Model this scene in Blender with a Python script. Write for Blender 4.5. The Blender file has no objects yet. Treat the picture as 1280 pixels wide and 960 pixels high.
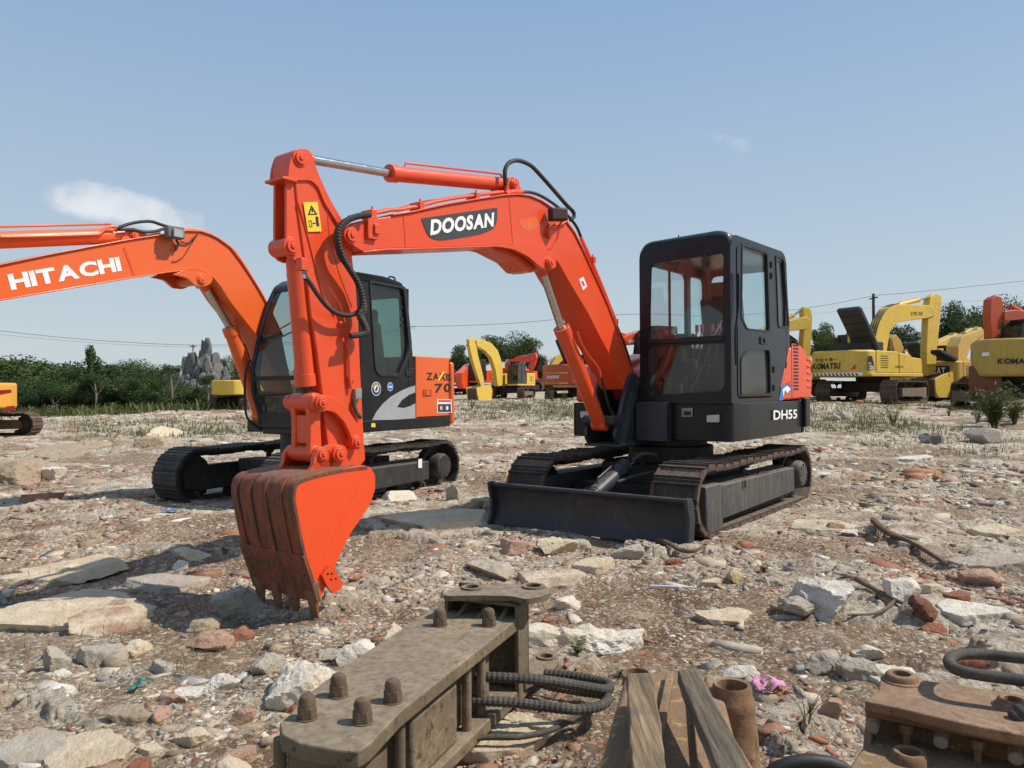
import bpy, bmesh, math, random
import numpy as np
from mathutils import Vector, Matrix
R = math.radians
sc = bpy.context.scene
COL = sc.collection
random.seed(7)

# ------------------------------------------------------------------ camera model (measured from the machines' known sizes)
FP, PITCH, ROLL, CH = 957.0, R(.418), R(-.362), 1.224
_fw = Vector((0, math.cos(PITCH), math.sin(PITCH))); _u = Vector((0, -math.sin(PITCH), math.cos(PITCH))); _r = Vector((1, 0, 0))
C_R = math.cos(ROLL)*_r + math.sin(ROLL)*_u; C_U = -math.sin(ROLL)*_r + math.cos(ROLL)*_u
def ray(u, v): return _fw + C_R*((u-640)/FP) - C_U*((v-480)/FP)
def at(u, v, depth): return Vector((0, 0, CH)) + ray(u, v)*depth
def to_px(p):
    d = Vector(p)-Vector((0, 0, CH)); Y = d.dot(_fw); return (640+FP*d.dot(C_R)/Y, 480-FP*d.dot(C_U)/Y)

class Fr:
    """A thing's own frame: f forward, l left, z up; can look a photo point up on one of the thing's own planes."""
    def __init__(s, x, y, z, yaw):
        a = R(yaw); s.o = Vector((x, y, z)); s.yaw = a
        s.F = Vector((math.cos(a), math.sin(a), 0)); s.L = Vector((-s.F.y, s.F.x, 0))
    def cast(s, u, v, ax, val):
        c = Vector((0, 0, CH))-s.o; d = ray(u, v)
        C = (c.dot(s.F), c.dot(s.L), c.z); D = (d.dot(s.F), d.dot(s.L), d.z)
        t = (val-C[ax])/D[ax]; return [C[i]+t*D[i] for i in range(3)]
    def onl(s, u, v, l): p = s.cast(u, v, 1, l); return (p[0], p[2])
    def onf(s, u, v, f): p = s.cast(u, v, 0, f); return (p[1], p[2])
    def onz(s, u, v, z): p = s.cast(u, v, 2, z); return (p[0], p[1])
    def Ls(s, pts, l): return [s.onl(u, v, l) for u, v in pts]
    def Fs(s, pts, f): return [s.onf(u, v, f) for u, v in pts]
    def Zs(s, pts, z): return [s.onz(u, v, z) for u, v in pts]
    def p3(s, pts, l):
        return [(a[0], l, a[1]) for a in (s.onl(q[0], q[1], l) for q in pts)]
    def W(s, f, l, z): return s.o + s.F*f + s.L*l + Vector((0, 0, z))

# ------------------------------------------------------------------ materials
MATS = {}
def nd(nt, t, **k):
    n = nt.nodes.new(t)
    for a, b in k.items():
        if a in n.inputs: n.inputs[a].default_value = b
        else: setattr(n, a, b)
    return n
def ramp(nt, src, stops, interp='LINEAR'):
    n = nt.nodes.new('ShaderNodeValToRGB'); n.color_ramp.interpolation = interp
    e = n.color_ramp.elements
    while len(e) < len(stops): e.new(.5)
    for i, (p, c) in enumerate(stops):
        e[i].position = p; e[i].color = (c if len(c) == 4 else (*c, 1)) if hasattr(c, '__len__') else (c, c, c, 1)
    nt.links.new(src, n.inputs[0]); return n
def new_mat(name):
    m = bpy.data.materials.new(name); m.use_nodes = True; nt = m.node_tree
    b = nt.nodes['Principled BSDF']; return m, nt, b
def mixc(nt, fac, a, b, mode='MIX'):
    n = nt.nodes.new('ShaderNodeMix'); n.data_type = 'RGBA'; n.blend_type = mode
    for s, v in ((0, fac), (6, a), (7, b)):
        if hasattr(v, 'is_output'): nt.links.new(v, n.inputs[s])
        else: n.inputs[s].default_value = v if s == 0 else (*v[:3], 1)
    return n.outputs[2]
def surf(name, col, rough=.45, metal=0, dirt=(.16, .12, .085), dirt_amt=.35, dirt_scale=3., bump=.02, bump_scale=60., coat=0, var=.12, streak=0, spec=.5, edge=None, settle=0):
    """Painted or bare surface with cloudy tone, dust patches, scratches and fine relief."""
    if name in MATS: return MATS[name]
    m, nt, b = new_mat(name); L = nt.links.new
    tc = nd(nt, 'ShaderNodeTexCoord')
    n1 = nd(nt, 'ShaderNodeTexNoise', Scale=dirt_scale, Detail=8., Roughness=.65); L(tc.outputs['Object'], n1.inputs['Vector'])
    n2 = nd(nt, 'ShaderNodeTexNoise', Scale=dirt_scale*7, Detail=6., Roughness=.7); L(tc.outputs['Object'], n2.inputs['Vector'])
    base = mixc(nt, n1.outputs[0], [c*(1-var) for c in col], [min(1, c*(1+var)) for c in col])
    r1 = ramp(nt, n1.outputs[0], [(.44, 0.), (.64, 1.)]); r2 = ramp(nt, n2.outputs[0], [(.4, 0.), (.62, 1.)])
    mm = nd(nt, 'ShaderNodeMath', operation='MULTIPLY'); L(r1.outputs[0], mm.inputs[0]); L(r2.outputs[0], mm.inputs[1])
    ml = nd(nt, 'ShaderNodeMath', operation='MULTIPLY_ADD'); L(mm.outputs[0], ml.inputs[0]); ml.inputs[1].default_value = dirt_amt; ml.inputs[2].default_value = dirt_amt*.08
    c = mixc(nt, ml.outputs[0], base, dirt)
    if streak:
        mp = nd(nt, 'ShaderNodeMapping'); mp.inputs['Scale'].default_value = (14, 14, 1.2); L(tc.outputs['Object'], mp.inputs[0])
        n3 = nd(nt, 'ShaderNodeTexNoise', Scale=2., Detail=6., Roughness=.6); L(mp.outputs[0], n3.inputs['Vector'])
        r3 = ramp(nt, n3.outputs[0], [(.47, 0.), (.6, 1.)]); ms = nd(nt, 'ShaderNodeMath', operation='MULTIPLY'); L(r3.outputs[0], ms.inputs[0]); ms.inputs[1].default_value = streak
        c = mixc(nt, ms.outputs[0], c, dirt)
    if edge:
        n4 = nd(nt, 'ShaderNodeTexNoise', Scale=22., Detail=10., Roughness=.75); L(tc.outputs['Object'], n4.inputs['Vector'])
        r4 = ramp(nt, n4.outputs[0], [(.56, 0.), (.6, 1.)]); c = mixc(nt, r4.outputs[0], c, edge)
    if settle:      # dust lying on whatever faces up
        ge = nd(nt, 'ShaderNodeNewGeometry'); sp = nd(nt, 'ShaderNodeSeparateXYZ'); L(ge.outputs['Normal'], sp.inputs[0])
        r5 = ramp(nt, sp.outputs[2], [(.55, 0.), (.95, 1.)]); r6 = ramp(nt, n2.outputs[0], [(.36, .25), (.6, 1.)]); m5 = nd(nt, 'ShaderNodeMath', operation='MULTIPLY'); L(r5.outputs[0], m5.inputs[0]); L(r6.outputs[0], m5.inputs[1])
        m6 = nd(nt, 'ShaderNodeMath', operation='MULTIPLY'); L(m5.outputs[0], m6.inputs[0]); m6.inputs[1].default_value = settle; c = mixc(nt, m6.outputs[0], c, (.34, .27, .19))
    L(c, b.inputs['Base Color'])
    rr = nd(nt, 'ShaderNodeMath', operation='MULTIPLY_ADD'); L(n2.outputs[0], rr.inputs[0]); rr.inputs[1].default_value = .25; rr.inputs[2].default_value = rough-.1
    L(rr.outputs[0], b.inputs['Roughness'])
    b.inputs['Metallic'].default_value = metal; b.inputs['Coat Weight'].default_value = coat; b.inputs['Coat Roughness'].default_value = .15
    b.inputs['Specular IOR Level'].default_value = spec
    if bump:
        nb = nd(nt, 'ShaderNodeTexNoise', Scale=bump_scale, Detail=6., Roughness=.7); L(tc.outputs['Object'], nb.inputs['Vector'])
        bp = nd(nt, 'ShaderNodeBump', Strength=.6, Distance=bump); L(nb.outputs[0], bp.inputs['Height']); L(bp.outputs[0], b.inputs['Normal'])
    MATS[name] = m; return m
def glass(name, tint=(.88, .94, .94), dust=.03):
    if name in MATS: return MATS[name]
    m, nt, b = new_mat(name); L = nt.links.new; out = nt.nodes['Material Output']
    tr = nd(nt, 'ShaderNodeBsdfTransparent', Color=(*tint, 1)); gl = nd(nt, 'ShaderNodeBsdfGlossy', Roughness=.03); gl.inputs[0].default_value = (1, 1, 1, 1)
    lw = nd(nt, 'ShaderNodeLayerWeight'); pw = nd(nt, 'ShaderNodeMath', operation='POWER'); L(lw.outputs['Facing'], pw.inputs[0]); pw.inputs[1].default_value = 4.
    ma = nd(nt, 'ShaderNodeMath', operation='MULTIPLY_ADD'); L(pw.outputs[0], ma.inputs[0]); ma.inputs[1].default_value = .45; ma.inputs[2].default_value = .035
    mx = nd(nt, 'ShaderNodeMixShader'); L(ma.outputs[0], mx.inputs[0]); L(tr.outputs[0], mx.inputs[1]); L(gl.outputs[0], mx.inputs[2])
    df = nd(nt, 'ShaderNodeBsdfDiffuse', Color=(.45, .43, .38, 1)); tc = nd(nt, 'ShaderNodeTexCoord'); n = nd(nt, 'ShaderNodeTexNoise', Scale=3., Detail=9., Roughness=.7); L(tc.outputs['Object'], n.inputs['Vector'])
    r = ramp(nt, n.outputs[0], [(.35, dust*.25), (.75, dust)]); m2 = nd(nt, 'ShaderNodeMixShader'); L(r.outputs[0], m2.inputs[0]); L(mx.outputs[0], m2.inputs[1]); L(df.outputs[0], m2.inputs[2])
    L(m2.outputs[0], out.inputs[0]); MATS[name] = m; return m
def flat(name, col, rough=.6): return surf(name, col, rough, dirt_amt=.1, bump=0, var=.04)

# ------------------------------------------------------------------ geometry
def rnd(pts, r, n=5):
    """Round the corners of a closed 2D outline."""
    out = []; N = len(pts)
    for i in range(N):
        p = Vector(pts[i]); a = Vector(pts[i-1]); b = Vector(pts[(i+1) % N]); rr = r[i] if hasattr(r, '__len__') else r
        da, db = a-p, b-p; la, lb = da.length, db.length
        if rr <= 0 or la < 1e-6 or lb < 1e-6: out.append(tuple(p)); continue
        d = min(rr, la*.48, lb*.48); A = p+da*(d/la); B = p+db*(d/lb)
        for k in range(n+1):
            t = k/n; out.append(tuple(A*(1-t)**2 + p*2*t*(1-t) + B*t*t))
    return out
def circ(c, r, n=24, a0=0, a1=360):
    return [(c[0]+r*math.cos(R(a0+(a1-a0)*k/n)), c[1]+r*math.sin(R(a0+(a1-a0)*k/n))) for k in range(n+(0 if a1-a0 == 360 else 1))]
def spline(pts, n=6):
    P = [Vector(p) for p in pts]; P = [P[0]*2-P[1]]+P+[P[-1]*2-P[-2]]; out = []
    for i in range(1, len(P)-2):
        for k in range(n):
            t = k/n; a, b, c, d = P[i-1:i+3]
            out.append(.5*((2*b)+(c-a)*t+(2*a-5*b+4*c-d)*t*t+(3*b-a-3*c+d)*t**3))
    out.append(P[-2]); return out
class MB:
    def __init__(s): s.bm = bmesh.new()
    def poly(s, top, bot):
        bm = s.bm; a = [bm.verts.new(p) for p in top]; b = [bm.verts.new(p) for p in bot]; n = len(a)
        fs = [bm.faces.new(a), bm.faces.new(b[::-1])]
        for i in range(n): fs.append(bm.faces.new((a[i-1], a[i], b[i], b[i-1])))
        bmesh.ops.recalc_face_normals(bm, faces=fs); return s
    def prism(s, pts, l0, l1): return s.poly([(f, l0, z) for f, z in pts], [(f, l1, z) for f, z in pts])       # side outline
    def prismf(s, pts, f0, f1): return s.poly([(f0, l, z) for l, z in pts], [(f1, l, z) for l, z in pts])     # front outline
    def prismz(s, pts, z0, z1): return s.poly([(f, l, z0) for f, l in pts], [(f, l, z1) for f, l in pts])     # plan outline
    def box(s, f0, f1, l0, l1, z0, z1): return s.prism([(f0, z0), (f1, z0), (f1, z1), (f0, z1)], l0, l1)
    def hexa(s, p): return s.poly(p[:4], p[4:])
    def obox(s, c, ax, ay, az):
        c, ax, ay, az = map(Vector, (c, ax, ay, az))
        return s.poly([c-ax-ay-az, c+ax-ay-az, c+ax+ay-az, c-ax+ay-az], [c-ax-ay+az, c+ax-ay+az, c+ax+ay+az, c-ax+ay+az])
    def cyl(s, p0, p1, r, n=20, r1=None):
        p0, p1 = Vector(p0), Vector(p1); d = (p1-p0); q = d.to_track_quat('Z', 'Y'); r1 = r if r1 is None else r1
        A = [p0+q@Vector((r*math.cos(2*math.pi*k/n), r*math.sin(2*math.pi*k/n), 0)) for k in range(n)]
        B = [p1+q@Vector((r1*math.cos(2*math.pi*k/n), r1*math.sin(2*math.pi*k/n), 0)) for k in range(n)]
        return s.poly(A, B)
    def pin(s, c, r, l0, l1):      # a pivot with a boss, a cap and a bolt, axis along l
        s.cyl((c[0], l0, c[1]), (c[0], l1, c[1]), r, 24)
        for sg, l in ((1, l1), (-1, l0)):
            s.cyl((c[0], l, c[1]), (c[0], l+sg*.012, c[1]), r*.72, 20); s.cyl((c[0], l+sg*.012, c[1]), (c[0], l+sg*.02, c[1]), r*.3, 8)
        return s
    def tube(s, path, r, n=10, rib=0, ribr=1.16):
        P = [Vector(p) for p in path]; bm = s.bm; rings = []; up = Vector((0, 0, 1)); prev = None; acc = 0
        for i, p in enumerate(P):
            t = (P[min(i+1, len(P)-1)]-P[max(i-1, 0)]).normalized()
            if prev is None: x = t.cross(up if abs(t.z) < .9 else Vector((1, 0, 0))).normalized()
            else: x = (prev-t*prev.dot(t)).normalized()
            prev = x; y = t.cross(x)
            rr = r[i] if hasattr(r, '__len__') else r
            if rib and i % 2: rr *= ribr
            rings.append([bm.verts.new(p+x*rr*math.cos(2*math.pi*k/n)+y*rr*math.sin(2*math.pi*k/n)) for k in range(n)])
        for a, b in zip(rings, rings[1:]):
            for k in range(n): bm.faces.new((a[k-1], a[k], b[k], b[k-1]))
        bm.faces.new(rings[0]); bm.faces.new(rings[-1][::-1]); return s
    def hose(s, pts, r, n=10, step=None, rib=False):
        P = spline(pts, 10); tot = sum((b-a).length for a, b in zip(P, P[1:])); step = step or (r*.55 if rib else r*2)
        m = max(4, int(tot/step)); out = [P[0]]; d = tot/m; acc = 0
        for a, b in zip(P, P[1:]):
            L = (b-a).length; 
            while acc+L >= d*len(out) and len(out) < m and L > 0:
                out.append(a+(b-a)*((d*len(out)-acc)/L))
            acc += L
        out.append(P[-1]); return s.tube(out, r, n, rib)
    def lathe(s, prof, axis0, axis1, n=24):
        a0, a1 = Vector(axis0), Vector(axis1); q = (a1-a0).to_track_quat('Z', 'Y'); d = (a1-a0).normalized(); bm = s.bm; rings = []
        for r, h in prof: rings.append([bm.verts.new(a0+d*h+q@Vector((max(r, 1e-4)*math.cos(2*math.pi*k/n), max(r, 1e-4)*math.sin(2*math.pi*k/n), 0))) for k in range(n)])
        fs = []
        for a, b in zip(rings, rings[1:]):
            for k in range(n): fs.append(bm.faces.new((a[k-1], a[k], b[k], b[k-1])))
        bmesh.ops.recalc_face_normals(bm, faces=fs); return s
    def holed(s, outer, holes, w0, w1, plane='l'):
        cu = bpy.data.curves.new('tmp', 'CURVE'); cu.dimensions = '2D'; cu.fill_mode = 'BOTH'; cu.extrude = abs(w1-w0)/2
        for pl in [outer]+holes:
            sp = cu.splines.new('POLY'); sp.points.add(len(pl)-1); sp.use_cyclic_u = True
            for q, (a, b) in zip(sp.points, pl): q.co = (a, b, 0, 1)
        o = bpy.data.objects.new('tmp', cu); me = bpy.data.meshes.new_from_object(o); c = (w0+w1)/2
        n0 = len(s.bm.verts); s.bm.from_mesh(me); s.bm.verts.ensure_lookup_table()
        vs = s.bm.verts[n0:]
        for v in vs:
            x, y, z = v.co; v.co = (x, c+z, y) if plane == 'l' else ((c+z, x, y) if plane == 'f' else (x, y, c+z))
        fs = {f for v in vs for f in v.link_faces}; bmesh.ops.recalc_face_normals(s.bm, faces=list(fs))
        bpy.data.objects.remove(o); bpy.data.curves.remove(cu); bpy.data.meshes.remove(me); return s
    def build(s, name, mat, parent=None, bevel=0, smooth=35, seg=2, weld=False, **tags):
        if weld: bmesh.ops.remove_doubles(s.bm, verts=s.bm.verts, dist=1e-4)
        me = bpy.data.meshes.new(name); s.bm.to_mesh(me); s.bm.free()
        for m in (mat if isinstance(mat, (list, tuple)) else [mat]): me.materials.append(m)
        if smooth:
            me.polygons.foreach_set('use_smooth', [True]*len(me.polygons)); me.set_sharp_from_angle(angle=R(smooth))
        o = bpy.data.objects.new(name, me); COL.objects.link(o)
        if parent is not None: o.parent = parent
        if bevel:
            b = o.modifiers.new('bev', 'BEVEL'); b.width = bevel; b.segments = seg; b.limit_method = 'ANGLE'; b.angle_limit = R(40); b.harden_normals = False
        for k, v in tags.items(): o[k] = v
        return o
def root(name, fr, label, category, group=None):
    o = bpy.data.objects.new(name, None); o.empty_display_size = .3; COL.objects.link(o); o.location = fr.o; o.rotation_euler = (0, 0, fr.yaw)
    o['label'] = label; o['category'] = category
    if group: o['group'] = group
    return o
def tag(o, label=None, category=None, group=None, kind=None):
    for k, v in (('label', label), ('category', category), ('group', group), ('kind', kind)):
        if v: o[k] = v
    return o
def text(name, s, mat, parent, BL, BR, TL, place, thick=.003, bold=.0, shear=0., space=1., wide=1.):
    """Lettering laid on a surface: BL, BR, TL are 2D corners on that surface, place maps (a, b, height) to the thing's frame."""
    bmt = bmesh.new(); adv = 0.
    for ch in s:        # letter by letter, so that bold shapes may touch
        cu = bpy.data.curves.new('tmp', 'FONT'); cu.body = ch; cu.size = 1; cu.offset = bold; cu.shear = shear; cu.resolution_u = 3
        o = bpy.data.objects.new('tmp', cu); mc = bpy.data.meshes.new_from_object(o); bpy.data.objects.remove(o); bpy.data.curves.remove(cu)
        xs = [v.co.x for v in mc.vertices]; x0, x1 = min(xs), max(xs); stretch = wide
        for v in mc.vertices: v.co.x = (v.co.x-x0)*stretch+adv
        adv += (x1-x0)*stretch+.075*space; bmt.from_mesh(mc); bpy.data.meshes.remove(mc)
    me = bpy.data.meshes.new(name); bmt.to_mesh(me); bmt.free()
    co = np.array([v.co[:] for v in me.vertices]); mn, mx = co.min(0), co.max(0)
    BL, BR, TL = Vector(BL), Vector(BR), Vector(TL)
    for v in me.vertices:
        x = (v.co.x-mn[0])/(mx[0]-mn[0]); y = (v.co.y-mn[1])/(mx[1]-mn[1]); q = BL+(BR-BL)*x+(TL-BL)*y; v.co = place(q.x, q.y, thick)
    me.materials.append(mat); ob = bpy.data.objects.new(name, me); COL.objects.link(ob); ob.parent = parent; return ob
def decal(name, pts, mat, parent, place, thick=.002):
    m = MB(); a = [place(x, y, 0) for x, y in pts]; b = [place(x, y, thick) for x, y in pts]; m.poly(a, b); return m.build(name, mat, parent, smooth=0)

# ------------------------------------------------------------------ shared excavator pieces
def track_path(f0, f1, r, zc, n, sag=.02):
    """n evenly spaced (f, z, angle) along the stadium round two wheels."""
    S = f1-f0; P = 2*S+2*math.pi*r; out = []
    for i in range(n):
        d = P*i/n
        if d < S: out.append((f0+d, zc-r, math.pi))
        elif d < S+math.pi*r: a = (d-S)/r; out.append((f1+r*math.sin(a), zc-r*math.cos(a), math.pi-a))
        elif d < 2*S+math.pi*r:
            t = (d-S-math.pi*r)/S; out.append((f1-(d-S-math.pi*r), zc+r-sag*abs(math.sin(t*3*math.pi)), 0))
        else: a = (d-2*S-math.pi*r)/r; out.append((f0-r*math.sin(a), zc+r*math.cos(a), -a))
    return out
def shoe(mb, f, z, a, l0, l1, pitch, h=.05, grouser=2, thick=.014):
    """One track shoe: plate with rolled lips and grouser ribs. a is the turn of its outward normal from up."""
    ca, sa = math.cos(a), math.sin(a)
    t = (ca, -sa); nn = (sa, ca)   # along, outward in (f,z)
    def q(x, y): return (f+t[0]*x+nn[0]*y, z+t[1]*x+nn[1]*y)
    w = pitch*.5
    prof = [(-w*.98, -thick), (w*.9, -thick), (w*1.02, -thick*.2), (w*.9, thick*.3)]
    gs = [(w*.62-k*(w*1.35/max(1, grouser-1)) if grouser > 1 else 0) for k in range(grouser)]
    for g in gs: prof += [(g+.011, thick*.3), (g+.006, thick*.3+h*.45), (g-.006, thick*.3+h*.45), (g-.011, thick*.3)]
    prof += [(-w*.98, thick*.3)]
    mb.prism([q(*p) for p in prof], l0, l1)
def track(parent, f0, f1, r, zc, l0, l1, n, mats, side=1, detail=True, grouser=2, name='crawler_track', rollers=6, thick=None, rusty=None, cover=None, gh=.05):
    """Crawler track as one part of the machine: belt, frame, idler, sprocket, rollers under it."""
    pitch = (2*(f1-f0)+2*math.pi*r)/n; b = MB(); lc = (l0+l1)/2
    rs = random.Random(3)
    for f, z, a in track_path(f0, f1, r, zc, n): shoe(b, f, z, a+rs.uniform(-.02, .02), l0, l1, pitch, grouser=grouser, h=gh*r/.3, thick=thick or .014*r/.3)
    belt = b.build(name, mats['shoe'], parent, smooth=0)
    if rusty:
        for l in (l0+.012, l1-.012):
          e = MB()
          for f, z, a in track_path(f0, f1, r, zc, n):
            ca, sa = math.cos(a), math.sin(a)
            e.obox((f+sa*.004, l, z+ca*.004), (ca*pitch*.34, 0, -sa*pitch*.34), (0, .014, 0), (sa*.014, 0, ca*.014))
          e.build('worn_shoe_ends', rusty, belt, smooth=0)
    ch = MB()
    for f, z, a in track_path(f0, f1, r-.045*r/.3, zc, n):
        ca, sa = math.cos(a), math.sin(a)
        for dl in (-.075, .045): ch.obox((f, lc+dl+.015, z), (ca*pitch*.55, 0, -sa*pitch*.55), (0, .013, 0), (sa*.028, 0, ca*.028))
    ch.build('link_chain', mats['dark'], belt, smooth=0)
    if side > 0: o0, o1 = lc-.07, l1-.012
    else: o0, o1 = l0+.012, lc+.07
    fr = MB(); zz0, zz1 = zc-r*.52, zc+r*.38
    fr.prism(rnd([(f0+r*.3, zz0+.04), (f1-.1, zz0-.01), (f1+r*.35, zz0+.03), (f1+r*.35, zz1-.03), (f1-.3, zz1), (f0+r*.62, zz1), (f0+r*.3, zz1-.05)], .03), lc-.07 if side > 0 else lc-.05, lc+.05 if side > 0 else lc+.07)
    if cover: zz0, zz1 = cover
    so = MB(); oa, ob = (lc+.05, l1-.012) if side > 0 else (l0+.012, lc-.05)
    so.prism(rnd([(f0+r*.95, zz0+.03), (f1-r*.9, zz0), (f1-r*.9, zz1-.02), (f0+r*.95, zz1-.03)], .02), oa, ob)
    so.prism(rnd([(f1-r*.86, zz0-.07), (f1-r*.2, zz0-.09), (f1+r*.35, zz0-.05), (f1+r*.4, zz1), (f1-r*.86, zz1)], .03), oa, ob+.008 if side > 0 else ob); so.box(f1-r*.92, f1-r*.84, oa, ob, zz0, zz1-.03)
    fr.build('track_frame', mats['frame'], belt, .008)
    so.build('side_cover', mats['frame'], belt, .012)
    for nm, fc, rr in (('idler_wheel', f1, r*.8), ('sprocket', f0, r*.78)):
        w = MB(); w.lathe([(0, -.055), (rr*.5, -.055), (rr*.55, -.035), (rr*.85, -.03), (rr*.86, -.05), (rr, -.045), (rr, .045), (rr*.86, .05), (rr*.85, .03), (rr*.55, .035), (rr*.5, .055), (0, .055)], (fc, lc, zc), (fc, lc+1, zc), 28)
        if nm == 'sprocket':
            for k in range(18):
                a = 2*math.pi*k/18; w.obox((fc+rr*1.03*math.cos(a), lc, zc+rr*1.03*math.sin(a)), (.03*math.cos(a), 0, .03*math.sin(a)), (0, .02, 0), (-.016*math.sin(a), 0, .016*math.cos(a)))
        w.build(nm, mats['dark'], belt, smooth=30)
    if detail:
        w = MB(); e0, e1 = (lc+.05, l1+.0) if side > 0 else (l0, lc-.05); x1 = e1 if side > 0 else e0; x0 = e0 if side > 0 else e1
        w.lathe([(0, 0), (r*.52, 0), (r*.52, abs(x1-x0)*.75), (r*.45, abs(x1-x0)), (r*.3, abs(x1-x0)+.004), (0, abs(x1-x0)+.004)], (f0, x0, zc), (f0, x0+(1 if side > 0 else -1), zc), 28)
        for k in range(8):
            a = 2*math.pi*k/8; w.cyl((f0+r*.36*math.cos(a), x1, zc+r*.36*math.sin(a)), (f0+r*.36*math.cos(a), x1+(.012 if side > 0 else -.012), zc+r*.36*math.sin(a)), .012, 6)
        w.build('drive_motor', mats['frame'], belt, .004)
    for k in range(rollers):
        fx = f0+r*.75+(f1-f0-r*.9)*k/(rollers-1); w = MB(); zr = zc-r+.095*r/.3
        w.lathe([(0, -.09), (.03, -.09), (.035, -.06), (.06, -.06), (.06, -.035), (.045, -.03), (.045, .03), (.06, .035), (.06, .06), (.035, .06), (.03, .09), (0, .09)], (fx, lc, zr), (fx, lc+1, zr), 16)
        w.build('roller', mats['dark'], belt)
    for k in range(1 if r < .4 else 2):
        fx = f0+(f1-f0)*((.5,) if r < .4 else (.33, .67))[k]; w = MB(); zr = zc+r-.085*r/.3
        w.cyl((fx, lc-.06, zr), (fx, lc+.06, zr), .04, 16); w.box(fx-.03, fx+.03, lc-.02, lc+.02, zz1-.01, zr); w.build('carrier_roller', mats['dark'], belt)
    return belt
def beam(pts, th, extra_end=0):
    """Side outline of a bent box beam through centre points with half depths."""
    P = [Vector(p) for p in pts]; a, b = [], []
    for i, p in enumerate(P):
        t = (P[min(i+1, len(P)-1)]-P[max(i-1, 0)]).normalized(); n = Vector((-t.y, t.x)); a.append(tuple(p+n*th[i])); b.append(tuple(p-n*th[i]))
    return a+b[::-1]
def ram(parent, name, p0, pr, p1, l, rb, rr, mbody, mrod, boss=None):
    """Hydraulic ram in the plane l: barrel p0 to pr, rod pr to p1."""
    a, c, b = [Vector((q[0], l, q[1])) for q in (p0, pr, p1)]; d = (c-a).normalized(); e = (b-c).normalized()
    m = MB(); m.cyl(a+d*rb*.9, c-d*rb*1.3, rb, 24); m.cyl(c-d*rb*1.3, c, rb*1.12, 24); m.cyl(a+d*rb*.5, a+d*rb*1.1, rb*.9, 24)
    m.cyl(a-Vector((0, rb*1.05, 0)), a+Vector((0, rb*1.05, 0)), rb*.85, 20)
    s_ = Vector((0, rb*.7, 0)); up = Vector((-d.z, 0, d.x)) if d.x < 0 else Vector((d.z, 0, -d.x)); up = -up if up.z < 0 else up
    m.tube([a+d*rb*2+up*rb, a+d*rb*2.3+up*rb*1.5, c-d*rb*3.2+up*rb*1.5, c-d*rb*2.9+up*rb*.9], rb*.16, 8)
    o = m.build(name, mbody, parent, .003)
    m = MB(); m.cyl(c, b, rr, 20); m.build('piston_rod', mrod, o)
    m = MB(); m.cyl(b-Vector((0, rb*.95, 0)), b+Vector((0, rb*.95, 0)), rb*.8, 20); m.cyl(b-e*rb*1.3, b, rr*1.25, 16); m.build('rod_eye', mbody, o)
    return o
ORANGE = surf('orange_paint', (.76, .068, .010), .38, dirt=(.40, .12, .05), dirt_amt=.28, bump=.0015, bump_scale=25, coat=.2, var=.13, settle=.4)
ORANGE_Z = surf('lighter_orange_paint', (.80, .12, .014), .36, dirt=(.35, .2, .1), dirt_amt=.2, bump=.001, bump_scale=25, coat=.3, var=.05, settle=.3)
BUCKET_BACK = surf('rust_worn_orange', (.27, .062, .02), .65, dirt=(.055, .042, .022), dirt_amt=.9, dirt_scale=2.6, bump=.004, bump_scale=45, streak=.85, var=.3, edge=(.13, .04, .02), settle=.25)
BLACK = surf('dark_blue_black_paint', (.006, .0085, .012), .3, dirt=(.05, .045, .04), dirt_amt=.18, dirt_scale=2, bump=.0006, coat=.1, var=.2, streak=.05, spec=.3, settle=.35)
BLACK_Z = surf('charcoal_paint', (.010, .0105, .012), .36, dirt=(.06, .055, .045), dirt_amt=.2, bump=.001, var=.15, spec=.4, settle=.3)
GREYBLUE = surf('slate_grey_paint', (.022, .028, .034), .42, dirt=(.11, .09, .07), dirt_amt=.25, bump=.001, settle=.3)
SHOE = surf('muddy_track_steel', (.028, .025, .021), .75, dirt=(.13, .10, .068), dirt_amt=.6, dirt_scale=5, bump=.008, bump_scale=50, var=.3, edge=(.14, .045, .02), settle=.55)
SHOE_B = surf('black_track_steel', (.02, .019, .018), .6, dirt=(.14, .11, .075), dirt_amt=.5, dirt_scale=5, bump=.005, bump_scale=50, var=.2, settle=.4)
TFRAME = surf('dusty_grey_track_frame', (.045, .047, .046), .6, dirt=(.14, .12, .09), dirt_amt=.55, dirt_scale=4, bump=.002, streak=.5, settle=.5)
TFRAME_B = surf('black_track_frame', (.022, .023, .024), .5, dirt=(.12, .1, .07), dirt_amt=.4, dirt_scale=4, bump=.002, streak=.2, settle=.4)
DARK = surf('oily_dark_metal', (.02, .018, .016), .6, dirt=(.1, .07, .045), dirt_amt=.7, dirt_scale=9, bump=.004)
CHROME = surf('chrome_rod', (.55, .54, .5), .18, metal=1, dirt=(.3, .28, .22), dirt_amt=.3, bump=0, var=.1)
RUBBER = surf('black_rubber', (.016, .015, .014), .6, dirt=(.1, .085, .06), dirt_amt=.3, bump=0)
RUBBER_D = surf('dusty_hose_rubber', (.05, .044, .036), .8, dirt=(.17, .13, .085), dirt_amt=.8, dirt_scale=12, bump=.003)
GLASS = glass('cab_glass'); GLASS_D = glass('dusty_dark_glass', (.55, .6, .57), .10); GLASS_G = glass('green_tinted_glass', (.62, .74, .71), .06)
WHITE = flat('white_lettering', (.82, .82, .8)); INK = flat('black_lettering', (.012, .012, .014)); PLATE = flat('dark_grey_badge', (.035, .042, .048))
YEL = surf('yellow_paint', (.73, .485, .055), .45, dirt=(.28, .19, .09), dirt_amt=.5, dirt_scale=.9, bump=.001, var=.12, streak=.15, settle=.35)
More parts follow.
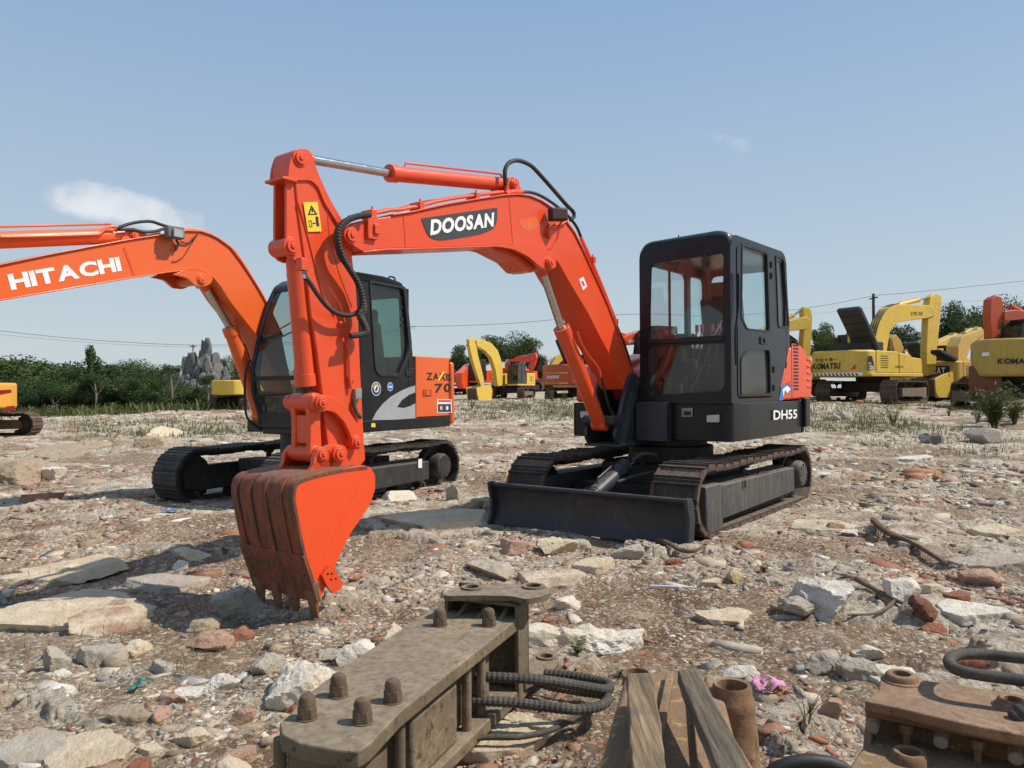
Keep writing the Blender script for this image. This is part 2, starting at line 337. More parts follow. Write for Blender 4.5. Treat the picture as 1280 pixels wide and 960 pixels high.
YEL2 = surf('faded_yellow_paint', (.58, .37, .065), .55, dirt=(.22, .14, .07), dirt_amt=.6, dirt_scale=.9, bump=.001, var=.15, streak=.2, settle=.4)
STICK = flat('yellow_sticker', (.85, .58, .04)); BLUE = flat('blue_sticker', (.03, .2, .55)); NAVY = flat('navy_print', (.02, .035, .12)); RED = flat('red_print', (.65, .04, .025))
LENS = surf('lamp_lens', (.5, .5, .48), .12, metal=.4, dirt_amt=.2, bump=.003, bump_scale=120)
SEAT = surf('dark_seat_cloth', (.03, .024, .022), .85, dirt_amt=.4); REDIN = surf('faded_red_paint', (.12, .014, .011), .6, dirt_amt=.4); TAN = surf('tan_trim', (.28, .2, .12), .7)
GREYP = surf('pale_grey_plastic', (.3, .31, .3), .6, dirt_amt=.4)
RUSTY = surf('rust_brown_steel', (.19, .098, .046), .85, dirt=(.36, .225, .115), dirt_amt=.8, dirt_scale=6, bump=.007, bump_scale=38, var=.3, edge=(.13, .055, .025), settle=.35)
STEELB = surf('weathered_brown_steel', (.135, .098, .056), .8, dirt=(.30, .215, .125), dirt_amt=.85, dirt_scale=5, bump=.005, bump_scale=55, var=.3, edge=(.07, .042, .024), settle=.55)
RUSTY_Y = surf('rust_eaten_yellow_steel', (.21, .115, .045), .85, dirt=(.11, .055, .028), dirt_amt=1., dirt_scale=11, bump=.012, bump_scale=42, var=.35, edge=(.40, .245, .07), settle=.3)
SAGE = surf('flaking_green_primer', (.18, .22, .13), .75, dirt=(.2, .14, .08), dirt_amt=1., dirt_scale=9, bump=.002)
RUST_EDGE = surf('rust_worn_edge', (.11, .05, .028), .85, dirt=(.17, .12, .08), dirt_amt=.8, dirt_scale=14, bump=.003, var=.35)
# ================================================================== the orange mini excavator with the slate cab
D = Fr(1.608, 7.781, 0, -127.711)
dm = root('mini_excavator', D, 'orange mini excavator with square dark cab and dozer blade, its bucket resting on the rubble', 'excavator')
LC = -.2                                   # middle of boom, arm and bucket
def dl(l): return lambda pts: D.Ls(pts, l)
N7 = dl(-.07)
def pl(l): return lambda a, b, h: (a, l+h, b)
# ---- undercarriage
T_M = dict(shoe=SHOE, dark=DARK, frame=TFRAME)
track(dm, -1.20, 1.20, .275, .305, .54, .95, 38, T_M, 1, grouser=2, thick=.03, rusty=RUST_EDGE, cover=(.12, .43))
track(dm, -1.20, 1.20, .275, .305, -.95, -.54, 38, T_M, -1, grouser=2, thick=.03, rusty=RUST_EDGE, cover=(.12, .43))
m = MB(); m.prismz(rnd([(.55, -.5), (.55, .5), (.1, .6), (-.35, .6), (-.6, .5), (-.6, -.5), (-.35, -.6), (.1, -.6)], .08), .3, .5)
m.box(-.95, -.8, -.6, .6, .22, .34); m.box(.75, .9, -.6, .6, .22, .34); m.cyl((0, 0, .5), (0, 0, .66), .42, 32); m.cyl((0, 0, .66), (0, 0, .74), .36, 32)
m.build('carbody', DARK, dm, .01)
# mud lying on the near track frame
m = MB(); rs = random.Random(5)
for k in range(260):
    f = rs.uniform(-.85, 1.0); l = rs.uniform(.76, .93); s = rs.uniform(.01, .028); q = Vector((f, l, .37+rs.uniform(0, .035)*(1-abs(f)))); 
    m.poly([q+Vector((s, 0, 0)), q+Vector((0, s, .3*s)), q+Vector((-s, 0, 0)), q+Vector((0, -s, .2*s))], [q+Vector((s*.4, 0, s)), q+Vector((0, s*.5, s)), q+Vector((-s*.4, 0, s*.8)), q+Vector((0, -s*.4, s))])
m.build('caked_mud', surf('dry_mud', (.16, .11, .07), .95, dirt_amt=.3, bump=.004), dm, smooth=0, kind='stuff')
# ---- dozer blade
bl = MB(); fr = [(1.715, .36), (1.685, .345), (1.655, .30), (1.635, .22), (1.64, .13), (1.665, .06), (1.70, .0)]
bk = [(f-.035, z) for f, z in fr[::-1]]; bk[0] = (1.68, 0)
bl.prism(fr+[(1.695, .372)]*0+bk, -.955, .955)
blade = bl.build('dozer_blade', surf('black_blade_paint', (.017, .018, .02), .5, dirt=(.1, .09, .075), dirt_amt=.35, dirt_scale=2, bump=.002, bump_scale=30), dm, .004, smooth=50)
m = MB(); m.cyl((1.69, -.955, .36), (1.69, .955, .36), .02, 12); m.build('top_rail', GREYBLUE, blade)
for s in (-1, 1):
    l = .955*s; m = MB(); m.prism(rnd([(1.74, .385), (1.66, .385), (1.62, .33), (1.60, .2), (1.62, .08), (1.64, -.01), (1.735, -.01), (1.715, .1), (1.70, .22), (1.735, .33)], .02), l, l+.028*s)
    m.cyl((1.695, l+.028*s, .33), (1.695, l+.03*s, .33), .016, 12); m.build('end_plate', GREYBLUE, blade, .003)
m = MB()
for l in (-.42, .42):
    m.poly([(1.62, l-.05, .22), (1.62, l+.05, .22), (1.62, l+.05, .1), (1.62, l-.05, .1)], [(.62, l*.75-.05, .34), (.62, l*.75+.05, .34), (.62, l*.75+.05, .22), (.62, l*.75-.05, .22)])
m.box(1.3, 1.38, -.38, .38, .12, .24); m.build('blade_arm', GREYBLUE, blade, .006)
m = MB()
for l in (-.07, .07): m.prism(rnd([(1.64, .34), (1.64, .12), (1.5, .18), (1.47, .27), (1.52, .33)], .03), l-.012, l+.012)
m.build('ram_bracket', GREYBLUE, blade, .003)
o = ram(blade, 'blade_ram', (1.53, .30), (.93, .515), (.72, .57), 0, .068, .034, GREYBLUE, CHROME)
m = MB(); m.hose([(.9, .05, .56), (.8, .1, .62), (.65, .16, .6), (.5, .1, .5), (.4, .0, .45)], .017); m.hose([(1.2, .07, .40), (1.05, .12, .43), (.8, .17, .45), (.5, .12, .42)], .014)
m.build('hose', RUBBER_D, blade)
# ---- upper structure
plan = [(.59, .88), (.59, -.03), (.45, -.03), (.45, -.44), (.53, -.44), (.53, -.86), (-1.2, -.9), (-1.3, -.9), (-1.3, .9), (.2, .9)]
m = MB(); m.prismz(rnd(plan, [.06, .01, .02, .02, .03, .09, 0, 0, 0, .02]), .745, 1.085); deck = m.build('deck_skirt', BLACK, dm, .022, seg=3)
m = MB(); m.prismz(rnd([(-1.3, -.915), (-1.3, .915), (-1.45, .9), (-1.7, .62), (-1.79, .3), (-1.81, 0), (-1.79, -.3), (-1.7, -.62), (-1.45, -.9)], .1), .735, 1.10)
cw = m.build('counterweight', BLACK, dm, .03, seg=3)
for s in (-1, 1):
    m = MB(); m.prismz(rnd([(-1.33, .9*s), (-1.33, .945*s), (-1.5, .94*s), (-1.74, .66*s), (-1.70, .6*s), (-1.45, .86*s)], .02), .80, 1.115); m.build('bumper', BLACK, cw, .02)
m = MB(); m.box(.40, .43, -.85, -.45, .98, 1.02); m.cyl((0, 0, .745), (0, 0, .74), .5, 24); m.build('deck_plate', DARK, dm)
# orange engine hood; its flank is traced from the side that shows
side = D.Ls([(972, 504), (988, 433), (993, 429), (1003, 433), (1010, 447), (1015, 470), (1015, 503)], .88)
side[0] = (side[0][0], 1.095); side[-1] = (-1.72, 1.105)
hood = MB(); hood.prism(rnd(side, [.0, .04, .05, .1, .12, .05, 0]), -.885, .887); hood = hood.build('engine_hood', ORANGE, dm, .025, seg=4)
m = MB()
for k in range(14):
    z = 1.20+k*.036; m.box(-1.26, -1.10, .88, .8895, z, z+.018)
m.build('louvre', INK, hood, 0, smooth=0)
m = MB()
for k in range(5):
    z = 1.22+k*.075; m.box(-1.70, -1.56, .86, .895, z, z+.04)
m.build('air_slot', ORANGE, hood, .012)
m = MB(); m.box(-1.045, -1.037, .87, .889, 1.11, 1.72); m.build('panel_seam', INK, hood, smooth=0)
A = [D.onl(u, v, .875) for u, v in [(972, 501), (975, 483), (982, 478), (984, 484), (989, 480), (985, 493), (979, 489), (977, 500)]]
fl = decal('blue_flash_sticker', A, BLUE, hood, pl(.8885)); 
A = [D.onl(u, v, .875) for u, v in [(976, 487), (982, 482), (986, 486), (982, 492), (979, 487), (977, 496)]]; decal('white_flash_sticker', A, WHITE, fl, pl(.8915))
A = [D.onl(u, v, .875) for u, v in [(980, 479), (988, 476), (990, 482), (985, 482)]]; decal('red_flash_sticker', A, RED, fl, pl(.8915))
# right hand cover beside the boom
m = MB(); m.prism(rnd([(.42, 1.09), (.40, 1.36), (.28, 1.46), (-.55, 1.62), (-.55, 1.09)], .05), -.87, -.47); m.prism(rnd([(.1, 1.09), (.05, 1.42), (-.5, 1.6), (-.55, 1.09)], .04), -.5, -.08)
m.build('side_cover', ORANGE, dm, .02)
m = MB(); m.box(.52, .545, -.74, -.60, .93, 1.0); m.build('deck_lamp', LENS, deck, .008)
text('model_lettering', 'DH55', WHITE, cw, D.onl(965, 525, .9), D.onl(994.5, 523, .9), D.onl(965, 513, .9), lambda a, b, h: (a, .9+h+.012 if a > -1.3 else .93+h, b), bold=.02, thick=.004)
# front: boom foot bracket, service panel, lamp, badge
q = D.onl(932, 606, .95); m = MB(); m.holed(rnd([(q[0]-.045, q[1]-.045), (q[0]+.045, q[1]-.045), (q[0]+.045, q[1]+.045), (q[0]-.045, q[1]+.045)], .015), [rnd([(q[0]-.032, q[1]-.032), (q[0]+.032, q[1]-.032), (q[0]+.032, q[1]+.032), (q[0]-.032, q[1]+.032)], .01)], .93, .943); m.build('inspection_rim', TFRAME, dm); m = MB(); m.prism(circ(q, .036, 16), .93, .9385); m.build('hole_shade_disc', INK, dm, smooth=0)  # no hole is cut: the dark disc inside the rim paints its shade
for l in (-.055, -.365):
    m = MB(); o_ = rnd([(.40, .70), (.98, .70), (1.05, .80), (.93, 1.05), (.82, 1.27), (.75, 1.36), (.66, 1.38), (.60, 1.33), (.56, 1.22), (.50, 1.12), (.40, 1.1)], .05)
    m.prism(o_, l-.018, l+.018); m.build('boom_bracket', GREYBLUE, dm, .005)
m = MB(); m.box(.38, .62, -.35, -.07, .72, .95); m.box(.35, 1.0, -.40, -.02, .69, .715); m.build('bracket_floor', GREYBLUE, dm, .006)
bf = D.onl(797, 479, -.05)
m = MB(); m.pin(bf, .062, -.40, -.03); m.build('boom_foot_pin', GREYBLUE, dm, .003); m = MB(); m.pin((1.02, .93), .05, -.38, -.04); m.build('ram_pin', GREYBLUE, dm, .003)
m = MB(); m.prismf(rnd([(-.02, .735), (-.02, 1.085), (.03, 1.10), (.30, 1.10), (.30, .735)], [.02, .05, .02, .02, .01]), .585, .70); m.build('step_box', GREYBLUE, dm, .018, seg=3)
def pf(f): return lambda a, b, h: (f+h, a, b)
A = D.Fs([(852.5, 510), (866, 510), (866, 521), (852.5, 521)], .60); bd = decal('round_badge', A, GREYP, deck, pf(.602), .004); A = D.Fs([(855, 514), (864, 514), (864, 519), (855, 519)], .60); decal('badge_print', A, INK, bd, pf(.606), .002)
A = D.Fs([(883, 518), (901, 517), (901, 529), (883, 529)], .60); m = MB(); m.prismf(rnd(A, .01), .585, .612); hl = m.build('head_lamp', RUBBER, deck, .003); m = MB(); m.prismf(rnd([(a+(.008 if i in (0, 3) else -.008), b+(-.008 if i < 2 else .008)) for i, (a, b) in enumerate(A)], .008), .60, .618); m.build('lens', LENS, hl, .003)
# ---- cab
CLf, CLr = .885, -.02        # left and right skins
cab = MB()
outer = rnd([(.60, 1.085), (.60, 2.50), (.52, 2.60), (-.80, 2.625), (-.90, 2.56), (-.985, 1.80), (-1.0, 1.70), (-.60, 1.085)], [.02, .10, .10, .06, .06, .2, .1, .02])
door_hole = rnd([(.47, 1.13), (.47, 2.49), (.38, 2.545), (-.42, 2.545), (-.47, 2.5), (-.47, 1.13)], .06)
rear_hole = rnd(D.Ls([(969, 318), (980, 321.5), (986.5, 411), (972.5, 410)], CLf), .05)
cab.holed(outer, [door_hole, rear_hole], CLf-.04, CLf)
cabo = cab.build('cab', BLACK, dm, .006)
m = MB(); rh = rnd([(.44, 1.65), (.46, 2.42), (-.38, 2.42), (-.38, 1.65)], .08); rh2 = rnd([(-.46, 1.65), (-.46, 2.42), (-.83, 2.42), (-.86, 1.65)], .06)
m.holed(outer, [rh, rh2], CLr, CLr+.04); m.build('right_wall', BLACK, cabo, .006)
# front frame with the tall two part opening, corner posts rounded
fo = D.Fs([(806, 508), (801, 440), (801, 390), (804, 335), (811, 309), (830, 303), (895, 291), (911, 293), (915, 300), (915.5, 506)], .6)
fo = [(min(CLf, max(CLr-.03, a)), b) for a, b in fo]
fo = rnd([(CLr, 1.085), (CLr+.005, 1.5), (CLr+.005, 1.95), (CLr+.012, 2.44), (CLr+.05, 2.57), (CLr+.13, 2.60), (CLf-.14, 2.60), (CLf-.03, 2.58), (CLf, 2.5), (CLf, 1.085)], [.02, .1, .1, .1, .1, .05, .05, .05, .05, .02])
up = rnd(D.Fs([(813, 331), (905, 316), (903.5, 419), (811, 424)], .6), [.05, .05, .02, .02]); lo = rnd(D.Fs([(808.5, 434), (906, 428.5), (906, 489), (810, 494)], .6), [.02, .02, .08, .08])
m = MB(); m.holed(fo, [up, lo], .57, .61, 'f'); m.build('front_frame', BLACK, cabo, .012, seg=3)
m = MB(); m.prismf([(a, b) for a, b in up], .578, .584); wl = m.build('front_window', GLASS, cabo, smooth=0)
m = MB(); m.prismf([(a, b) for a, b in lo], .578, .584); m.build('lower_front_window', GLASS_D, cabo, smooth=0)
m = MB(); m.holed([(a, b) for a, b in rnd([(up[0][0]-.0, 1.66), (CLf-.06, 1.69), (CLf-.06, 2.49), (.03, 2.49)], .05)], [up], .592, .616, 'f') if False else None
A, B = D.onf(812, 428, .6), D.onf(905, 424, .6); m.poly([(.60, A[0], A[1]-.02), (.60, B[0], B[1]-.02), (.60, B[0], B[1]+.025), (.60, A[0], A[1]+.025)], [(.628, A[0], A[1]-.02), (.628, B[0], B[1]-.02), (.628, B[0], B[1]+.025), (.628, A[0], A[1]+.025)])
m.build('window_bar', BLACK, cabo, .006)
# roof, rear wall, floor
m = MB(); m.prismf(rnd([(CLr+.005, 2.50), (CLr+.025, 2.59), (CLr+.10, 2.625), (CLf-.11, 2.645), (CLf-.01, 2.60), (CLf, 2.50)], [.0, .04, .08, .08, .05, 0]), .60, -.88)
roof = m.build('cab_roof', surf('greenish_dark_roof', (.03, .045, .045), .35, dirt=(.15, .15, .13), dirt_amt=.4, bump=.002, coat=.3), cabo, .04, seg=4)
m = MB(); m.cyl((.2, .2, 2.64), (.2, .2, 2.73), .006, 8); m.build('aerial', INK, roof)
m = MB(); rb = rnd([(CLr+.09, 1.75), (CLf-.09, 1.75), (CLf-.09, 2.45), (CLr+.09, 2.45)], .07)
m.holed(rnd([(CLr, 1.09), (CLf, 1.09), (CLf, 2.55), (CLr, 2.55)], .03), [rb], -.90, -.87, 'f'); m.build('rear_wall', BLACK, cabo, .004)
m = MB(); m.prismf(rb, -.888, -.882); m.build('rear_window', GLASS, cabo, smooth=0)
m = MB(); m.prism(rh, CLr+.018, CLr+.024); m.build('right_window', GLASS, cabo, smooth=0); m = MB(); m.prism(rh2, CLr+.018, CLr+.024); m.build('right_window', GLASS, cabo, smooth=0)
m = MB(); m.cyl((.02, CLr+.03, 1.65), (.02, CLr+.03, 2.42), .014, 8); m.build('window_divider', BLACK, cabo)
m = MB(); m.prism(rear_hole, CLf-.022, CLf-.016); m.build('rear_side_window', GLASS, cabo, smooth=0)
m = MB(); m.holed(rnd([(a*1.0, b) for a, b in rear_hole], 0), [[((a-(-.68))*.86-.68, (b-2.16)*.93+2.16) for a, b in rear_hole]], CLf-.01, CLf+.008); m.build('window_seal', RUBBER, cabo)
m = MB(); m.box(-.85, .57, CLr+.04, CLf-.04, 1.085, 1.11); m.build('cab_floor', DARK, cabo)
# door
dw = [D.Ls(p, CLf) for p in ([(927, 306), (958, 317), (961, 414), (933, 411), (926, 396)], [(933, 438), (961, 437.5), (962.5, 492), (926, 494), (925.5, 449)])]
dw = [rnd(p, .04) for p in dw]
m = MB(); m.holed([((a+0)*.985, (b-1.83)*.985+1.835) for a, b in door_hole], dw, CLf-.03, CLf+.006); door = m.build('door', BLACK, cabo, .008)
for p, g in zip(dw, (GLASS, GLASS_D)): m = MB(); m.prism(p, CLf-.018, CLf-.012); m.build('door_window', g, door, smooth=0)
for p in dw:
    cx, cz = sum(a for a, b in p)/len(p), sum(b for a, b in p)/len(p)
    m = MB(); m.holed([((a-cx)*1.05+cx, (b-cz)*1.035+cz) for a, b in p], [[((a-cx)*.98+cx, (b-cz)*.985+cz) for a, b in p]], CLf, CLf+.012); m.build('window_seal', RUBBER, door)
a = D.onl(949, 421, CLf); b = D.onl(955, 431, CLf); m = MB(); m.holed([(a[0], a[1]), (b[0], a[1]), (b[0], b[1]), (a[0], b[1])], [[(a[0]-.012, a[1]-.02), (b[0]+.012, a[1]-.02), (b[0]+.012, b[1]+.02), (a[0]-.012, b[1]+.02)]], CLf+.006, CLf+.016); m.build('handle', INK, door)
m = MB(); P = D.p3([(921, 342), (923, 345), (923, 380), (921, 400), (919, 420), (920, 456)], CLf+.03); m.hose(P, .010); m.build('grab_rail', BLACK, cabo)
for u, v in ((963, 331), (963, 345), (966, 485), (966, 462)): m = MB(); q = D.onl(u, v, CLf); m.cyl((q[0], CLf+.008, q[1]-.03), (q[0], CLf+.008, q[1]+.03), .014, 10); m.build('hinge', INK, door)
# inside of the cab: seat, consoles, levers, wiper
m = MB(); m.box(-.40, .08, .18, .62, 1.32, 1.46); m.obox((-.42, .40, 1.80), (.05, 0, -.01), (0, .22, 0), (.07, 0, .36)); m.obox((-.38, .40, 2.22), (.04, 0, 0), (0, .14, 0), (.015, 0, .09)); seat = m.build('operator_seat', SEAT, cabo, .05, seg=3)
m = MB(); m.box(-.35, .05, .24, .56, 1.11, 1.33); m.obox((-.15, .70, 1.58), (.22, 0, 0), (0, .045, 0), (0, 0, .035)); m.obox((-.15, .10, 1.58), (.22, 0, 0), (0, .045, 0), (0, 0, .035)); m.build('seat_base', REDIN, cabo, .01)
m = MB(); m.obox((.16, .14, 1.40), (.09, 0, 0), (0, .11, 0), (0, 0, .26)); m.obox((.28, .24, 1.70), (.07, 0, .0), (0, .15, 0), (0, 0, .05)); m.obox((.20, .5, 1.28), (.05, .0, .03), (0, .2, 0), (-.02, 0, .12)); m.build('console', REDIN, cabo, .015)
m = MB(); m.obox((.22, .30, 1.42), (.03, 0, 0), (0, .09, 0), (0, 0, .08)); m.build('tan_box', TAN, cabo, .01)
m = MB(); m.obox((.42, .18, 1.24), (.012, 0, 0), (0, .035, 0), (0, 0, .09)); m.obox((.42, .30, 1.2), (.012, 0, 0), (0, .03, 0), (0, 0, .07)); m.build('pedal', GREYP, cabo, .008)
m = MB()
for (l, f) in ((.42, .30), (.52, .30), (.60, .32), (.36, .28)): m.tube([(f, l, 1.11), (f+.03, l+.03, 1.5), (f, l+.06, 1.78)], .009, 8); m.cyl((f, l+.06, 1.76), (f, l+.06, 1.83), .018, 8)
m.build('control_lever', RED, cabo)
m = MB(); P = [(.56,)+D.onf(u, v, .56) for u, v in ((883, 327), (886, 345), (890, 375))]; m.tube(P, .012, 6); P = [(.56,)+D.onf(u, v, .56) for u, v in ((885, 340), (887, 372), (892, 398), (897, 402))]; m.tube(P, .008, 6)
m.build('wiper', INK, cabo)
m = MB(); P = [(.52,)+D.onf(u, v, .52) for u, v in ((903, 400), (897, 412), (890, 423))]; m.hose(P, .006); P = [(.52,)+D.onf(u, v, .52) for u, v in ((887, 432), (878, 458), (864, 488))]; m.hose(P, .005); m.build('white_cord', WHITE, cabo)
# ---- boom
BN = -.07; BF = -.33
top = [(460, 274), (490, 270), (515, 266), (560, 256), (600, 249.5), (630, 245), (648, 244), (662, 246), (676, 252), (691, 262), (705, 275), (717, 291), (727, 311), (738, 335), (750, 361), (760, 384), (768, 405), (779, 438), (789, 466)]
bot = [(781, 487), (772, 466), (760, 440), (749, 420), (735, 392), (720, 367), (707, 345), (697, 327), (687, 316), (675, 309), (664, 306), (642, 305.5), (600, 307.5), (540, 309.5), (480, 311), (452, 314), (444, 309), (436, 303), (430, 294), (432, 285), (440, 279)]
bo = N7(top)+[(bf[0]-.035, bf[1]+.06), (bf[0]-.055, bf[1]), (bf[0]-.02, bf[1]-.06)]+N7(bot)
m = MB(); m.prism(bo, BF+.0, BN); boom = m.build('boom', ORANGE, dm, .006, smooth=25)
# nose fork either side of the arm is thinner than the beam: weld seams and flange plates along the edges
def strip(pts_px, off, l0, l1, th, name, mat, par, lpl=-.07):
    P = [Vector(p) for p in D.Ls(pts_px, lpl)]; mm = MB(); a, b = [], []
    for i, p in enumerate(P):
        t = (P[min(i+1, len(P)-1)]-P[max(i-1, 0)]).normalized(); n = Vector((-t.y, t.x)); n = n if n.y*off > 0 else -n; a.append(tuple(p+n*th)); b.append(tuple(p))
    mm.prism(a+b[::-1], l0, l1); return mm.build(name, mat, par, .003, smooth=30)
strip(top[1:], 1, BF-.012, BN+.014, .012, 'top_flange', ORANGE, boom)
strip(bot[9:16], -1, BF-.012, BN+.014, .012, 'bottom_flange', ORANGE, boom)
strip(bot[1:9], -1, BF-.012, BN+.014, .012, 'bottom_flange', ORANGE, boom)
# weld seams
m = MB()
for seam in ([(636, 247), (641, 305)], [(504, 269), (507, 309)], [(668, 307), (690, 318), (708, 345)]):
    m.tube(D.p3(seam, BN), .004, 6)
m.build('weld_seam', ORANGE, boom)
# ram mount under the knee
for l in (BN+.0, BF-.0):
    m = MB(); m.prism(rnd(N7([(618, 308), (642, 305), (664, 306), (680, 311), (692, 321), (693, 334), (684, 339), (672, 333), (658, 321), (640, 312)]), .02), l-.02, l+.02); m.build('ram_mount', ORANGE, boom, .004)
knee = D.onl(686, 329, -.05); m = MB(); m.pin(knee, .05, BF-.02, BN+.04); m.build('pin', ORANGE, boom, .002)
m = MB(); m.prism(rnd(N7([(618, 308), (640, 309), (664, 313), (680, 325), (672, 340), (662, 338), (650, 325)]), .01), BF+.03, BN-.05); m.build('ram_mount_web', ORANGE, boom, .004)
# arm ram mount on top
for l in (-.13, -.27):
    m = MB(); q = D.onl(641, 231, -.12); m.prism(rnd([(q[0]+.10, q[1]-.12), (q[0]+.055, q[1]+.04), (q[0], q[1]+.07), (q[0]-.06, q[1]+.03), (q[0]-.24, q[1]-.13)], .03), l-.012, l+.012); m.build('ram_mount', ORANGE, boom, .003)
m = MB(); m.pin(q, .04, -.30, -.10); m.build('pin', ORANGE, boom, .002)
# pipes on top of the boom
def pipe(pts, l, r, name='pipe', mat=ORANGE, par=None, lp=None): mm = MB(); mm.hose([(a[0], l, a[1]) for a in (D.onl(u, v, lp if lp is not None else l) for u, v in pts)], r); return mm.build(name, mat, par or boom)
for k, l in enumerate((-.085, -.125, -.28)):
    pipe([(462, 268-k), (485, 263-k), (500, 262-k), (515, 259-k), (525, 259-k), (530, 256-k), (560, 249-k), (600, 243.5-k), (628, 240-k)], l, .013, lp=-.09)
pipe([(727, 297), (738, 322), (750, 350), (760, 376), (770, 402), (774, 412)], -.10, .013, lp=-.09); pipe([(729, 294), (741, 320), (753, 349), (763, 374), (772, 398)], -.15, .013, lp=-.12)
for u, v in ((524, 258), (464, 268), (594, 246), (740, 325), (768, 402)):
    m = MB(); q = D.onl(u, v, -.09); m.obox((q[0], -.11, q[1]), (.022, 0, 0), (0, .05, 0), (0, 0, .026)); m.cyl((q[0], -.08, q[1]), (q[0], -.08, q[1]+.05), .008, 6); m.build('pipe_clamp', ORANGE, boom, .003)
m = MB(); q = D.onl(463, 275, -.07); m.box(q[0]-.04, q[0]+.04, -.07, -.045, q[1]-.12, q[1]+.02); q = D.onl(465, 285, -.07); m.box(q[0]-.035, q[0]+.01, -.05, -.03, q[1]-.04, q[1]+.02); m.build('clamp_bracket', ORANGE, boom, .003)
pipe([(632, 231), (631, 218), (632, 210), (637, 203), (646, 200.5), (656, 203), (666, 209), (680, 224), (695, 241), (708, 256), (716, 264), (718, 270), (713, 275)], -.10, .017, 'hose', RUBBER, lp=-.1)
pipe([(650, 241), (660, 240), (672, 243), (685, 250), (700, 261), (712, 272), (721, 284), (726, 296)], -.09, .013, 'hose', RUBBER, lp=-.09)
pipe([(773, 410), (779, 424), (786, 444), (790, 460), (794, 472)], -.09, .013, 'hose', RUBBER, lp=-.08)
pipe([(632, 242), (640, 240), (652, 240)], -.09, .02, lp=-.09)
# work lamp
q = D.onl(698, 268, .02); m = MB(); c = Vector((q[0], .02, q[1])); ax = Vector((.05, .085, 0)); nn = Vector((.82, -.55, 0)).normalized(); sidev = Vector((.55, .82, 0)).normalized()
c = Vector((q[0], .015, q[1])); sidev = Vector((-.86, .5, .08)).normalized(); nn = Vector((.5, .86, -.05)).normalized(); upv = Vector((.08, .0, 1)).normalized()
m.obox(c, sidev*.077, nn*.035, upv*.052); lamp = m.build('work_lamp', RUBBER, boom, .012, seg=3); m = MB(); m.obox(c+nn*.036, sidev*.062, nn*.004, upv*.04); m.build('lens', surf('dull_lamp_lens', (.12, .06, .05), .1, metal=.5, dirt_amt=.2, bump=.002, bump_scale=100), lamp, .004)
m = MB(); m.tube(D.p3([(709, 276), (700, 281), (692, 281), (687, 285), (686, 296)], -.045), .012, 8); q2 = D.onl(686, 293, -.06); m.box(q2[0]-.02, q2[0]+.02, -.07, -.05, q2[1]-.03, q2[1]+.03); m.tube([(c.x-.05, c.y, c.z-.05), (q2[0]-.13, -.045, q2[1]+.09)], .01, 6); m.build('lamp_bracket', ORANGE, lamp)
m = MB(); m.hose(D.p3([(699, 283), (698, 295), (693, 306), (685, 312)], -.06), .004); m.build('lamp_wire', RED, lamp)
# badge and lettering
plb = pl(BN)
bg = decal('name_badge', rnd(D.Ls([(526, 273), (621, 259.5), (621, 276), (617, 286), (600, 293), (560, 299.5), (547, 300.5), (535, 296)], BN), [.01, .01, .03, .04, .1, .1, .04, .04]), PLATE, boom, pl(BN+.001), .003)
text('brand_lettering', 'DOOSAN', WHITE, bg, D.onl(537, 294.5, BN), D.onl(616, 283.5, BN), D.onl(538, 274.5, BN), lambda a, b, h: (a, BN+h+.004, b), bold=.045, space=.35)
A = D.Ls([(723.5, 349), (729, 346), (733.5, 358), (728.5, 363)], BN); st = decal('white_sticker', A, WHITE, boom, pl(BN+.001)); A = D.Ls([(726, 352), (728, 350.5), (731, 357), (729, 358)], BN); decal('sticker_print', A, RED, st, pl(BN+.004), .001)
A = D.Ls([(649, 275), (671, 271), (673, 283), (660, 290), (651, 283)], BN)
decal('bright_patch', A, surf('bright_orange', (.82, .13, .015), .4, bump=0), boom, pl(BN+.0005), .001)  # patch of a brighter orange on the boom's near side
# ---- rams
ram(dm, 'arm_ram', D.onl(641, 231, LC+.02), D.onl(486, 216.5, LC), D.onl(377, 197.5, LC), LC, .052, .027, ORANGE, CHROME)
ram(dm, 'boom_ram', D.onl(757, 531, LC+.06), D.onl(709, 409, LC+.06), D.onl(681, 331, LC+.04), LC, .066, .036, ORANGE, CHROME)
m = MB(); m.hose([(a[0], -.10, a[1]) for a in (D.onl(u, v, -.10) for u, v in ((722, 415), (727, 430), (737, 446), (748, 460), (752, 475)))], .009); m.build('pipe', ORANGE, dm)
m = MB(); m.hose([(a[0], -.09, a[1]) for a in (D.onl(u, v, -.09) for u, v in ((752, 472), (756, 490), (762, 510), (770, 524), (779, 531)))], .012); m.build('hose', RUBBER, dm)
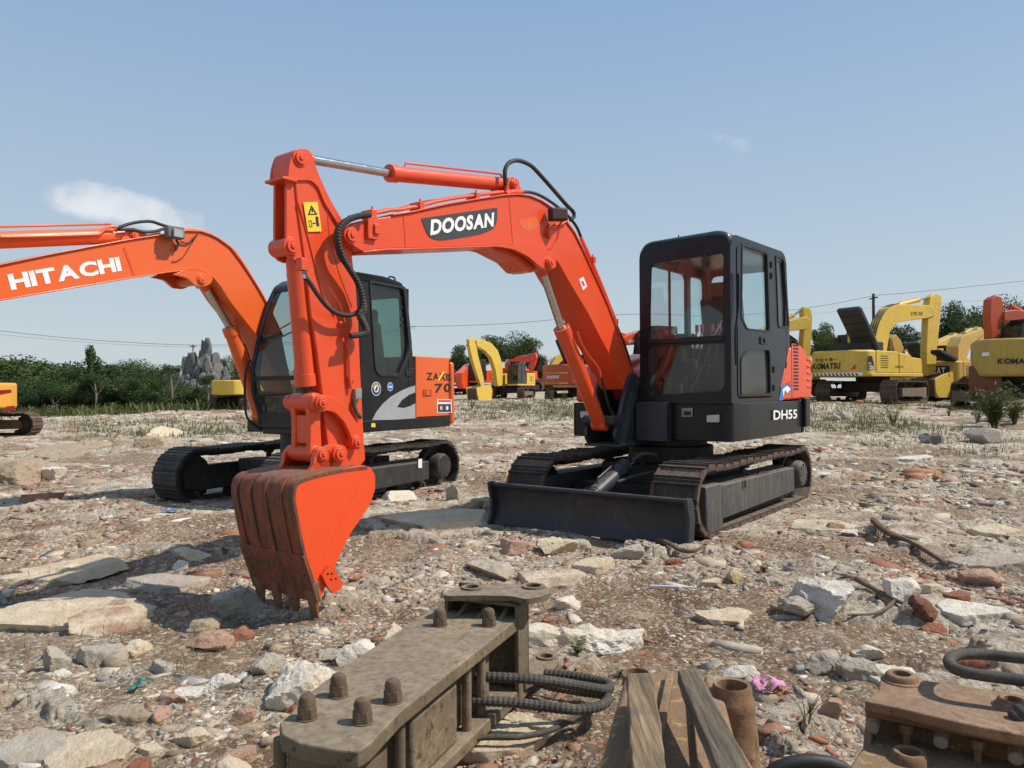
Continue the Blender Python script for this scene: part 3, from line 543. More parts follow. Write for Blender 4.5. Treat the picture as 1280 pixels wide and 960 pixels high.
# ---- arm
AN, AF = -.125, -.275
armp = [(360, 205), (364, 193), (371, 187.5), (379, 188), (386, 193), (391, 204), (400, 230), (411, 252), (425, 278), (437, 283), (446, 288), (450, 298), (444, 308), (440, 318), (442, 335), (445, 360), (448, 400), (450, 450), (452.5, 500), (455, 550), (457, 575), (450, 583), (422, 582), (412, 572), (406, 525), (403, 492), (396, 437), (389, 395), (384, 350), (379, 310), (373, 268), (369, 226), (360, 221)]
m = MB(); m.prism(rnd(D.Ls(armp, AN), .012, 3), AF, AN); arm = m.build('arm', ORANGE, dm, .006, smooth=25)
for s, l in ((1, AN), (-1, AF)):
    m = MB(); m.prism(rnd(D.Ls([(358, 226), (360, 205), (364, 192), (371, 186), (379, 186.5), (387, 192), (391, 203), (398, 222), (411, 250), (430, 282), (434, 292), (424, 286), (404, 254), (396, 234), (387, 226)], AN), .02), l, l+.014*s); m.build('cheek_plate', ORANGE, arm, .003)
    m = MB(); lq = -.147 if s > 0 else -.253; m.prism(rnd(D.Ls([(358, 222), (369, 225), (375, 262), (380, 298), (385, 312), (382, 322), (372, 327), (360, 322), (357.5, 305), (357.5, 262)], -.14), .02), lq-.010, lq+.010); m.build('ram_bracket', ORANGE, arm, .003)
    m = MB(); m.box(*sorted([D.onl(422, 402, AN)[0], D.onl(434, 402, AN)[0]]), *sorted([l, l+.02*s]), D.onl(422, 407, AN)[1], D.onl(422, 402, AN)[1]); m.build('hose_guide', ORANGE, arm, .002)
m = MB(); q = D.Ls([(347, 226), (369, 224)], AN); m.box(q[1][0], q[0][0]-.02, AF+.0, AN+.02, q[1][1]-.02, q[1][1]-.004); m.build('stop_plate', ORANGE, arm, .002)
m = MB(); m.pin(D.onl(377, 197, AN+.03), .05, AF-.015, AN+.02); m.build('pin', ORANGE, arm, .002)
m = MB(); m.pin(D.onl(438, 294, -.05), .055, BF-.02, BN+.03); m.build('pin', ORANGE, arm, .002)
m = MB(); m.pin(D.onl(373, 306, -.06), .052, -.272, -.118); m.build('pin', ORANGE, arm, .002)
m = MB(); m.tube(D.p3([(373, 254), (386, 300), (403, 368), (418, 395)], AN+.004), .004, 6); m.tube(D.p3([(409, 262), (412, 300), (425, 345), (440, 384)], AN), .004, 6); m.build('weld_seam', ORANGE, arm)
ws = decal('warning_sticker', D.Ls([(378, 253), (396, 252.5), (401, 289.5), (384, 290)], AN), STICK, arm, pl(AN+.006), .002)
q = lambda u, v: D.onl(u, v, AN)
m = MB(); m.holed([q(383.5, 269), q(395.5, 268.5), q(388, 256.5)], [[q(386, 267.6), q(393, 267.3), q(388.3, 260)]], AN+.0085, AN+.0095); m.prism([q(388, 261.5), q(389.5, 261.5), q(390, 265.5), q(388.6, 265.5)], AN+.0085, AN+.0095)
m.prism([q(393.5, 274), q(396.5, 274), q(398, 283), q(394.6, 283)], AN+.0085, AN+.0095); m.prism(circ(q(395, 273), .011, 10), AN+.0085, AN+.0095); m.prism([q(389.5, 279), q(393.5, 278.6), q(393.6, 279.8), q(389.7, 280.2)], AN+.0085, AN+.0095)
m.holed([q(384.5, 276), q(388.3, 275.8), q(389.3, 284), q(385.5, 284.2)], [[q(385.2, 276.8), q(387.7, 276.7), q(388.5, 283.2), q(386.2, 283.3)]], AN+.0085, AN+.0095); m.build('sticker_print', INK, ws, smooth=0)
# bucket ram in front of the arm and its hose fittings
p0 = D.onl(372, 308, LC+.03); p1 = D.onl(386.5, 483, LC+.03); p2 = D.onl(399, 506, LC+.08)
br = ram(dm, 'bucket_ram', p0, p1, p2, LC, .056, .032, ORANGE, DARK)
m = MB(); q = D.onl(380, 327, -.08); m.box(q[0]-.02, q[0]+.025, -.12, -.07, q[1]-.05, q[1]+.02); m.build('hose_port', ORANGE, br, .003)
hs = MB(); P = [(a[0], -.055, a[1]) for a in (D.onl(u, v, -.055) for u, v in ((380, 337), (381, 345), (387, 353), (397, 368), (408, 382), (420, 391), (434, 394), (446, 391), (452, 381)))]; hs.hose(P, .013, rib=True); hs.build('hose', RUBBER, dm, smooth=0)
m = MB(); m.cyl(P[0], (P[0][0], P[0][1], P[0][2]-.05), .013, 10); m.build('hose_fitting', LENS, dm)
for dlx, o_ in ((-.02, 0), (-.05, 2)):
    m = MB(); P = [(a[0], dlx, a[1]) for a in (D.onl(u, v, dlx) for u, v in ((461+o_, 268), (449, 270), (437, 274), (428-o_, 281), (423-o_, 291), (423-o_, 303), (428-o_, 320), (436, 335), (446, 351), (452, 368), (453+o_, 385), (449+o_, 394), (454+o_*.5, 404), (457+o_*.5, 412), (455, 417), (446, 419), (438, 420)))]; m.hose(P, .017, rib=True, n=9); m.build('hose', RUBBER if dlx > -.04 else RUBBER_D, dm, smooth=0)
m = MB(); m.hose(D.p3([(438, 420), (436, 425), (436, 432), (437, 470), (439, 486)], AN+.02), .011); m.box(*sorted([D.onl(435, 473, AN)[0], D.onl(442, 473, AN)[0]]), AN, AN+.03, D.onl(435, 476, AN)[1], D.onl(435, 470, AN)[1]); m.build('pipe', ORANGE, arm)
m = MB(); a_, b_ = D.onl(440.5, 486, AN), D.onl(448.5, 499, AN); m.box(b_[0], a_[0], AN, AN+.03, b_[1], a_[1]); m.build('valve_block', GREYP, arm, .003)
m = MB(); m.hose(D.p3([(443, 499), (443, 507), (446, 516), (451, 522)], AN+.02), .012, rib=True); m.build('hose', RUBBER_D, arm, smooth=0)
# ---- linkage
sl_ = [(390, 494), (405, 493.5), (418, 497), (432, 508), (445, 527), (454, 547), (454, 556), (447, 561), (441, 556), (438, 544), (430, 527), (419, 516), (409, 513), (400, 516), (391, 511)]
for l in (-.085, -.315):
    m = MB(); m.prism(rnd(D.Ls(sl_, -.07), .02, 3), l-.016, l+.016); m.build('side_link', ORANGE, dm, .004)
pa, pb, pd, pc = D.onl(401, 503, -.06), D.onl(447, 553, -.06), D.onl(421.5, 567, -.06), D.onl(391, 567, -.14)
hl_ = MB(); dv = (Vector(pc)-Vector(pa)).normalized(); nv = Vector((-dv.y, dv.x))
for l in (-.13, -.27):
    hl_.prism(rnd([tuple(Vector(pa)+nv*.05-dv*.045), tuple(Vector(pa)-nv*.05-dv*.045), tuple(Vector(pa)*.6+Vector(pc)*.4-nv*.035), tuple(Vector(pc)-nv*.045+dv*.04), tuple(Vector(pc)+nv*.045+dv*.04), tuple(Vector(pa)*.6+Vector(pc)*.4+nv*.035)], .03), l-.02, l+.02)
hl_.prism([tuple(Vector(pa)*.75+Vector(pc)*.25-nv*.03), tuple(Vector(pc)*.8+Vector(pa)*.2-nv*.03), tuple(Vector(pc)*.8+Vector(pa)*.2+nv*.03), tuple(Vector(pa)*.75+Vector(pc)*.25+nv*.03)], -.27, -.13)
hl_.cyl((pa[0], -.30, pa[1]), (pa[0], -.1, pa[1]), .055); hl_.cyl((pc[0], -.30, pc[1]), (pc[0], -.1, pc[1]), .05); hl_.build('bucket_link', ORANGE, dm, .004)
for q_, r_, a_, b_ in ((pa, .042, -.36, -.045), (pb, .042, -.335, -.06), (pd, .052, -.37, -.03), (pc, .042, -.35, -.05)): m = MB(); m.pin(q_, r_, a_, b_); m.build('pin', ORANGE, dm, .002)
# ---- bucket
BL_, BR_ = -.47, .10
sp = [(383, 597), (400, 592), (430, 586), (453, 581.5), (463, 584), (469, 594), (469, 612), (463, 630), (450, 650), (440, 664), (431, 681), (421, 703), (414, 716), (405, 738), (399, 752), (394, 742), (388, 722), (381, 700), (375, 676), (370, 650), (366, 625), (367.5, 610), (374, 601)]
SP = D.Ls(sp, BR_)
ctr = Vector((sum(p[0] for p in SP)/len(SP), sum(p[1] for p in SP)/len(SP)))
bmb = MB()
for l0, l1 in ((BR_-.018, BR_), (BL_, BL_+.018)): bmb.prism(rnd(SP, .01, 3), l0, l1)
bk = bmb.build('bucket', surf('bucket_orange', (.85, .075, .012), .38, dirt=(.25, .1, .04), dirt_amt=.25, dirt_scale=4, bump=.0015, bump_scale=30, coat=.2, var=.05), dm, .005, smooth=30)
shell_px = [(459, 582.5), (430, 586), (400, 592), (383, 597), (374, 601), (367.5, 610), (366, 625), (370, 650), (375, 676), (381, 700), (388, 722), (395, 745), (397, 752)]
S = spline([(a, 0, b) for a, b in D.Ls(shell_px, BR_)], 4); a = [(p.x, p.z) for p in S]
b = []
for i, p in enumerate(S):
    t = (S[min(i+1, len(S)-1)]-S[max(i-1, 0)]).normalized(); n = Vector((-t.z, 0, t.x)); n = n if n.dot(Vector((ctr.x, 0, ctr.y))-p) > 0 else -n; b.append((p.x+n.x*.016, p.z+n.z*.016))
m = MB(); m.prism(a+b[::-1], BL_-.004, BR_+.004); sh = m.build('bucket_shell', BUCKET_BACK, bk, 0, smooth=40)
# wear strips up the back, overlapping lip
i0 = int(len(S)*.30)
for l in (-.45, -.32, -.18, -.04):
    q1 = [(p.x, p.z) for p in S[i0:]]; q2 = []
    for i, p in enumerate(S):
        if i < i0: continue
        t = (S[min(i+1, len(S)-1)]-S[max(i-1, 0)]).normalized(); n = Vector((-t.z, 0, t.x)); n = -n if n.dot(Vector((ctr.x, 0, ctr.y))-p) > 0 else n; q2.append((p.x+n.x*.009, p.z+n.z*.009))
    m = MB(); m.prism(q1+q2[::-1], l, l+.05); m.build('wear_strip', BUCKET_BACK, sh, .002)
m = MB(); q1, q2 = [(p.x, p.z) for p in S[int(len(S)*.72):]], []
for i, p in enumerate(S):
    if i < int(len(S)*.72): continue
    t = (S[min(i+1, len(S)-1)]-S[max(i-1, 0)]).normalized(); n = Vector((-t.z, 0, t.x)); n = -n if n.dot(Vector((ctr.x, 0, ctr.y))-p) > 0 else n; q2.append((p.x+n.x*.013, p.z+n.z*.013))
m.prism(q1+q2[::-1], BL_-.012, BR_+.012); m.build('lip_plate', BUCKET_BACK, sh, .003)
e0, e1 = Vector((SP[15][0], SP[15][1])) if False else Vector(D.onl(391, 722, BR_)), Vector(D.onl(398, 752, BR_)); e1b = Vector(D.onl(399.5, 774, BR_))
dt = (e1-e0).normalized(); nt_ = Vector((-dt.y, dt.x)); nt_ = nt_ if nt_.dot(ctr-e0) < 0 else -nt_
TOOTH = surf('worn_tooth_steel', (.20, .11, .05), .6, dirt=(.08, .05, .03), dirt_amt=.8, dirt_scale=8, bump=.003, edge=(.34, .08, .03))
for l in (-.465, -.305, -.14, .025):
    m = MB(); tip = e1b; c0 = e0+dt*.03
    m.poly([(c0.x+nt_.x*.022, l, c0.y+nt_.y*.022), (c0.x+nt_.x*.022, l+.085, c0.y+nt_.y*.022), (c0.x-nt_.x*.03, l+.085, c0.y-nt_.y*.03), (c0.x-nt_.x*.03, l, c0.y-nt_.y*.03)],
           [(tip.x+.004, l+.01, tip.y), (tip.x+.004, l+.065, tip.y), (tip.x-.006, l+.065, tip.y), (tip.x-.006, l+.01, tip.y)])
    m.poly([(e0.x+nt_.x*.028-dt.x*.06, l+.008, e0.y+nt_.y*.028-dt.y*.06), (e0.x+nt_.x*.028-dt.x*.06, l+.067, e0.y+nt_.y*.028-dt.y*.06), (e0.x-nt_.x*.02, l+.067, e0.y-nt_.y*.02), (e0.x-nt_.x*.02, l+.008, e0.y-nt_.y*.02)],
           [(e1.x+nt_.x*.02, l-.004, e1.y), (e1.x+nt_.x*.02, l+.079, e1.y), (e1.x-nt_.x*.022, l+.079, e1.y), (e1.x-nt_.x*.022, l-.004, e1.y)])
    m.build('tooth', TOOTH, bk, .004)
for l, s in ((BR_, 1), (BL_, -1)):
    m = MB(); sc_px = [(399, 719), (408, 705), (413, 708), (420, 720), (425, 728), (423, 735), (413, 741), (406, 733)]
    hp = D.Ls(sc_px, BR_); holes = [circ(D.onl(u, v, BR_), .008, 10) for u, v in ((406, 717), (411, 716.5), (410, 724), (416, 723))]
    m.holed(rnd(hp, .006), holes, l+.002*s, l+.026*s); m.build('side_cutter', ORANGE, bk, .003)
for l in (-.07, -.345):
    m = MB(); m.prism(rnd(D.Ls([(386, 592), (396, 576), (400, 566), (410, 557), (422, 554.5), (431, 560), (434, 573), (441, 581), (458, 582), (440, 588), (410, 594)], -.05), .012, 3), l-.016, l+.016)
    m.prism(rnd([(pc[0]-.055, pc[1]-.10), (pc[0]+.07, pc[1]-.14), (pc[0]+.055, pc[1]), (pc[0]+.0, pc[1]+.05), (pc[0]-.05, pc[1]+.02), (pc[0]-.10, pc[1]-.03)], .03), l-.016, l+.016)
    m.build('bucket_ear', ORANGE, bk, .004)
m = MB(); m.tube(D.p3([(400, 594), (388, 603), (380, 615), (378, 640)], BR_+.001), .0001, 4); m.tube(D.p3([(459, 586), (440, 625), (420, 665), (402, 702), (394, 716)], BR_+.0), .003, 6); m.build('weld_seam', ORANGE, bk)
# ================================================================== the second orange excavator, behind on the left
Z = Fr(-2.466, 9.573, -.12, -121.3)
zm = root('medium_excavator', Z, 'lighter orange excavator with charcoal curved-glass cab, boom reaching out of view', 'excavator')
T_Z = dict(shoe=SHOE_B, dark=SHOE_B, frame=TFRAME_B)
track(zm, -1.22, 1.15, .325, .345, .66, 1.10, 40, T_Z, 1, grouser=3, rollers=5, gh=.022, thick=.028)
track(zm, -1.22, 1.15, .325, .345, -1.10, -.66, 40, T_Z, -1, grouser=3, rollers=5, gh=.022, thick=.028)
m = MB(); m.prismz(rnd([(.62, -.7), (.5, -.3), (.5, .3), (.62, .7), (.3, .7), (.2, .45), (-.2, .45), (-.3, .7), (-.62, .7), (-.5, .3), (-.5, -.3), (-.62, -.7), (-.3, -.7), (-.2, -.45), (.2, -.45), (.3, -.7)], .05), .34, .52)
m.cyl((0, 0, .5), (0, 0, .86), .42, 32); m.build('carbody', TFRAME_B, zm, .01)
a = Z.Ls([(522, 572)]*1, 1.1); m = MB()
# upper structure
m = MB(); m.prismz(rnd([(.95, 1.06), (.95, .12), (.7, .1), (.7, -.42), (.1, -.42), (.0, -.98), (-1.15, -.98), (-1.5, -.8), (-1.64, -.35), (-1.66, 0), (-1.64, .35), (-1.56, .8), (-1.44, 1.07)], [.12, .05, .02, .02, .05, .1, .2, .2, .1, .1, .1, .1, .1]), .86, 1.0)
zd = m.build('deck_skirt', BLACK_Z, zm, .02, seg=3)
m = MB(); m.prismz(rnd([(-.665, 1.075), (-.665, -.98), (-1.15, -.98), (-1.5, -.82), (-1.63, -.35), (-1.65, 0), (-1.63, .35), (-1.55, .84), (-1.42, 1.075)], [.01, .01, .2, .2, .1, .1, .1, .1, .1]), 1.005, 1.77)
zh = m.build('engine_cover', ORANGE_Z, zm, .06, seg=4)
m = MB(); m.prismz(rnd([(-1.49, 1.082), (-1.40, 1.082), (-1.38, 1.0), (-1.1, .9), (-1.1, -.9), (-1.2, -.99), (-1.52, -.84), (-1.66, -.3), (-1.69, 0), (-1.66, .3), (-1.60, .86)], [.05, .0, 0, 0, 0, .2, .2, .1, .1, .1, .1]), .89, 1.72)
m.build('counterweight', ORANGE_Z, zm, .06, seg=4)
m = MB(); m.prism(rnd([(-.05, 1.0), (-.1, 1.35), (-.2, 1.45), (-.66, 1.7), (-.66, 1.0)], .06), -.97, -.45); m.build('side_cover', ORANGE_Z, zm, .03)
CL0, CL1 = .12, 1.06
prof = Z.Ls([(352, 352), (341, 359), (331, 380), (325, 400), (317, 432), (311, 462), (312, 492), (320, 517)], .1)
prof = [(a, b) for a, b in prof]
f_at = lambda z: np.interp(z, [p[1] for p in prof[::-1]], [p[0] for p in prof[::-1]])
rear = Z.Ls([(507, 356), (513, 410), (519, 455), (521, 500)], 1.06)
outl = prof+[(.93, 1.0), (-.66, 1.0), (-.66, 1.5), (-.62, 1.8), (-.49, 2.5), (-.44, 2.62), (-.1, 2.675), (.4, 2.68)]
dh = rnd(Z.Ls([(462, 353), (504, 361), (511, 436), (497, 469), (473, 468), (468.5, 459)], 1.06), [.05, .05, .08, .05, .06, .05])
ff = [(f_at(z)-.10, z) for z in (2.5, 2.3, 2.1, 1.9, 1.7, 1.5, 1.35)]
fwin = rnd(ff+[(.42, 1.3), (.42, 2.55)], .04)
m = MB(); m.holed(rnd(outl, [.03]*len(prof)+[.06, .02, .03, .03, .05, .06, .06, .06]), [dh, fwin], CL1-.045, CL1); zc = m.build('cab', BLACK_Z, zm, .012, seg=3)
m = MB(); rw = rnd([(-.45, 1.6), (-.36, 2.5), (.45, 2.5), (.45, 1.5), (-.45, 1.5)], .06); m.holed(rnd(outl, .04), [rw, fwin], CL0, CL0+.045); m.build('right_wall', BLACK_Z, zc, .01)
m = MB(); m.prism(dh, CL1-.03, CL1-.024); m.build('door_window', GLASS_G, zc, smooth=0)
m = MB(); m.prism(fwin, CL1-.03, CL1-.024); m.build('quarter_window', GLASS_G, zc, smooth=0); m = MB(); m.prism(rw, CL0+.01, CL0+.016); m.build('right_window', GLASS_G, zc, smooth=0)
# door seams and inner frame round the window
cx, cz = .02, 1.98
m = MB(); m.holed([((a-cx)*1.10+cx, (b-cz)*1.045+cz) for a, b in dh], [dh], CL1, CL1+.012); m.build('window_seal', INK, zc)
m = MB(); q = Z.Ls([(449.5, 350), (456, 541), (452, 541)], 1.06); m.tube([(q[0][0], CL1, q[0][1]), (q[0][0]-.02, CL1, 1.02)], .006, 6); m.tube([(-.46, CL1, 2.55), (-.55, CL1, 1.95), (-.44, CL1, 1.62), (-.6, CL1, 1.60), (-.655, CL1, 1.62)], .006, 6); m.build('door_seam', INK, zc)
m = MB(); a_ = Z.onl(507, 464, 1.06); b_ = Z.onl(515, 470, 1.06); m.box(b_[0], a_[0], CL1, CL1+.012, b_[1], a_[1]); m.build('handle', INK, zc, .004)
m = MB()
for v in (374, 384, 399, 407): q = Z.onl(505, v, 1.06); m.box(q[0]-.02, q[0]+.03, CL1-.05, CL1-.02, q[1]-.015, q[1]+.015)
m.build('hinge', INK, zc)
m = MB(); m.prism([(p[0]-.02, p[1]) for p in outl[len(prof):][3:]]+[(.62, 2.64), (.60, 2.60), (-.3, 2.58), (-.5, 2.3), (-.6, 1.8)], CL0+.01, CL1-.01) if False else m.prism(rnd([(.63, 2.60), (.45, 2.695), (-.1, 2.70), (-.42, 2.66), (-.47, 2.58)], [.02, .1, .1, .06, .02]), CL0+.0, CL1-.0); m.build('cab_roof', BLACK_Z, zc, .05, seg=4)
for fx in (-.36, .56):
    m = MB(); m.hose([(fx+.06, .95 if fx < 0 else .2, 2.67), (fx+.05, .95 if fx < 0 else .2, 2.73), (fx-.05, .95 if fx < 0 else .2, 2.73), (fx-.06, .95 if fx < 0 else .2, 2.67)], .011); m.build('lifting_eye', BLACK_Z, zc)
rb = rnd([(CL0+.1, 1.75), (CL1-.1, 1.75), (CL1-.14, 2.5), (CL0+.14, 2.5)], .06); m = MB(); m.holed([(CL0, 1.0), (CL1, 1.0), (CL1, 2.6), (CL0, 2.6)], [rb], -.55, -.52, 'f'); m.build('rear_wall', BLACK_Z, zc); m = MB(); m.prismf(rb, -.54, -.534); m.build('rear_window', GLASS_G, zc, smooth=0)
def skin(z0, z1, l0, l1, inset, th, n=14):
    zs = [z0+(z1-z0)*k/n for k in range(n+1)]; mm = MB(); a = [(f_at(z)-inset, z) for z in zs]; b = [(f_at(z)-inset-th, z) for z in zs]; mm.prism(a+b[::-1], l0, l1); return mm
skin(1.50, 2.52, CL0+.04, CL1-.04, .012, .006).build('front_window', GLASS_G, zc, smooth=60)
skin(1.08, 1.47, CL0+.04, CL1-.04, .012, .006).build('lower_front_window', GLASS_G, zc, smooth=60)
m = skin(1.46, 1.51, CL0+.03, CL1-.03, 0, .04, 3); m.build('window_bar', INK, zc)
m = skin(.93, 1.1, CL0+.01, CL1-.01, .0, .05, 4); m.build('front_apron', BLACK_Z, zc, .01)
m = skin(2.48, 2.62, CL0+.01, CL1-.01, .0, .05, 4); m.build('front_header', BLACK_Z, zc, .01)
for l in (CL0, CL1-.05): m = skin(1.0, 2.62, l, l+.05, -.008, .06, 20); m.build('front_post', BLACK_Z, zc, .015, smooth=60)
m = MB(); m.box(-.2, .3, .35, .85, 1.3, 1.45); m.obox((-.3, .6, 1.8), (.06, 0, 0), (0, .24, 0), (.06, 0, .38)); m.obox((-.33, .6, 2.25), (.04, 0, 0), (0, .14, 0), (0, 0, .1)); m.build('operator_seat', SEAT, zc, .05)
m = MB(); m.obox((.15, .2, 1.5), (.3, 0, 0), (0, .07, 0), (0, 0, .12)); m.obox((.15, .95, 1.5), (.3, 0, 0), (0, .05, 0), (0, 0, .1)); m.box(-.5, .9, CL0+.05, CL1-.05, 1.0, 1.04); m.build('console', SEAT, zc, .02)
m = MB(); m.tube([(.93, .3, 2.0), (.8, .7, 2.2)], .008, 6); m.tube([(f_at(2.1)-.05, .25, 1.9), (f_at(2.1)-.1, .9, 2.12)], .008, 6); m.build('wiper', GREYP, zc)
m = MB(); m.obox((.55, .95, 2.0), (.005, 0, 0), (0, .04, 0), (0, 0, .07)); m.build('paper_sheet', WHITE, zc)
m = MB(); P = [(a[0], .10, a[1]) for a in (Z.onl(u, v, .1) for u, v in ((312, 450), (307, 465), (306, 485), (306, 505), (309, 522), (318, 531), (328, 537)))]; m.hose(P, .013); m.build('guard_rail', INK, zc)
# stickers on the cab flank
zp = pl(1.062)
for (u, v, ru, mt, sub) in ((470, 486, .082, WHITE, 1), (487.5, 483.5, .052, WHITE, 0)):
    c = Z.onl(u, v, 1.06); s1 = decal('round_sticker', circ(c, ru, 28), mt, zc, zp); s2 = decal('sticker_ring', circ(c, ru*.9, 28), NAVY if sub else BLUE, s1, pl(1.0645), .001)
    if sub:
        decal('sticker_middle', circ(c, ru*.52, 20), WHITE, s1, pl(1.066), .001); decal('sticker_print', [(c[0]+.03, c[1]-.02), (c[0]+.0, c[1]+.03), (c[0]-.03, c[1]+.02), (c[0]-.005, c[1]-.03)], NAVY, s1, pl(1.0675), .001)
        for k in range(7): a = R(25+k*22); decal('sticker_star', circ((c[0]+ru*.7*math.cos(a), c[1]+ru*.7*math.sin(a)), .009, 5), STICK, s1, pl(1.066), .001)
    else: decal('sticker_print', [(c[0]+.035, c[1]-.007), (c[0]-.035, c[1]-.007), (c[0]-.035, c[1]+.007), (c[0]+.035, c[1]+.007)], WHITE, s1, pl(1.066), .001)
sw = Z.Ls([(465, 525), (470, 515), (478, 505), (488, 496), (500, 489), (510, 484.5), (520, 481), (520.5, 502), (510, 505), (503, 509), (500, 510), (505, 516), (521, 524), (521, 525)], 1.06)
sw = Z.Ls([(465, 525), (470, 515), (478, 505), (488, 496), (500, 489), (510, 484.5), (520, 481.5), (520.5, 490), (512, 493), (502, 500), (496, 509), (505, 510), (514, 507), (520.8, 503), (521, 524)], 1.06)
decal('silver_swoosh', sw, surf('silver_film', (.42, .43, .44), .4, metal=.2, dirt_amt=.1, bump=0, var=.35), zc, zp)
decal('yellow_sticker', Z.Ls([(464, 529), (469, 529), (469, 534), (464, 534)], 1.065), STICK, zd, pl(1.066))
zq = pl(1.077)
text('model_lettering', 'ZAXIS', INK, zh, Z.onl(533, 475, 1.075), Z.onl(564, 476, 1.075), Z.onl(533, 465.5, 1.075), lambda a, b, h: (a, 1.0785, b), bold=.03)
text('model_number', '70', INK, zh, Z.onl(543, 491, 1.075), Z.onl(563.5, 490, 1.075), Z.onl(543.5, 479.5, 1.075), lambda a, b, h: (a, 1.0785, b), bold=.03)
s1 = decal('yellow_letter_stroke', Z.Ls([(546, 476), (549, 476), (556, 464.5), (553, 464.5)], 1.075), STICK, zh, pl(1.0795), .001)
l_ = Z.Ls([(528.5, 487), (539, 487), (539, 495), (528.5, 495)], 1.075); s1 = decal('latch_plate', l_, surf('latch_red', (.5, .06, .02), .5), zh, zq, .006); c = Z.onl(533.5, 491, 1.075); decal('latch', [(c[0]+.03, c[1]-.03), (c[0]-.03, c[1]-.03), (c[0]-.03, c[1]+.03), (c[0]+.03, c[1]+.03)], ORANGE_Z, s1, pl(1.084), .006)
s1 = decal('white_sticker', Z.Ls([(546, 499), (564, 499), (564.5, 516), (546, 516)], 1.075), WHITE, zh, zq); decal('sticker_print', Z.Ls([(547, 505), (563, 505), (563.5, 515), (547, 515)], 1.075), NAVY, s1, pl(1.0795), .001); decal('sticker_print', Z.Ls([(547.5, 500), (563, 500), (563, 502.5), (547.5, 502.5)], 1.075), RED, s1, pl(1.0795), .001)
for u in (551, 558.5): c = Z.onl(u, 510, 1.075); decal('sticker_dot', circ(c, .028, 14), STICK if u < 555 else WHITE, s1, pl(1.0808), .001)
m = MB(); q = Z.Ls([(563.5, 447), (568, 460), (568, 525)], 1.075); m.tube([(-1.36, 1.02, 1.768), (-1.385, 1.075, 1.72), (-1.385, 1.077, 1.02)], .006, 6); m.build('panel_seam', INK, zh)
decal('track_sticker', Z.Ls([(523.5, 574), (528, 573.5), (528, 585), (523.5, 585)], 1.10), WHITE, zm, pl(1.092))
# boom and its rams
ZN, ZF = .10, -.26
bt = [(0, 332), (60, 319.5), (125, 307), (170, 299), (212, 293), (232, 289.5), (250, 290), (262, 294), (272, 299), (287, 310), (300, 327), (312, 345), (322, 361), (336, 386), (352, 420)]
bb = [(337, 432), (320, 418), (300, 393), (285, 373), (275, 357), (267, 347), (257, 340), (245, 336.5), (232, 337), (207, 339.5), (165, 346), (100, 357), (0, 374)]
T, B_ = Z.Ls(bt, ZN), Z.Ls(bb, ZN)
# beyond the picture's edge the beam runs on to its tip
tipd = (Vector(T[0])-Vector(T[2])).normalized(); T = [tuple(Vector(T[0])+tipd*.75)]+T; B_ = B_+[tuple(Vector(B_[-1])+tipd*.78+Vector((0, .05)))]
T = T+[(.42, 1.22)]; B_ = [(.24, 1.08), (.12, 1.2), (.26, 1.4)][::1][:1]+[(.55, 1.30)]+B_[1:]
m = MB(); m.prism(T+B_, ZF, ZN); zb = m.build('boom', ORANGE_Z, zm, .008, smooth=25)
def zstrip(P, sg, th=.014, name='top_flange'):
    P = [Vector(p) for p in P]; a, b = [], []
    for i, p in enumerate(P):
        t = (P[min(i+1, len(P)-1)]-P[max(i-1, 0)]).normalized(); n = Vector((-t.y, t.x)); n = n if n.y*sg > 0 else -n; a.append(tuple(p+n*th)); b.append(tuple(p))
    mm = MB(); mm.prism(a+b[::-1], ZF-.015, ZN+.02); mm.build(name, ORANGE_Z, zb, .004)
zstrip(T[:-1], 1); zstrip(B_[5:], -1, name='bottom_flange')
m = MB(); m.tube(Z.p3([(154, 310), (167, 346)], ZN), .004, 6); m.tube(Z.p3([(156, 309.5), (169, 345.5)], ZN), .002, 6); m.build('weld_seam', RED, zb)
text('brand_lettering', 'HITACHI', WHITE, zb, Z.onl(14, 363, ZN), Z.onl(152.5, 338.5, ZN), Z.onl(8.5, 343, ZN), lambda a, b, h: (a, ZN+.003, b), bold=.045, space=.55)
for l in (ZN-.0, ZF+.0): m = MB(); m.prism(rnd(Z.Ls([(215, 343), (232, 337), (245, 336.5), (257, 340), (265, 348), (262, 355), (254, 358.5), (243, 357), (232, 347)], ZN), .02), l-.02, l+.02); m.build('ram_mount', ORANGE_Z, zb, .004)
m = MB(); m.pin(Z.onl(252, 349, .12), .06, ZF-.03, ZN+.03); m.build('pin', ORANGE_Z, zb, .002)
LZ = -.08
ram(zm, 'boom_ram', (.78, 1.05), Z.onl(287, 409, LZ), Z.onl(253, 352, LZ), LZ, .078, .042, ORANGE_Z, CHROME)
q0 = Z.onl(161, 294, LZ); q1 = Z.onl(0, 300, LZ); dd = (Vector(q1)-Vector(q0)); 
ram(zm, 'arm_ram', q0, tuple(Vector(q0)+dd*1.25), tuple(Vector(q0)+dd*1.6), LZ, .075, .04, ORANGE_Z, CHROME)
for l in (LZ-.07, LZ+.07): m = MB(); m.prism(rnd([(q0[0]+.14, q0[1]-.10), (q0[0]+.07, q0[1]+.04), (q0[0], q0[1]+.075), (q0[0]-.07, q0[1]+.04), (q0[0]-.34, q0[1]-.02), (q0[0]-.36, q0[1]-.06)], .03), l-.012, l+.012); m.build('ram_mount', ORANGE_Z, zb, .003)
m = MB(); m.pin(q0, .045, LZ-.1, LZ+.1); m.build('pin', ORANGE_Z, zb, .002)
def zpipe(pts, l, r, mat, nm): mm = MB(); mm.hose([(a[0], l, a[1]) for a in (Z.onl(u, v, l) for u, v in pts)], r); mm.build(nm, mat, zb)
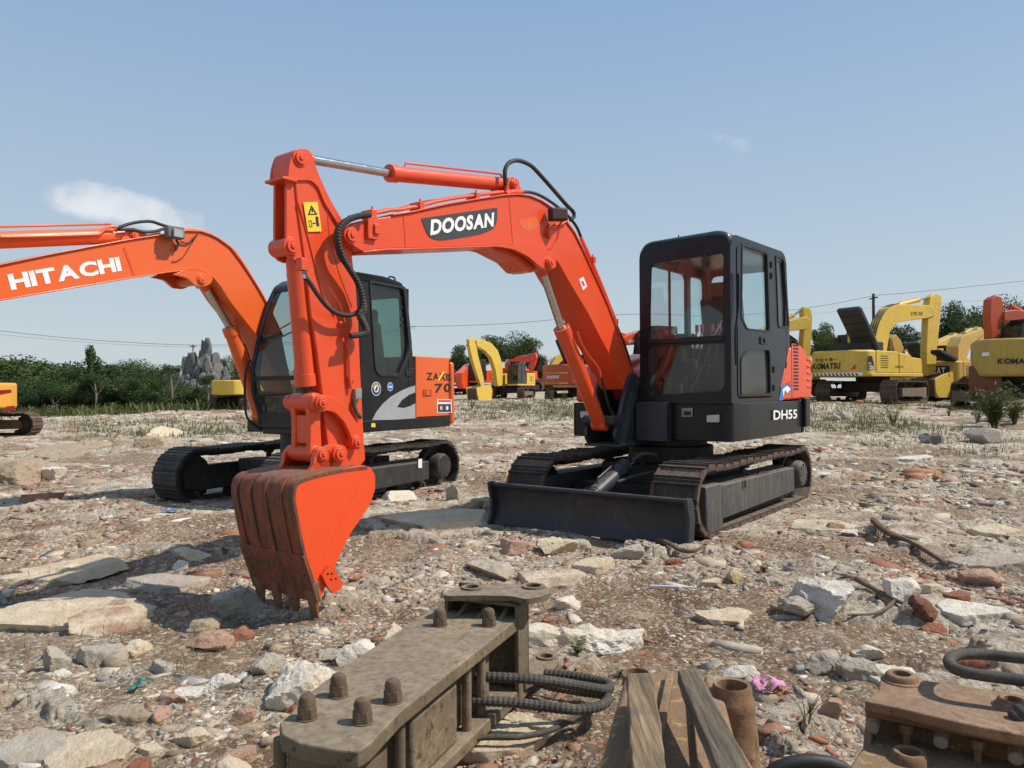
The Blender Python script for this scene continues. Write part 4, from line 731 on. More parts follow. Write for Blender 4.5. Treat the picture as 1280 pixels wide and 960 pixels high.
zpipe([(146, 285), (152, 283), (165, 279), (178, 277), (190, 277), (202, 281), (216, 285)], 0, .016, RUBBER, 'hose')
zpipe([(150, 287), (165, 287), (180, 290), (195, 289), (205, 286), (216, 285)], .03, .016, RUBBER, 'hose')
zpipe([(0, 296), (60, 295), (118, 293), (126, 291), (133, 284.5), (140, 283), (146, 284)], .02, .015, ORANGE_Z, 'pipe')
zpipe([(212, 294), (232, 287), (255, 290), (272, 298), (290, 311), (303, 328), (318, 352), (330, 372)], .08, .014, ORANGE_Z, 'pipe'); zpipe([(0, 334), (80, 317), (150, 302), (200, 292)], .0, .014, ORANGE_Z, 'pipe')
c = Z.onl(218, 291, .2); m = MB(); m.obox((c[0], .2, c[1]), (.085, -.02, 0), (.012, .05, 0), (0, 0, .06)); lm = m.build('work_lamp', surf('dusty_lamp_housing', (.16, .17, .14), .6), zb, .015); m = MB(); m.obox((c[0]+.0, .26, c[1]-.01), (.05, 0, 0), (0, .01, 0), (0, 0, .04)); m.build('lens', LENS, lm)
m = MB(); m.hose(Z.p3([(220, 300), (223, 305), (219, 313)], ZN+.03), .014); m.hose(Z.p3([(226, 302), (232, 304), (237, 303), (241, 299), (247, 293)], ZN+.02), .008); m.hose(Z.p3([(245, 296), (238, 307), (230, 320), (222, 326), (215, 327)], ZN+.01), .004); m.build('lamp_wire', INK, lm)
# tip, arm and bucket hanging beyond the left edge
tp = (Vector(T[0])+Vector(B_[-1]))/2; an = [(tp.x+.1, tp.y+.55), (tp.x+.02, tp.y+.1), (tp.x+.25, tp.y-.5), (tp.x+.5, tp.y-1.25)]
m = MB(); m.prism(beam(an, [.08, .17, .15, .09]), LZ-.12, LZ+.12); m.build('arm', ORANGE_Z, zm, .01)
c = Vector((tp.x+.5, tp.y-1.25)); m = MB(); P = [(c.x-.25, c.y-.05), (c.x+.25, c.y-.05), (c.x+.42, c.y-.25), (c.x+.38, c.y-.55), (c.x+.1, c.y-.78), (c.x-.1, c.y-.5)]; m.prism(rnd(P, .06), LZ-.35, LZ+.35); m.build('bucket', ORANGE_Z, zm, .01)
# ================================================================== the machines parked at the far edge of the lot
PADS = [(D.o.x, D.o.y, .005, 1.9), (Z.o.x, Z.o.y, -.10, 2.0)]
T_F = dict(shoe=surf('brown_track_steel', (.10, .065, .042), .85, dirt=(.2, .13, .08), dirt_amt=.8, bump=.01, var=.3), dark=DARK, frame=surf('brown_track_frame', (.13, .09, .06), .85, dirt=(.22, .17, .11), dirt_amt=.8, bump=.004))
FARGLASS = glass('dark_far_glass', (.25, .3, .3), .1)
RED2 = surf('dull_red_orange_paint', (.50, .075, .022), .5, dirt=(.3, .15, .08), dirt_amt=.35, bump=0, var=.12)
def far_machine(label, yaw, anchor, s=1., paint=YEL, uyaw=None, hood=None, boom=None, arm=None, bucket=None, rams=(), boom_w=.3, arm_w=.2, buck_w=.55, plane=0, top=None, group='used excavators parked at the edge of the lot', trk=(-1.75, 1.75), cabtop=3.0, name='tracked_excavator', cab=True, hoodmat=None, tall=1.):
    u, v, dep, f, l, z = anchor; P = at(u, v, dep); a = R(yaw); F = Vector((math.cos(a), math.sin(a), 0)); L = Vector((-F.y, F.x, 0)); o = P-F*f*s-L*l*s-Vector((0, 0, z*s))
    K = Fr(o.x, o.y, o.z, yaw); PADS.append((o.x, o.y, o.z, 3.2*s)); r = root(name, K, label, 'excavator', group)
    ub = bpy.data.objects.new('undercarriage', None); 
    du = R((uyaw if uyaw is not None else yaw)-yaw)
    belts = [track(r, trk[0]*s, trk[1]*s, .42*s, .46*s, sd*1.25*s-.3*s, sd*1.25*s+.3*s, 40, T_F, sd, detail=False, rollers=4) for sd in (1, -1)]
    m = MB(); m.box(-.8*s, .8*s, -1*s, 1*s, .45*s, .85*s); m.cyl((0, 0, .8*s), (0, 0, 1.06*s), .65*s, 24); cb = m.build('carbody', DARK, r, .03)
    bpy.data.objects.remove(ub)
    if du:
        for q in belts+[cb]: q.rotation_euler = (0, 0, du)
    S = lambda pts: [(x*s, y*s) for x, y in pts]
    m = MB(); m.prismz(rnd(S([(1.9, 1.3), (1.9, .35), (.9, .3), (.9, -.35), (1.5, -.4), (1.5, -1.3), (-2.1, -1.3), (-2.1, 1.3)]), .08*s), 1.06*s, 1.2*s); m.build('deck_skirt', paint, r, .02)
    t = (top or 2.15)
    m = MB(); m.prismz(rnd(S([(-1.75, -1.3), (-1.75, 1.3), (-2.2, 1.28), (-2.62, .95), (-2.78, .3), (-2.78, -.3), (-2.62, -.95), (-2.2, -1.28)]), .12*s, 4), 1.06*s, t*s); cw_ = m.build('counterweight', paint, r, .10*s, seg=4)
    m = MB(); m.prism(rnd(S([(-1.73, 1.2), (-1.73, t-.02), (-.25, t-.04), (-.2, 1.2)]), .05*s), -1.28*s, 1.28*s); eb = m.build('engine_bay', paint, r, .03)
    m = MB(); m.prism(rnd(S([(-.18, 1.2), (-.18, t-.1), (.55, t-.12), (.7, 1.85), (1.4, 1.8), (1.45, 1.2)]), .08*s), -1.28*s, -.45*s); m.build('side_box', paint, r, .03)
    m = MB()
    for k in range(6):
        for sd in (1, -1): m.box((-1.5+.05)*s, (-.95)*s, sd*1.275*s-.01, sd*1.275*s+.012, (1.4+k*.09)*s, (1.43+k*.09)*s)
    m.build('louvre', INK, eb, smooth=0)
    if cab:
        ct = cabtop
        o_ = rnd(S([(.12, 1.2), (.12, ct), (1.35, ct), (1.75, ct-.25), (1.9, 1.9), (1.85, 1.2)]), .1*s); h1 = rnd(S([(.95, 1.3), (.95, ct-.15), (1.32, ct-.15), (1.6, ct-.33), (1.75, 1.9), (1.7, 1.3)]), .06*s); h2 = rnd(S([(.22, 1.9), (.22, ct-.15), (.85, ct-.15), (.85, 1.9)]), .06*s)
        m = MB(); m.holed(o_, [h1, h2], 1.24*s, 1.30*s); m.holed(o_, [h1, h2], .34*s, .40*s); m.box(.14*s, 1.33*s, .36*s, 1.28*s, (ct-.06)*s, (ct+.04)*s); m.box(.12*s, .18*s, .36*s, 1.28*s, 1.2*s, 1.9*s); m.box(1.8*s, 1.86*s, .36*s, 1.28*s, 1.2*s, 1.5*s)
        c_ = m.build('cab', BLACK_Z if paint is not YEL else surf('cab_dark', (.05, .048, .04), .5), r, .02)
        m = MB(); m.prism(h1, 1.26*s, 1.27*s); m.prism(h2, 1.26*s, 1.27*s); m.prism(h1, .36*s, .37*s); m.prism(h2, .36*s, .37*s); m.build('side_window', FARGLASS, c_, smooth=0)
        m = MB(); q = S([(1.86, 1.5), (1.88, 1.9), (1.74, ct-.26), (1.72, ct-.26), (1.86, 1.9), (1.84, 1.5)]); m.prism(q, .42*s, 1.22*s); m.build('windscreen', FARGLASS, c_, smooth=0)
        m = MB(); m.box(.4*s, .9*s, .6*s, 1.05*s, 1.5*s, 1.7*s); m.box(.35*s, .5*s, .6*s, 1.05*s, 1.7*s, 2.5*s); m.build('operator_seat', SEAT, c_, .04)
    if hood:
        for hd in hood:
            a_, b_, pl_, l0, l1, mt = hd; A = Vector(K.onl(*a_, pl_)); B = Vector(K.onl(*b_, pl_)); d = (B-A).normalized(); n = Vector((-d.y, d.x))*.1*s
            m = MB(); m.prism(rnd([tuple(A-n), tuple(B-n), tuple(B+n), tuple(A+n)], .08*s), l0*s, l1*s); ho = m.build('open_hood', mt, r, .05*s)
            m = MB()
            for k in range(1, 6): c = A+(B-A)*(k/6); m.obox((c.x, (l0+l1)/2*s, c.y), (d.x*.015, 0, d.y*.015), (0, abs(l1-l0)/2*s*.9, 0), (n.x*1.15, 0, n.y*1.15))
            m.build('hood_rib', INK, ho)
    bo_ = None
    if boom: m = MB(); m.prism(rnd(K.Ls(boom, plane), .08, 3), plane-boom_w*s, plane+boom_w*s); bo_ = m.build('boom', paint if not isinstance(boom_w, str) else paint, r, .02)
    if arm: m = MB(); m.prism(rnd(K.Ls(arm, plane), .06, 3), plane-arm_w*s, plane+arm_w*s); m.build('arm', paint, r, .02)
    if bucket:
        pts = K.Ls(bucket, plane); m = MB(); w = buck_w*s
        for l0, l1 in ((plane-w, plane-w+.05), (plane+w-.05, plane+w)): m.prism(rnd(pts, .05, 3), l0, l1)
        bko = m.build('bucket', paint, r, .01); m = MB(); n_ = len(pts); c = Vector((sum(p[0] for p in pts)/n_, sum(p[1] for p in pts)/n_))
        m.prism(rnd([tuple(c+(Vector(p)-c)*.93) for p in pts], .04, 3), plane-w+.02, plane+w-.02); m.build('bucket_shell', surf('brown_rust_bucket', (.15, .085, .045), .85, dirt=(.08, .05, .03), dirt_amt=.8, bump=.004), bko)
        m = MB()
        low = sorted(pts, key=lambda p: p[1])[:2]
        for k in range(5): l = plane-w+2*w*(k+.5)/5; m.poly([(low[0][0]-.08, l-.05, low[0][1]+.12), (low[0][0]-.08, l+.05, low[0][1]+.12), (low[0][0]+.08, l+.05, low[0][1]+.12), (low[0][0]+.08, l-.05, low[0][1]+.12)], [(low[0][0]-.02, l-.03, low[0][1]-.12), (low[0][0]-.02, l+.03, low[0][1]-.12), (low[0][0]+.02, l+.03, low[0][1]-.12), (low[0][0]+.02, l-.03, low[0][1]-.12)])
        m.build('bucket_teeth', DARK, bko)
    for (a_, c_, b_) in rams:
        ram(r, 'ram', K.onl(*a_, plane), K.onl(*c_, plane), K.onl(*b_, plane), plane, .10*s, .05*s, paint, CHROME)
    return K, r, cw_, bo_
def on_rear(K, s): return lambda a, b, h: (-2.785*s-.006-h, a, b)
# --- the yellow one beside the slate cab
K, r, cw_, bo_ = far_machine('yellow excavator with its black engine hood raised and black lettering across the counterweight', 32, (1080, 470.5, 29.5, -2.45, -1.22, 1.06), uyaw=47, boom_w=.2, arm_w=.15,
    hood=[((1084, 438), (1059, 385), -.6, -1.15, -.15, GREYBLUE)],
    boom=[(1091, 440), (1088, 424), (1094, 402), (1105, 385), (1116, 381), (1156, 382), (1164, 388), (1163, 395), (1155, 398), (1118, 403), (1107, 414), (1103, 440)],
    arm=[(1159, 371), (1165, 367), (1172, 370), (1173, 378), (1170, 410), (1167, 440), (1165, 468), (1155, 470), (1154, 440), (1156, 400), (1157, 385)],
    bucket=[(1152, 474), (1163, 468), (1172, 465), (1180, 467), (1186, 480), (1186, 492), (1183, 495), (1168, 497), (1153, 497)],
    rams=[((1121, 382), (1148, 375), (1166, 370)), ((1100, 436), (1108, 415), (1117, 396))], top=2.1, buck_w=.6)
s = 1.
m = MB(); m.box(-1.65, -.8, -1.0, .9, 2.08, 2.45); m.box(-1.5, -.9, -.5, .6, 2.45, 2.8); m.cyl((-1.2, -.7, 2.4), (-1.2, -.7, 2.95), .12, 14); m.cyl((-1.45, .6, 2.4), (-1.45, .6, 2.7), .16, 14); m.build('engine', DARK, r, .03)
m = MB(); m.box(-1.62, -1.5, -.08, .04, 2.1, 3.0); m.build('hood_stay', YEL, r, .01)
def rr(px): return K.onf(px[0], px[1], -2.79)
tl = on_rear(K, 1)
text('brand_lettering', 'KOMATSU', INK, cw_, rr((1016, 462)), rr((1050, 461)), rr((1016, 454.5)), tl, thick=.004, bold=.04, space=.5)
text('slogan_lettering', '安全十第一', INK, cw_, rr((1019, 452.5)), rr((1047, 451.5)), rr((1019, 448)), tl, thick=.004, bold=.012, space=2.4)
m = MB()
for k in range(12):
    a_ = rr((1017+k*4.9, 468.8-.07*k)); m.obox((-2.79, a_[0], a_[1]), (.004, 0, 0), (0, .045, .045), (0, -.02, .02))
m.build('hazard_stripe', INK, cw_, smooth=0); m = MB(); a_, b_ = rr((1012, 470.3)), rr((1078, 469.3)); m.poly([(-2.786, a_[0], a_[1]), (-2.786, b_[0], b_[1]), (-2.786, b_[0], b_[1]+.12), (-2.786, a_[0], a_[1]+.12)], [(-2.783, a_[0], a_[1]), (-2.783, b_[0], b_[1]), (-2.783, b_[0], b_[1]+.12), (-2.783, a_[0], a_[1]+.12)]); m.build('white_band', WHITE, cw_, smooth=0)
ps = lambda a, b, h: (a, -1.292-h, b); rs_ = lambda q: K.onl(q[0], q[1], -1.29)
bd = decal('number_badge', [rs_(q) for q in ((1085, 445), (1090, 445), (1094, 462), (1085.5, 462))], INK, r, ps); text('number_lettering', 'PC', WHITE, bd, rs_((1086, 456)), rs_((1089.5, 456)), rs_((1085.7, 453)), lambda a, b, h: (a, -1.297, b)); text('number_lettering', '220', WHITE, bd, rs_((1086.5, 461.5)), rs_((1092.5, 461.5)), rs_((1086, 457)), lambda a, b, h: (a, -1.297, b), bold=.02)
text('small_lettering', 'KOMATSU', INK, r, rs_((1119, 459.5)), rs_((1129, 459.5)), rs_((1119, 457)), lambda a, b, h: (a, -1.297, b), bold=.03)
text('boom_lettering', '永宁重工机械', INK, bo_, K.onl(1138, 394.5, -.2), K.onl(1153, 394.3, -.2), K.onl(1138, 389.5, -.2), lambda a, b, h: (a, -.206, b))
decal('red_mark', [rr(q) for q in ((1063, 462), (1069, 462), (1070, 457), (1068, 455.5))], RED, cw_, lambda a, b, h: (-2.787-h, a, b))
# hoses down the boom's back
m = MB()
for k in range(4): m.hose([(p[0], -.18+k*.11, p[1]) for p in K.Ls([(1119, 380), (1112, 382), (1103, 388), (1094, 403), (1088, 424), (1088, 436)], 0)], .02)
m.build('boom_hose', INK, bo_)
# --- yellow one in front of the round trees
K, r, cw_, bo_ = far_machine('yellow excavator facing the lot with its brown bucket down, left of the dull red one', -112, (640, 498, 50, 0, 0, 0), s=.78, uyaw=-104, boom_w=.17, arm_w=.12, buck_w=.45,
    boom=[(620, 483), (617, 462), (612, 447), (603, 438), (594, 433), (594, 426), (600, 424), (612, 429), (620, 438), (626, 456), (626, 482)],
    arm=[(584.5, 424), (589, 422), (593, 430), (596, 444), (603, 472), (604, 484), (600, 484), (596, 472), (589, 450), (585, 432)],
    bucket=[(589, 485), (598, 482), (607, 481), (609, 488), (608, 500), (604, 503), (592, 502), (590, 493)], rams=[((596, 427), (607, 431), (610, 434))], plane=0)
text('boom_lettering', 'KOMATSU', INK, bo_, K.onl(601, 440, .26), K.onl(608, 443, .26), K.onl(602, 437, .26), lambda a, b, h: (a, .27, b), bold=.02)
# --- orange ones behind it
far_machine('orange excavator mostly hidden behind the yellow one, its boom curving over at the left', -105, (590, 494, 62, 0, 0, 0), s=.95, paint=ORANGE, boom=[(584, 484), (580, 476), (589, 463), (600, 460), (603, 454), (596, 452), (584, 456), (574, 466), (573, 478), (576, 486)], boom_w=.28)
far_machine('orange excavator behind the yellow one with its arm folded above a dark cab', -20, (655, 490, 64, 0, 0, 0), s=.95, paint=ORANGE, boom=[(634, 470), (632, 455), (637, 450), (650, 446.5), (664, 445), (669, 449), (663, 453), (648, 453), (641, 458), (641, 470)], arm=[(664, 443), (670, 440.5), (671.5, 447), (669, 457), (664.5, 467), (661, 464), (664, 453)], rams=[((641, 450), (655, 445), (667, 442))])
K, r, cw_, bo_ = far_machine('dull red excavator with white lettering on its rear and a black hood standing open', 34, (712, 481, 38, -2.45, -1.22, 1.06), s=.95, paint=RED2, uyaw=50, cabtop=2.75, hood=[((715, 458), (701, 424), -.6, -1.1, -.2, INK), ((718, 457), (706, 424), -.75, -1.1, -.3, GREYP)])
text('brand_lettering', 'DOOSAN', WHITE, cw_, K.onf(683, 473.5, -2.66), K.onf(698, 473, -2.66), K.onf(684, 469.5, -2.66), on_rear(K, .95), thick=.004, bold=.04)
m = MB()
for k in range(22):
    for v in (466.3, 479): p = K.onf(682+k*1.3, v-.01*k, -2.66); m.obox((-2.655, p[0], p[1]), (.006, 0, 0), (0, .02, 0), (0, 0, .02))
m.build('rivet_line', STICK, cw_, smooth=0)
far_machine('pale yellow excavator behind the dull red one, only its raised boom showing', 20, (700, 488, 66, 0, 0, 0), s=.95, paint=YEL, boom=[(684, 470), (688, 455), (694, 446), (702, 442), (716, 444), (716, 450), (703, 449), (697, 455), (692, 470)])
K, r, cw_, bo_ = far_machine('orange excavator with a yellow cab roof, showing between the boom and the slate cab', -150, (826, 492, 34, 0, 0, 0), s=.95, paint=ORANGE, boom=[(774, 423), (786, 417), (802, 412), (825, 414), (842, 424), (850, 445), (852, 470), (838, 470), (836, 448), (826, 432), (802, 430), (782, 432)], arm=[(772, 415), (779, 417), (778, 440), (774, 470), (768, 470), (770, 440)], boom_w=.28)
text('boom_lettering', 'DOOSAN', WHITE, bo_, K.onl(787, 429, .27), K.onl(801, 427, .27), K.onl(787, 425, .27), lambda a, b, h: (a, .28, b), bold=.05)
far_machine('yellow excavator standing behind the cab, only its folded boom tip and arm showing', 12, (960, 500, 33, 0, 0, 0), s=.95, boom=[(945, 455), (940, 430), (948, 412), (962, 406), (985, 401), (1003, 396), (1009, 401), (1005, 412), (985, 414), (966, 420), (958, 432), (958, 455)], arm=[(1001, 387), (1006, 384), (1011, 388), (1012.5, 398), (1011, 425), (1008, 462), (1001, 462), (1001, 425), (1003, 402)], rams=[((970, 404), (992, 394), (1004, 386))], bucket=[(1000, 462), (1010, 461), (1016, 470), (1015, 490), (1005, 494), (998, 480)])
text('boom_lettering', 'Komatsu', INK, bpy.data.objects['boom.%03d' % 8] if False else bo_, (0, 0), (.001, 0), (0, .001), lambda a, b, h: (0, .2, 0)) if False else None
K, r, cw_, bo_ = far_machine('older yellow excavator with a small raised black hood, squeezed behind the lettered yellow one', 30, (1158, 480, 37, -2.2, -1.2, 1.06), s=.9, paint=YEL2, hood=[((1150, 456), (1139, 428), -.5, -1.0, -.2, GREYBLUE)], boom=[(1118, 452), (1112, 440), (1108, 424), (1113, 418), (1120, 426), (1127, 446)])
text('brand_lettering', 'KOMATSU', INK, cw_, K.onf(1118, 468, -2.52), K.onf(1142, 467.5, -2.52), K.onf(1118, 463, -2.52), on_rear(K, .9), thick=.004, bold=.04)
K, r, cw_, bo_ = far_machine('tan yellow excavator with white letters on a black panel and a black grille on top', 38, (1196, 479, 34, -2.3, -1.2, 1.06), s=.92, paint=YEL2, uyaw=20, hood=[((1199, 449), (1178, 439), -1.2, -1.25, -.75, BLACK_Z)],
    boom=[(1190, 452), (1190, 434), (1196, 421), (1208, 416), (1221, 411), (1224, 417), (1214, 425), (1206, 431), (1203, 442), (1198, 454)], arm=[(1217, 411), (1222, 409), (1225, 420), (1225, 445), (1222, 464), (1217, 464), (1218, 440), (1217, 422)], rams=[((1205, 417), (1214, 412), (1220, 410))])
bd = decal('black_panel', [K.onf(*q, -2.57) for q in ((1164, 457), (1187, 457.5), (1187, 471), (1164, 470.5))], INK, cw_, lambda a, b, h: (-2.572-h, a, b)); text('brand_lettering', 'CAT', WHITE, bd, K.onf(1165.5, 467.5, -2.57), K.onf(1181.5, 467.8, -2.57), K.onf(1165.5, 459, -2.57), lambda a, b, h: (-2.578, a, b), bold=.04)
far_machine('yellow excavator farthest back, only its folded boom showing over the black grille', 25, (1180, 488, 46, 0, 0, 0), s=.95, paint=YEL, boom=[(1164, 452), (1162, 436), (1170, 427), (1190, 418), (1194, 421), (1190, 432), (1180, 437), (1172, 452)], arm=[(1189, 416), (1194, 417), (1193, 450), (1188, 450), (1189, 430)])
K, r, cw_, bo_ = far_machine('large dusty yellow excavator with black lettering, cut by the right edge of the picture', 62, (1222, 471, 25, -2.45, 1.22, 1.06), s=1.05, paint=surf('dusty_olive_yellow', (.50, .335, .05), .6, dirt=(.25, .17, .09), dirt_amt=.5, dirt_scale=.9, bump=.001, streak=.25), uyaw=70, cab=False, top=2.22)
text('brand_lettering', 'KOMATSU', INK, cw_, K.onf(1247, 455, -2.93), K.onf(1303, 455, -2.93), K.onf(1247, 448, -2.93), on_rear(K, 1.05), thick=.004, bold=.045, space=.5)
decal('pale_sticker', [K.onf(*q, -2.93) for q in ((1228, 440.5), (1237, 440), (1237, 444.5), (1228, 445))], WHITE, cw_, lambda a, b, h: (-2.75-h, a, b))
K, r, cw_, bo_ = far_machine('red orange excavator with a dark cab behind the dusty yellow one at the right edge', -165, (1285, 496, 33, 0, 0, 0), s=1., paint=RED2, boom=[(1248, 390), (1262, 388), (1290, 392), (1315, 415), (1322, 440), (1306, 442), (1300, 424), (1284, 403), (1258, 402), (1248, 402)], arm=[(1234, 375), (1240, 370), (1247, 372), (1251, 392), (1246, 410), (1243, 435), (1236, 436), (1234, 410), (1233, 392)], rams=[((1281, 392), (1262, 382), (1243, 372))], cabtop=3.2)
m = MB(); K9 = Fr(*at(1231, 494, 25.5), 60); 
rb_ = root('loose_bucket', K9, 'big rust brown digging bucket lying against the dusty yellow excavator', 'bucket')
m = MB(); m.prism(rnd([(-.5, 0), (-.65, .35), (-.55, .8), (-.2, .98), (.35, .95), (.55, .75), (.2, .5), (.1, .1)], .12), -.45, .45); bb_ = m.build('bucket_shell', surf('red_brown_rust', (.2, .07, .035), .85, dirt=(.12, .06, .03), dirt_amt=.7, bump=.004), rb_, .02)
m = MB(); m.prism(rnd([(-.3, .9), (-.2, 1.15), (0, 1.2), (.2, .9)], .06), -.2, -.15); m.prism(rnd([(-.3, .9), (-.2, 1.15), (0, 1.2), (.2, .9)], .06), .15, .2); m.build('bucket_ear', DARK, rb_)
# --- small ones at the left
OY = surf('orange_yellow_paint', (.75, .33, .03), .4, dirt=(.3, .2, .1), dirt_amt=.2, dirt_scale=1.5, bump=0, coat=.2)
K, r, cw_, bo_ = far_machine('yellow orange excavator cut by the left edge, red streaks on its flank', 180, (-92, 549, 19.5, 0, 0, 0), s=.72, paint=OY, trk=(-2.75, .6), top=1.98, boom=[(-110, 500), (-125, 460), (-160, 440), (-210, 445), (-210, 455), (-160, 452), (-138, 470), (-124, 502)])
ps2 = lambda a, b, h: (a, 1.285*.72+h, b)
for q4 in ([(-30, 489), (14, 487), (14, 491), (-2, 494), (-30, 495)], [(4, 512.5), (8, 508), (18, 507), (18, 513), (4, 513.5)]): decal('red_streak', [K.onl(*q, .94) for q in q4], RED, r, lambda a, b, h: (a, .93+h, b))
far_machine('small yellow excavator far off below the rock hill', 75, (306, 511, 34.8, 0, 0, 0), s=.6, paint=YEL, cabtop=2.3, boom=[(314, 495), (313, 485), (320, 478), (330, 476), (330, 480), (321, 484), (319, 496)])
# ================================================================== the lot: one sheet of ground, rubble, rocks
def _h(ix, iy, s): 
    v = np.sin(ix*127.1+iy*311.7+s*74.7)*43758.5453; return v-np.floor(v)
def vn(x, y, s=0.):
    ix, iy = np.floor(x), np.floor(y); fx, fy = x-ix, y-iy; fx = fx*fx*(3-2*fx); fy = fy*fy*(3-2*fy)
    return (_h(ix, iy, s)*(1-fx)+_h(ix+1, iy, s)*fx)*(1-fy)+(_h(ix, iy+1, s)*(1-fx)+_h(ix+1, iy+1, s)*fx)*fy
def fbm(x, y, s=0., o=4, r=.5):
    t = 0; a = 1; n = 0
    for k in range(o): t = t+a*vn(x*2**k+k*17.3, y*2**k-k*9.1, s+k); n += a; a *= r
    return t/n
ANCH = [(p[0], p[1], p[2]) for p in PADS]+[(x, y, 0.) for x in (-4, -1.5, 0, 1.5, 4) for y in (.5, 3, 5.5)]+[(-7, 9, 0), (5, 9, 0), (0, 11, .02), (7, 12, .05), (-9, 14, 0), (-2, 14, .1), (4, 15, .2), (-30, 45, .1), (-22, 42, .1), (-16, 42, .25), (-12, 30, .3), (-20, 30, .1), (-8, 35, .6), (0, -20, 0), (30, 20, .5), (-30, 10, -.1), (20, 60, 1.0), (0, 70, 1.1), (60, 60, 1), (-60, 60, .2), (-40, 45, 0.), (0, 130, 1.1), (100, 130, 1.), (-100, 130, .3)]
def base_raw(x, y):
    num = 0; den = 0
    for a, b, c in ANCH:
        d2 = (x-a)**2+(y-b)**2; w = 1/(d2+1.5)**1.7; num = num+w*c; den = den+w
    return num/den
_gx = np.concatenate([np.linspace(-1300, -70, 30)[:-1], np.linspace(-70, 70, 281), np.linspace(70, 1300, 30)[1:]]); _GX, _GY = np.meshgrid(_gx, _gx, indexing='ij'); _GB = base_raw(_GX, _GY)
def base(x, y):
    x = np.clip(x, -1299, 1299); y = np.clip(y, -1299, 1299); i = np.clip(np.searchsorted(_gx, x)-1, 0, len(_gx)-2); j = np.clip(np.searchsorted(_gx, y)-1, 0, len(_gx)-2)
    a = (x-_gx[i])/(_gx[i+1]-_gx[i]); b = (y-_gx[j])/(_gx[j+1]-_gx[j])
    return (_GB[i, j]*(1-a)+_GB[i+1, j]*a)*(1-b)+(_GB[i, j+1]*(1-a)+_GB[i+1, j+1]*a)*b
WORN = ((.85, 4.6, 1.1, .55, .95), (-.55, 3.6, .6, .35, .7), (2.4, 5.6, .7, .5, .5), (-2.2, 5.2, .8, .3, .35), (1.6, 3.5, .5, .3, .6), (.35, 2.7, .3, .25, .4), (-1.6, 4.1, .5, .25, .6))
def worn(x, y):
    """Bare trodden patches of brown dirt."""
    m_ = 0*x
    for a, b, rx, ry, s in WORN: m_ = np.maximum(m_, s*np.exp(-(((x-a)/rx)**2+((y-b)/ry)**2)**1.5))
    return m_
def plates(x, y):
    """Crusts of old concrete lying nearly level in the dirt, with broken edges."""
    w = (fbm(x*3.1, y*3.1, 61, 3)-.5)*.55; f = fbm(x*.95+w, y*1.35-w, 57, 3, .45); p = np.clip((f-.575)/.016, 0, 1)
    c = np.abs(fbm(x*2.2+9, y*2.2, 63, 3)-.5); return p*np.clip((c-.006)/.012, 0, 1)*np.clip(1.6-2.4*worn(x, y), 0, 1)
def relief(x, y):
    d = np.sqrt(x*x+y*y)
    k = np.ones_like(x)
    for a, b, c, r in PADS:
        q = np.sqrt((x-a)**2+(y-b)**2)/r; k = k*np.clip((q-.55)/.6, .12, 1)
    big = (fbm(x*.45, y*.45, 3, 4)-.5)*.13; mid = (fbm(x*2.1, y*2.1, 11, 4, .55)-.5)*.125
    sl = .045*plates(x, y)*(.4+vn(x*.9, y*.9, 7)); fine = (fbm(x*9, y*9, 31, 3, .6)-.5)*.032*np.clip(1.5-d*.04, .5, 1)
    return (big+mid+sl+fine)*k
def H(x, y): return base(x, y)+relief(x, y)
def Hs(x, y): return float(H(np.array([float(x)]), np.array([float(y)]))[0])
def hit(u, v):
    """Where the sight line through a photo point meets the lot."""
    d = ray(u, v); t = 1.01**np.arange(0, 480); x, y, z = d.x*t, d.y*t, CH+d.z*t; q = np.where(z <= H(x, y))[0]
    k = int(q[0]) if len(q) else 479; a = t[max(k-1, 0)]; t = a*np.linspace(1, 1.01, 12); z = CH+d.z*t; q = np.where(z <= H(d.x*t, d.y*t))[0]; b = t[int(q[0])] if len(q) else t[-1]
    return Vector((0, 0, CH))+d*float(b)
# rings closer together near the viewer, sectors closer together towards the machines
rs_ = np.concatenate([[.05, .4], .7*(160/.7)**np.linspace(0, 1, 760), [260, 500, 1200]])
# angle clockwise from +y
th = np.radians(np.concatenate([np.linspace(-180, -52, 40)[:-1], np.linspace(-52, 48, 900), np.linspace(48, 180, 40)[1:-1]]))
RR, TT = np.meshgrid(rs_, th, indexing='ij'); X = RR*np.sin(TT); Y = RR*np.cos(TT); Zg = H(X, Y)
Zg = np.where(RR > 170, .9, Zg)
nr, nt = X.shape; me = bpy.data.meshes.new('ground')
idx = np.arange(nr*nt).reshape(nr, nt); nx = np.roll(idx, -1, 1)
quads = np.stack([idx[:-1], idx[1:], nx[1:], nx[:-1]], -1).reshape(-1, 4)
def np_mesh(name, co, faces, k):
    me = bpy.data.meshes.new(name); me.vertices.add(len(co)); me.vertices.foreach_set('co', np.ascontiguousarray(co, dtype=np.float32).ravel())
    me.loops.add(len(faces)*k); me.loops.foreach_set('vertex_index', np.ascontiguousarray(faces, dtype=np.int32).ravel())
    me.polygons.add(len(faces)); me.polygons.foreach_set('loop_start', np.arange(0, len(faces)*k, k, dtype=np.int32)); me.update(calc_edges=True); return me
me = np_mesh('ground', np.stack([X, Y, Zg], -1).reshape(-1, 3), quads[:, ::-1], 4)
me.polygons.foreach_set('use_smooth', np.ones(len(me.polygons), dtype=bool))
def rubble_amount(x, y):
    """How much broken masonry covers the dirt: little in the worn brown patches, most elsewhere."""
    r = fbm(x*.8, y*.8, 41, 4); m_ = np.clip((r-.46)*7, 0, 1)
    m_ = m_*(1-worn(x, y))
    return np.clip(m_, .04, 1)
at2 = me.attributes.new('crust', 'FLOAT', 'POINT'); at2.data.foreach_set('value', plates(X, Y).astype(np.float32).ravel())
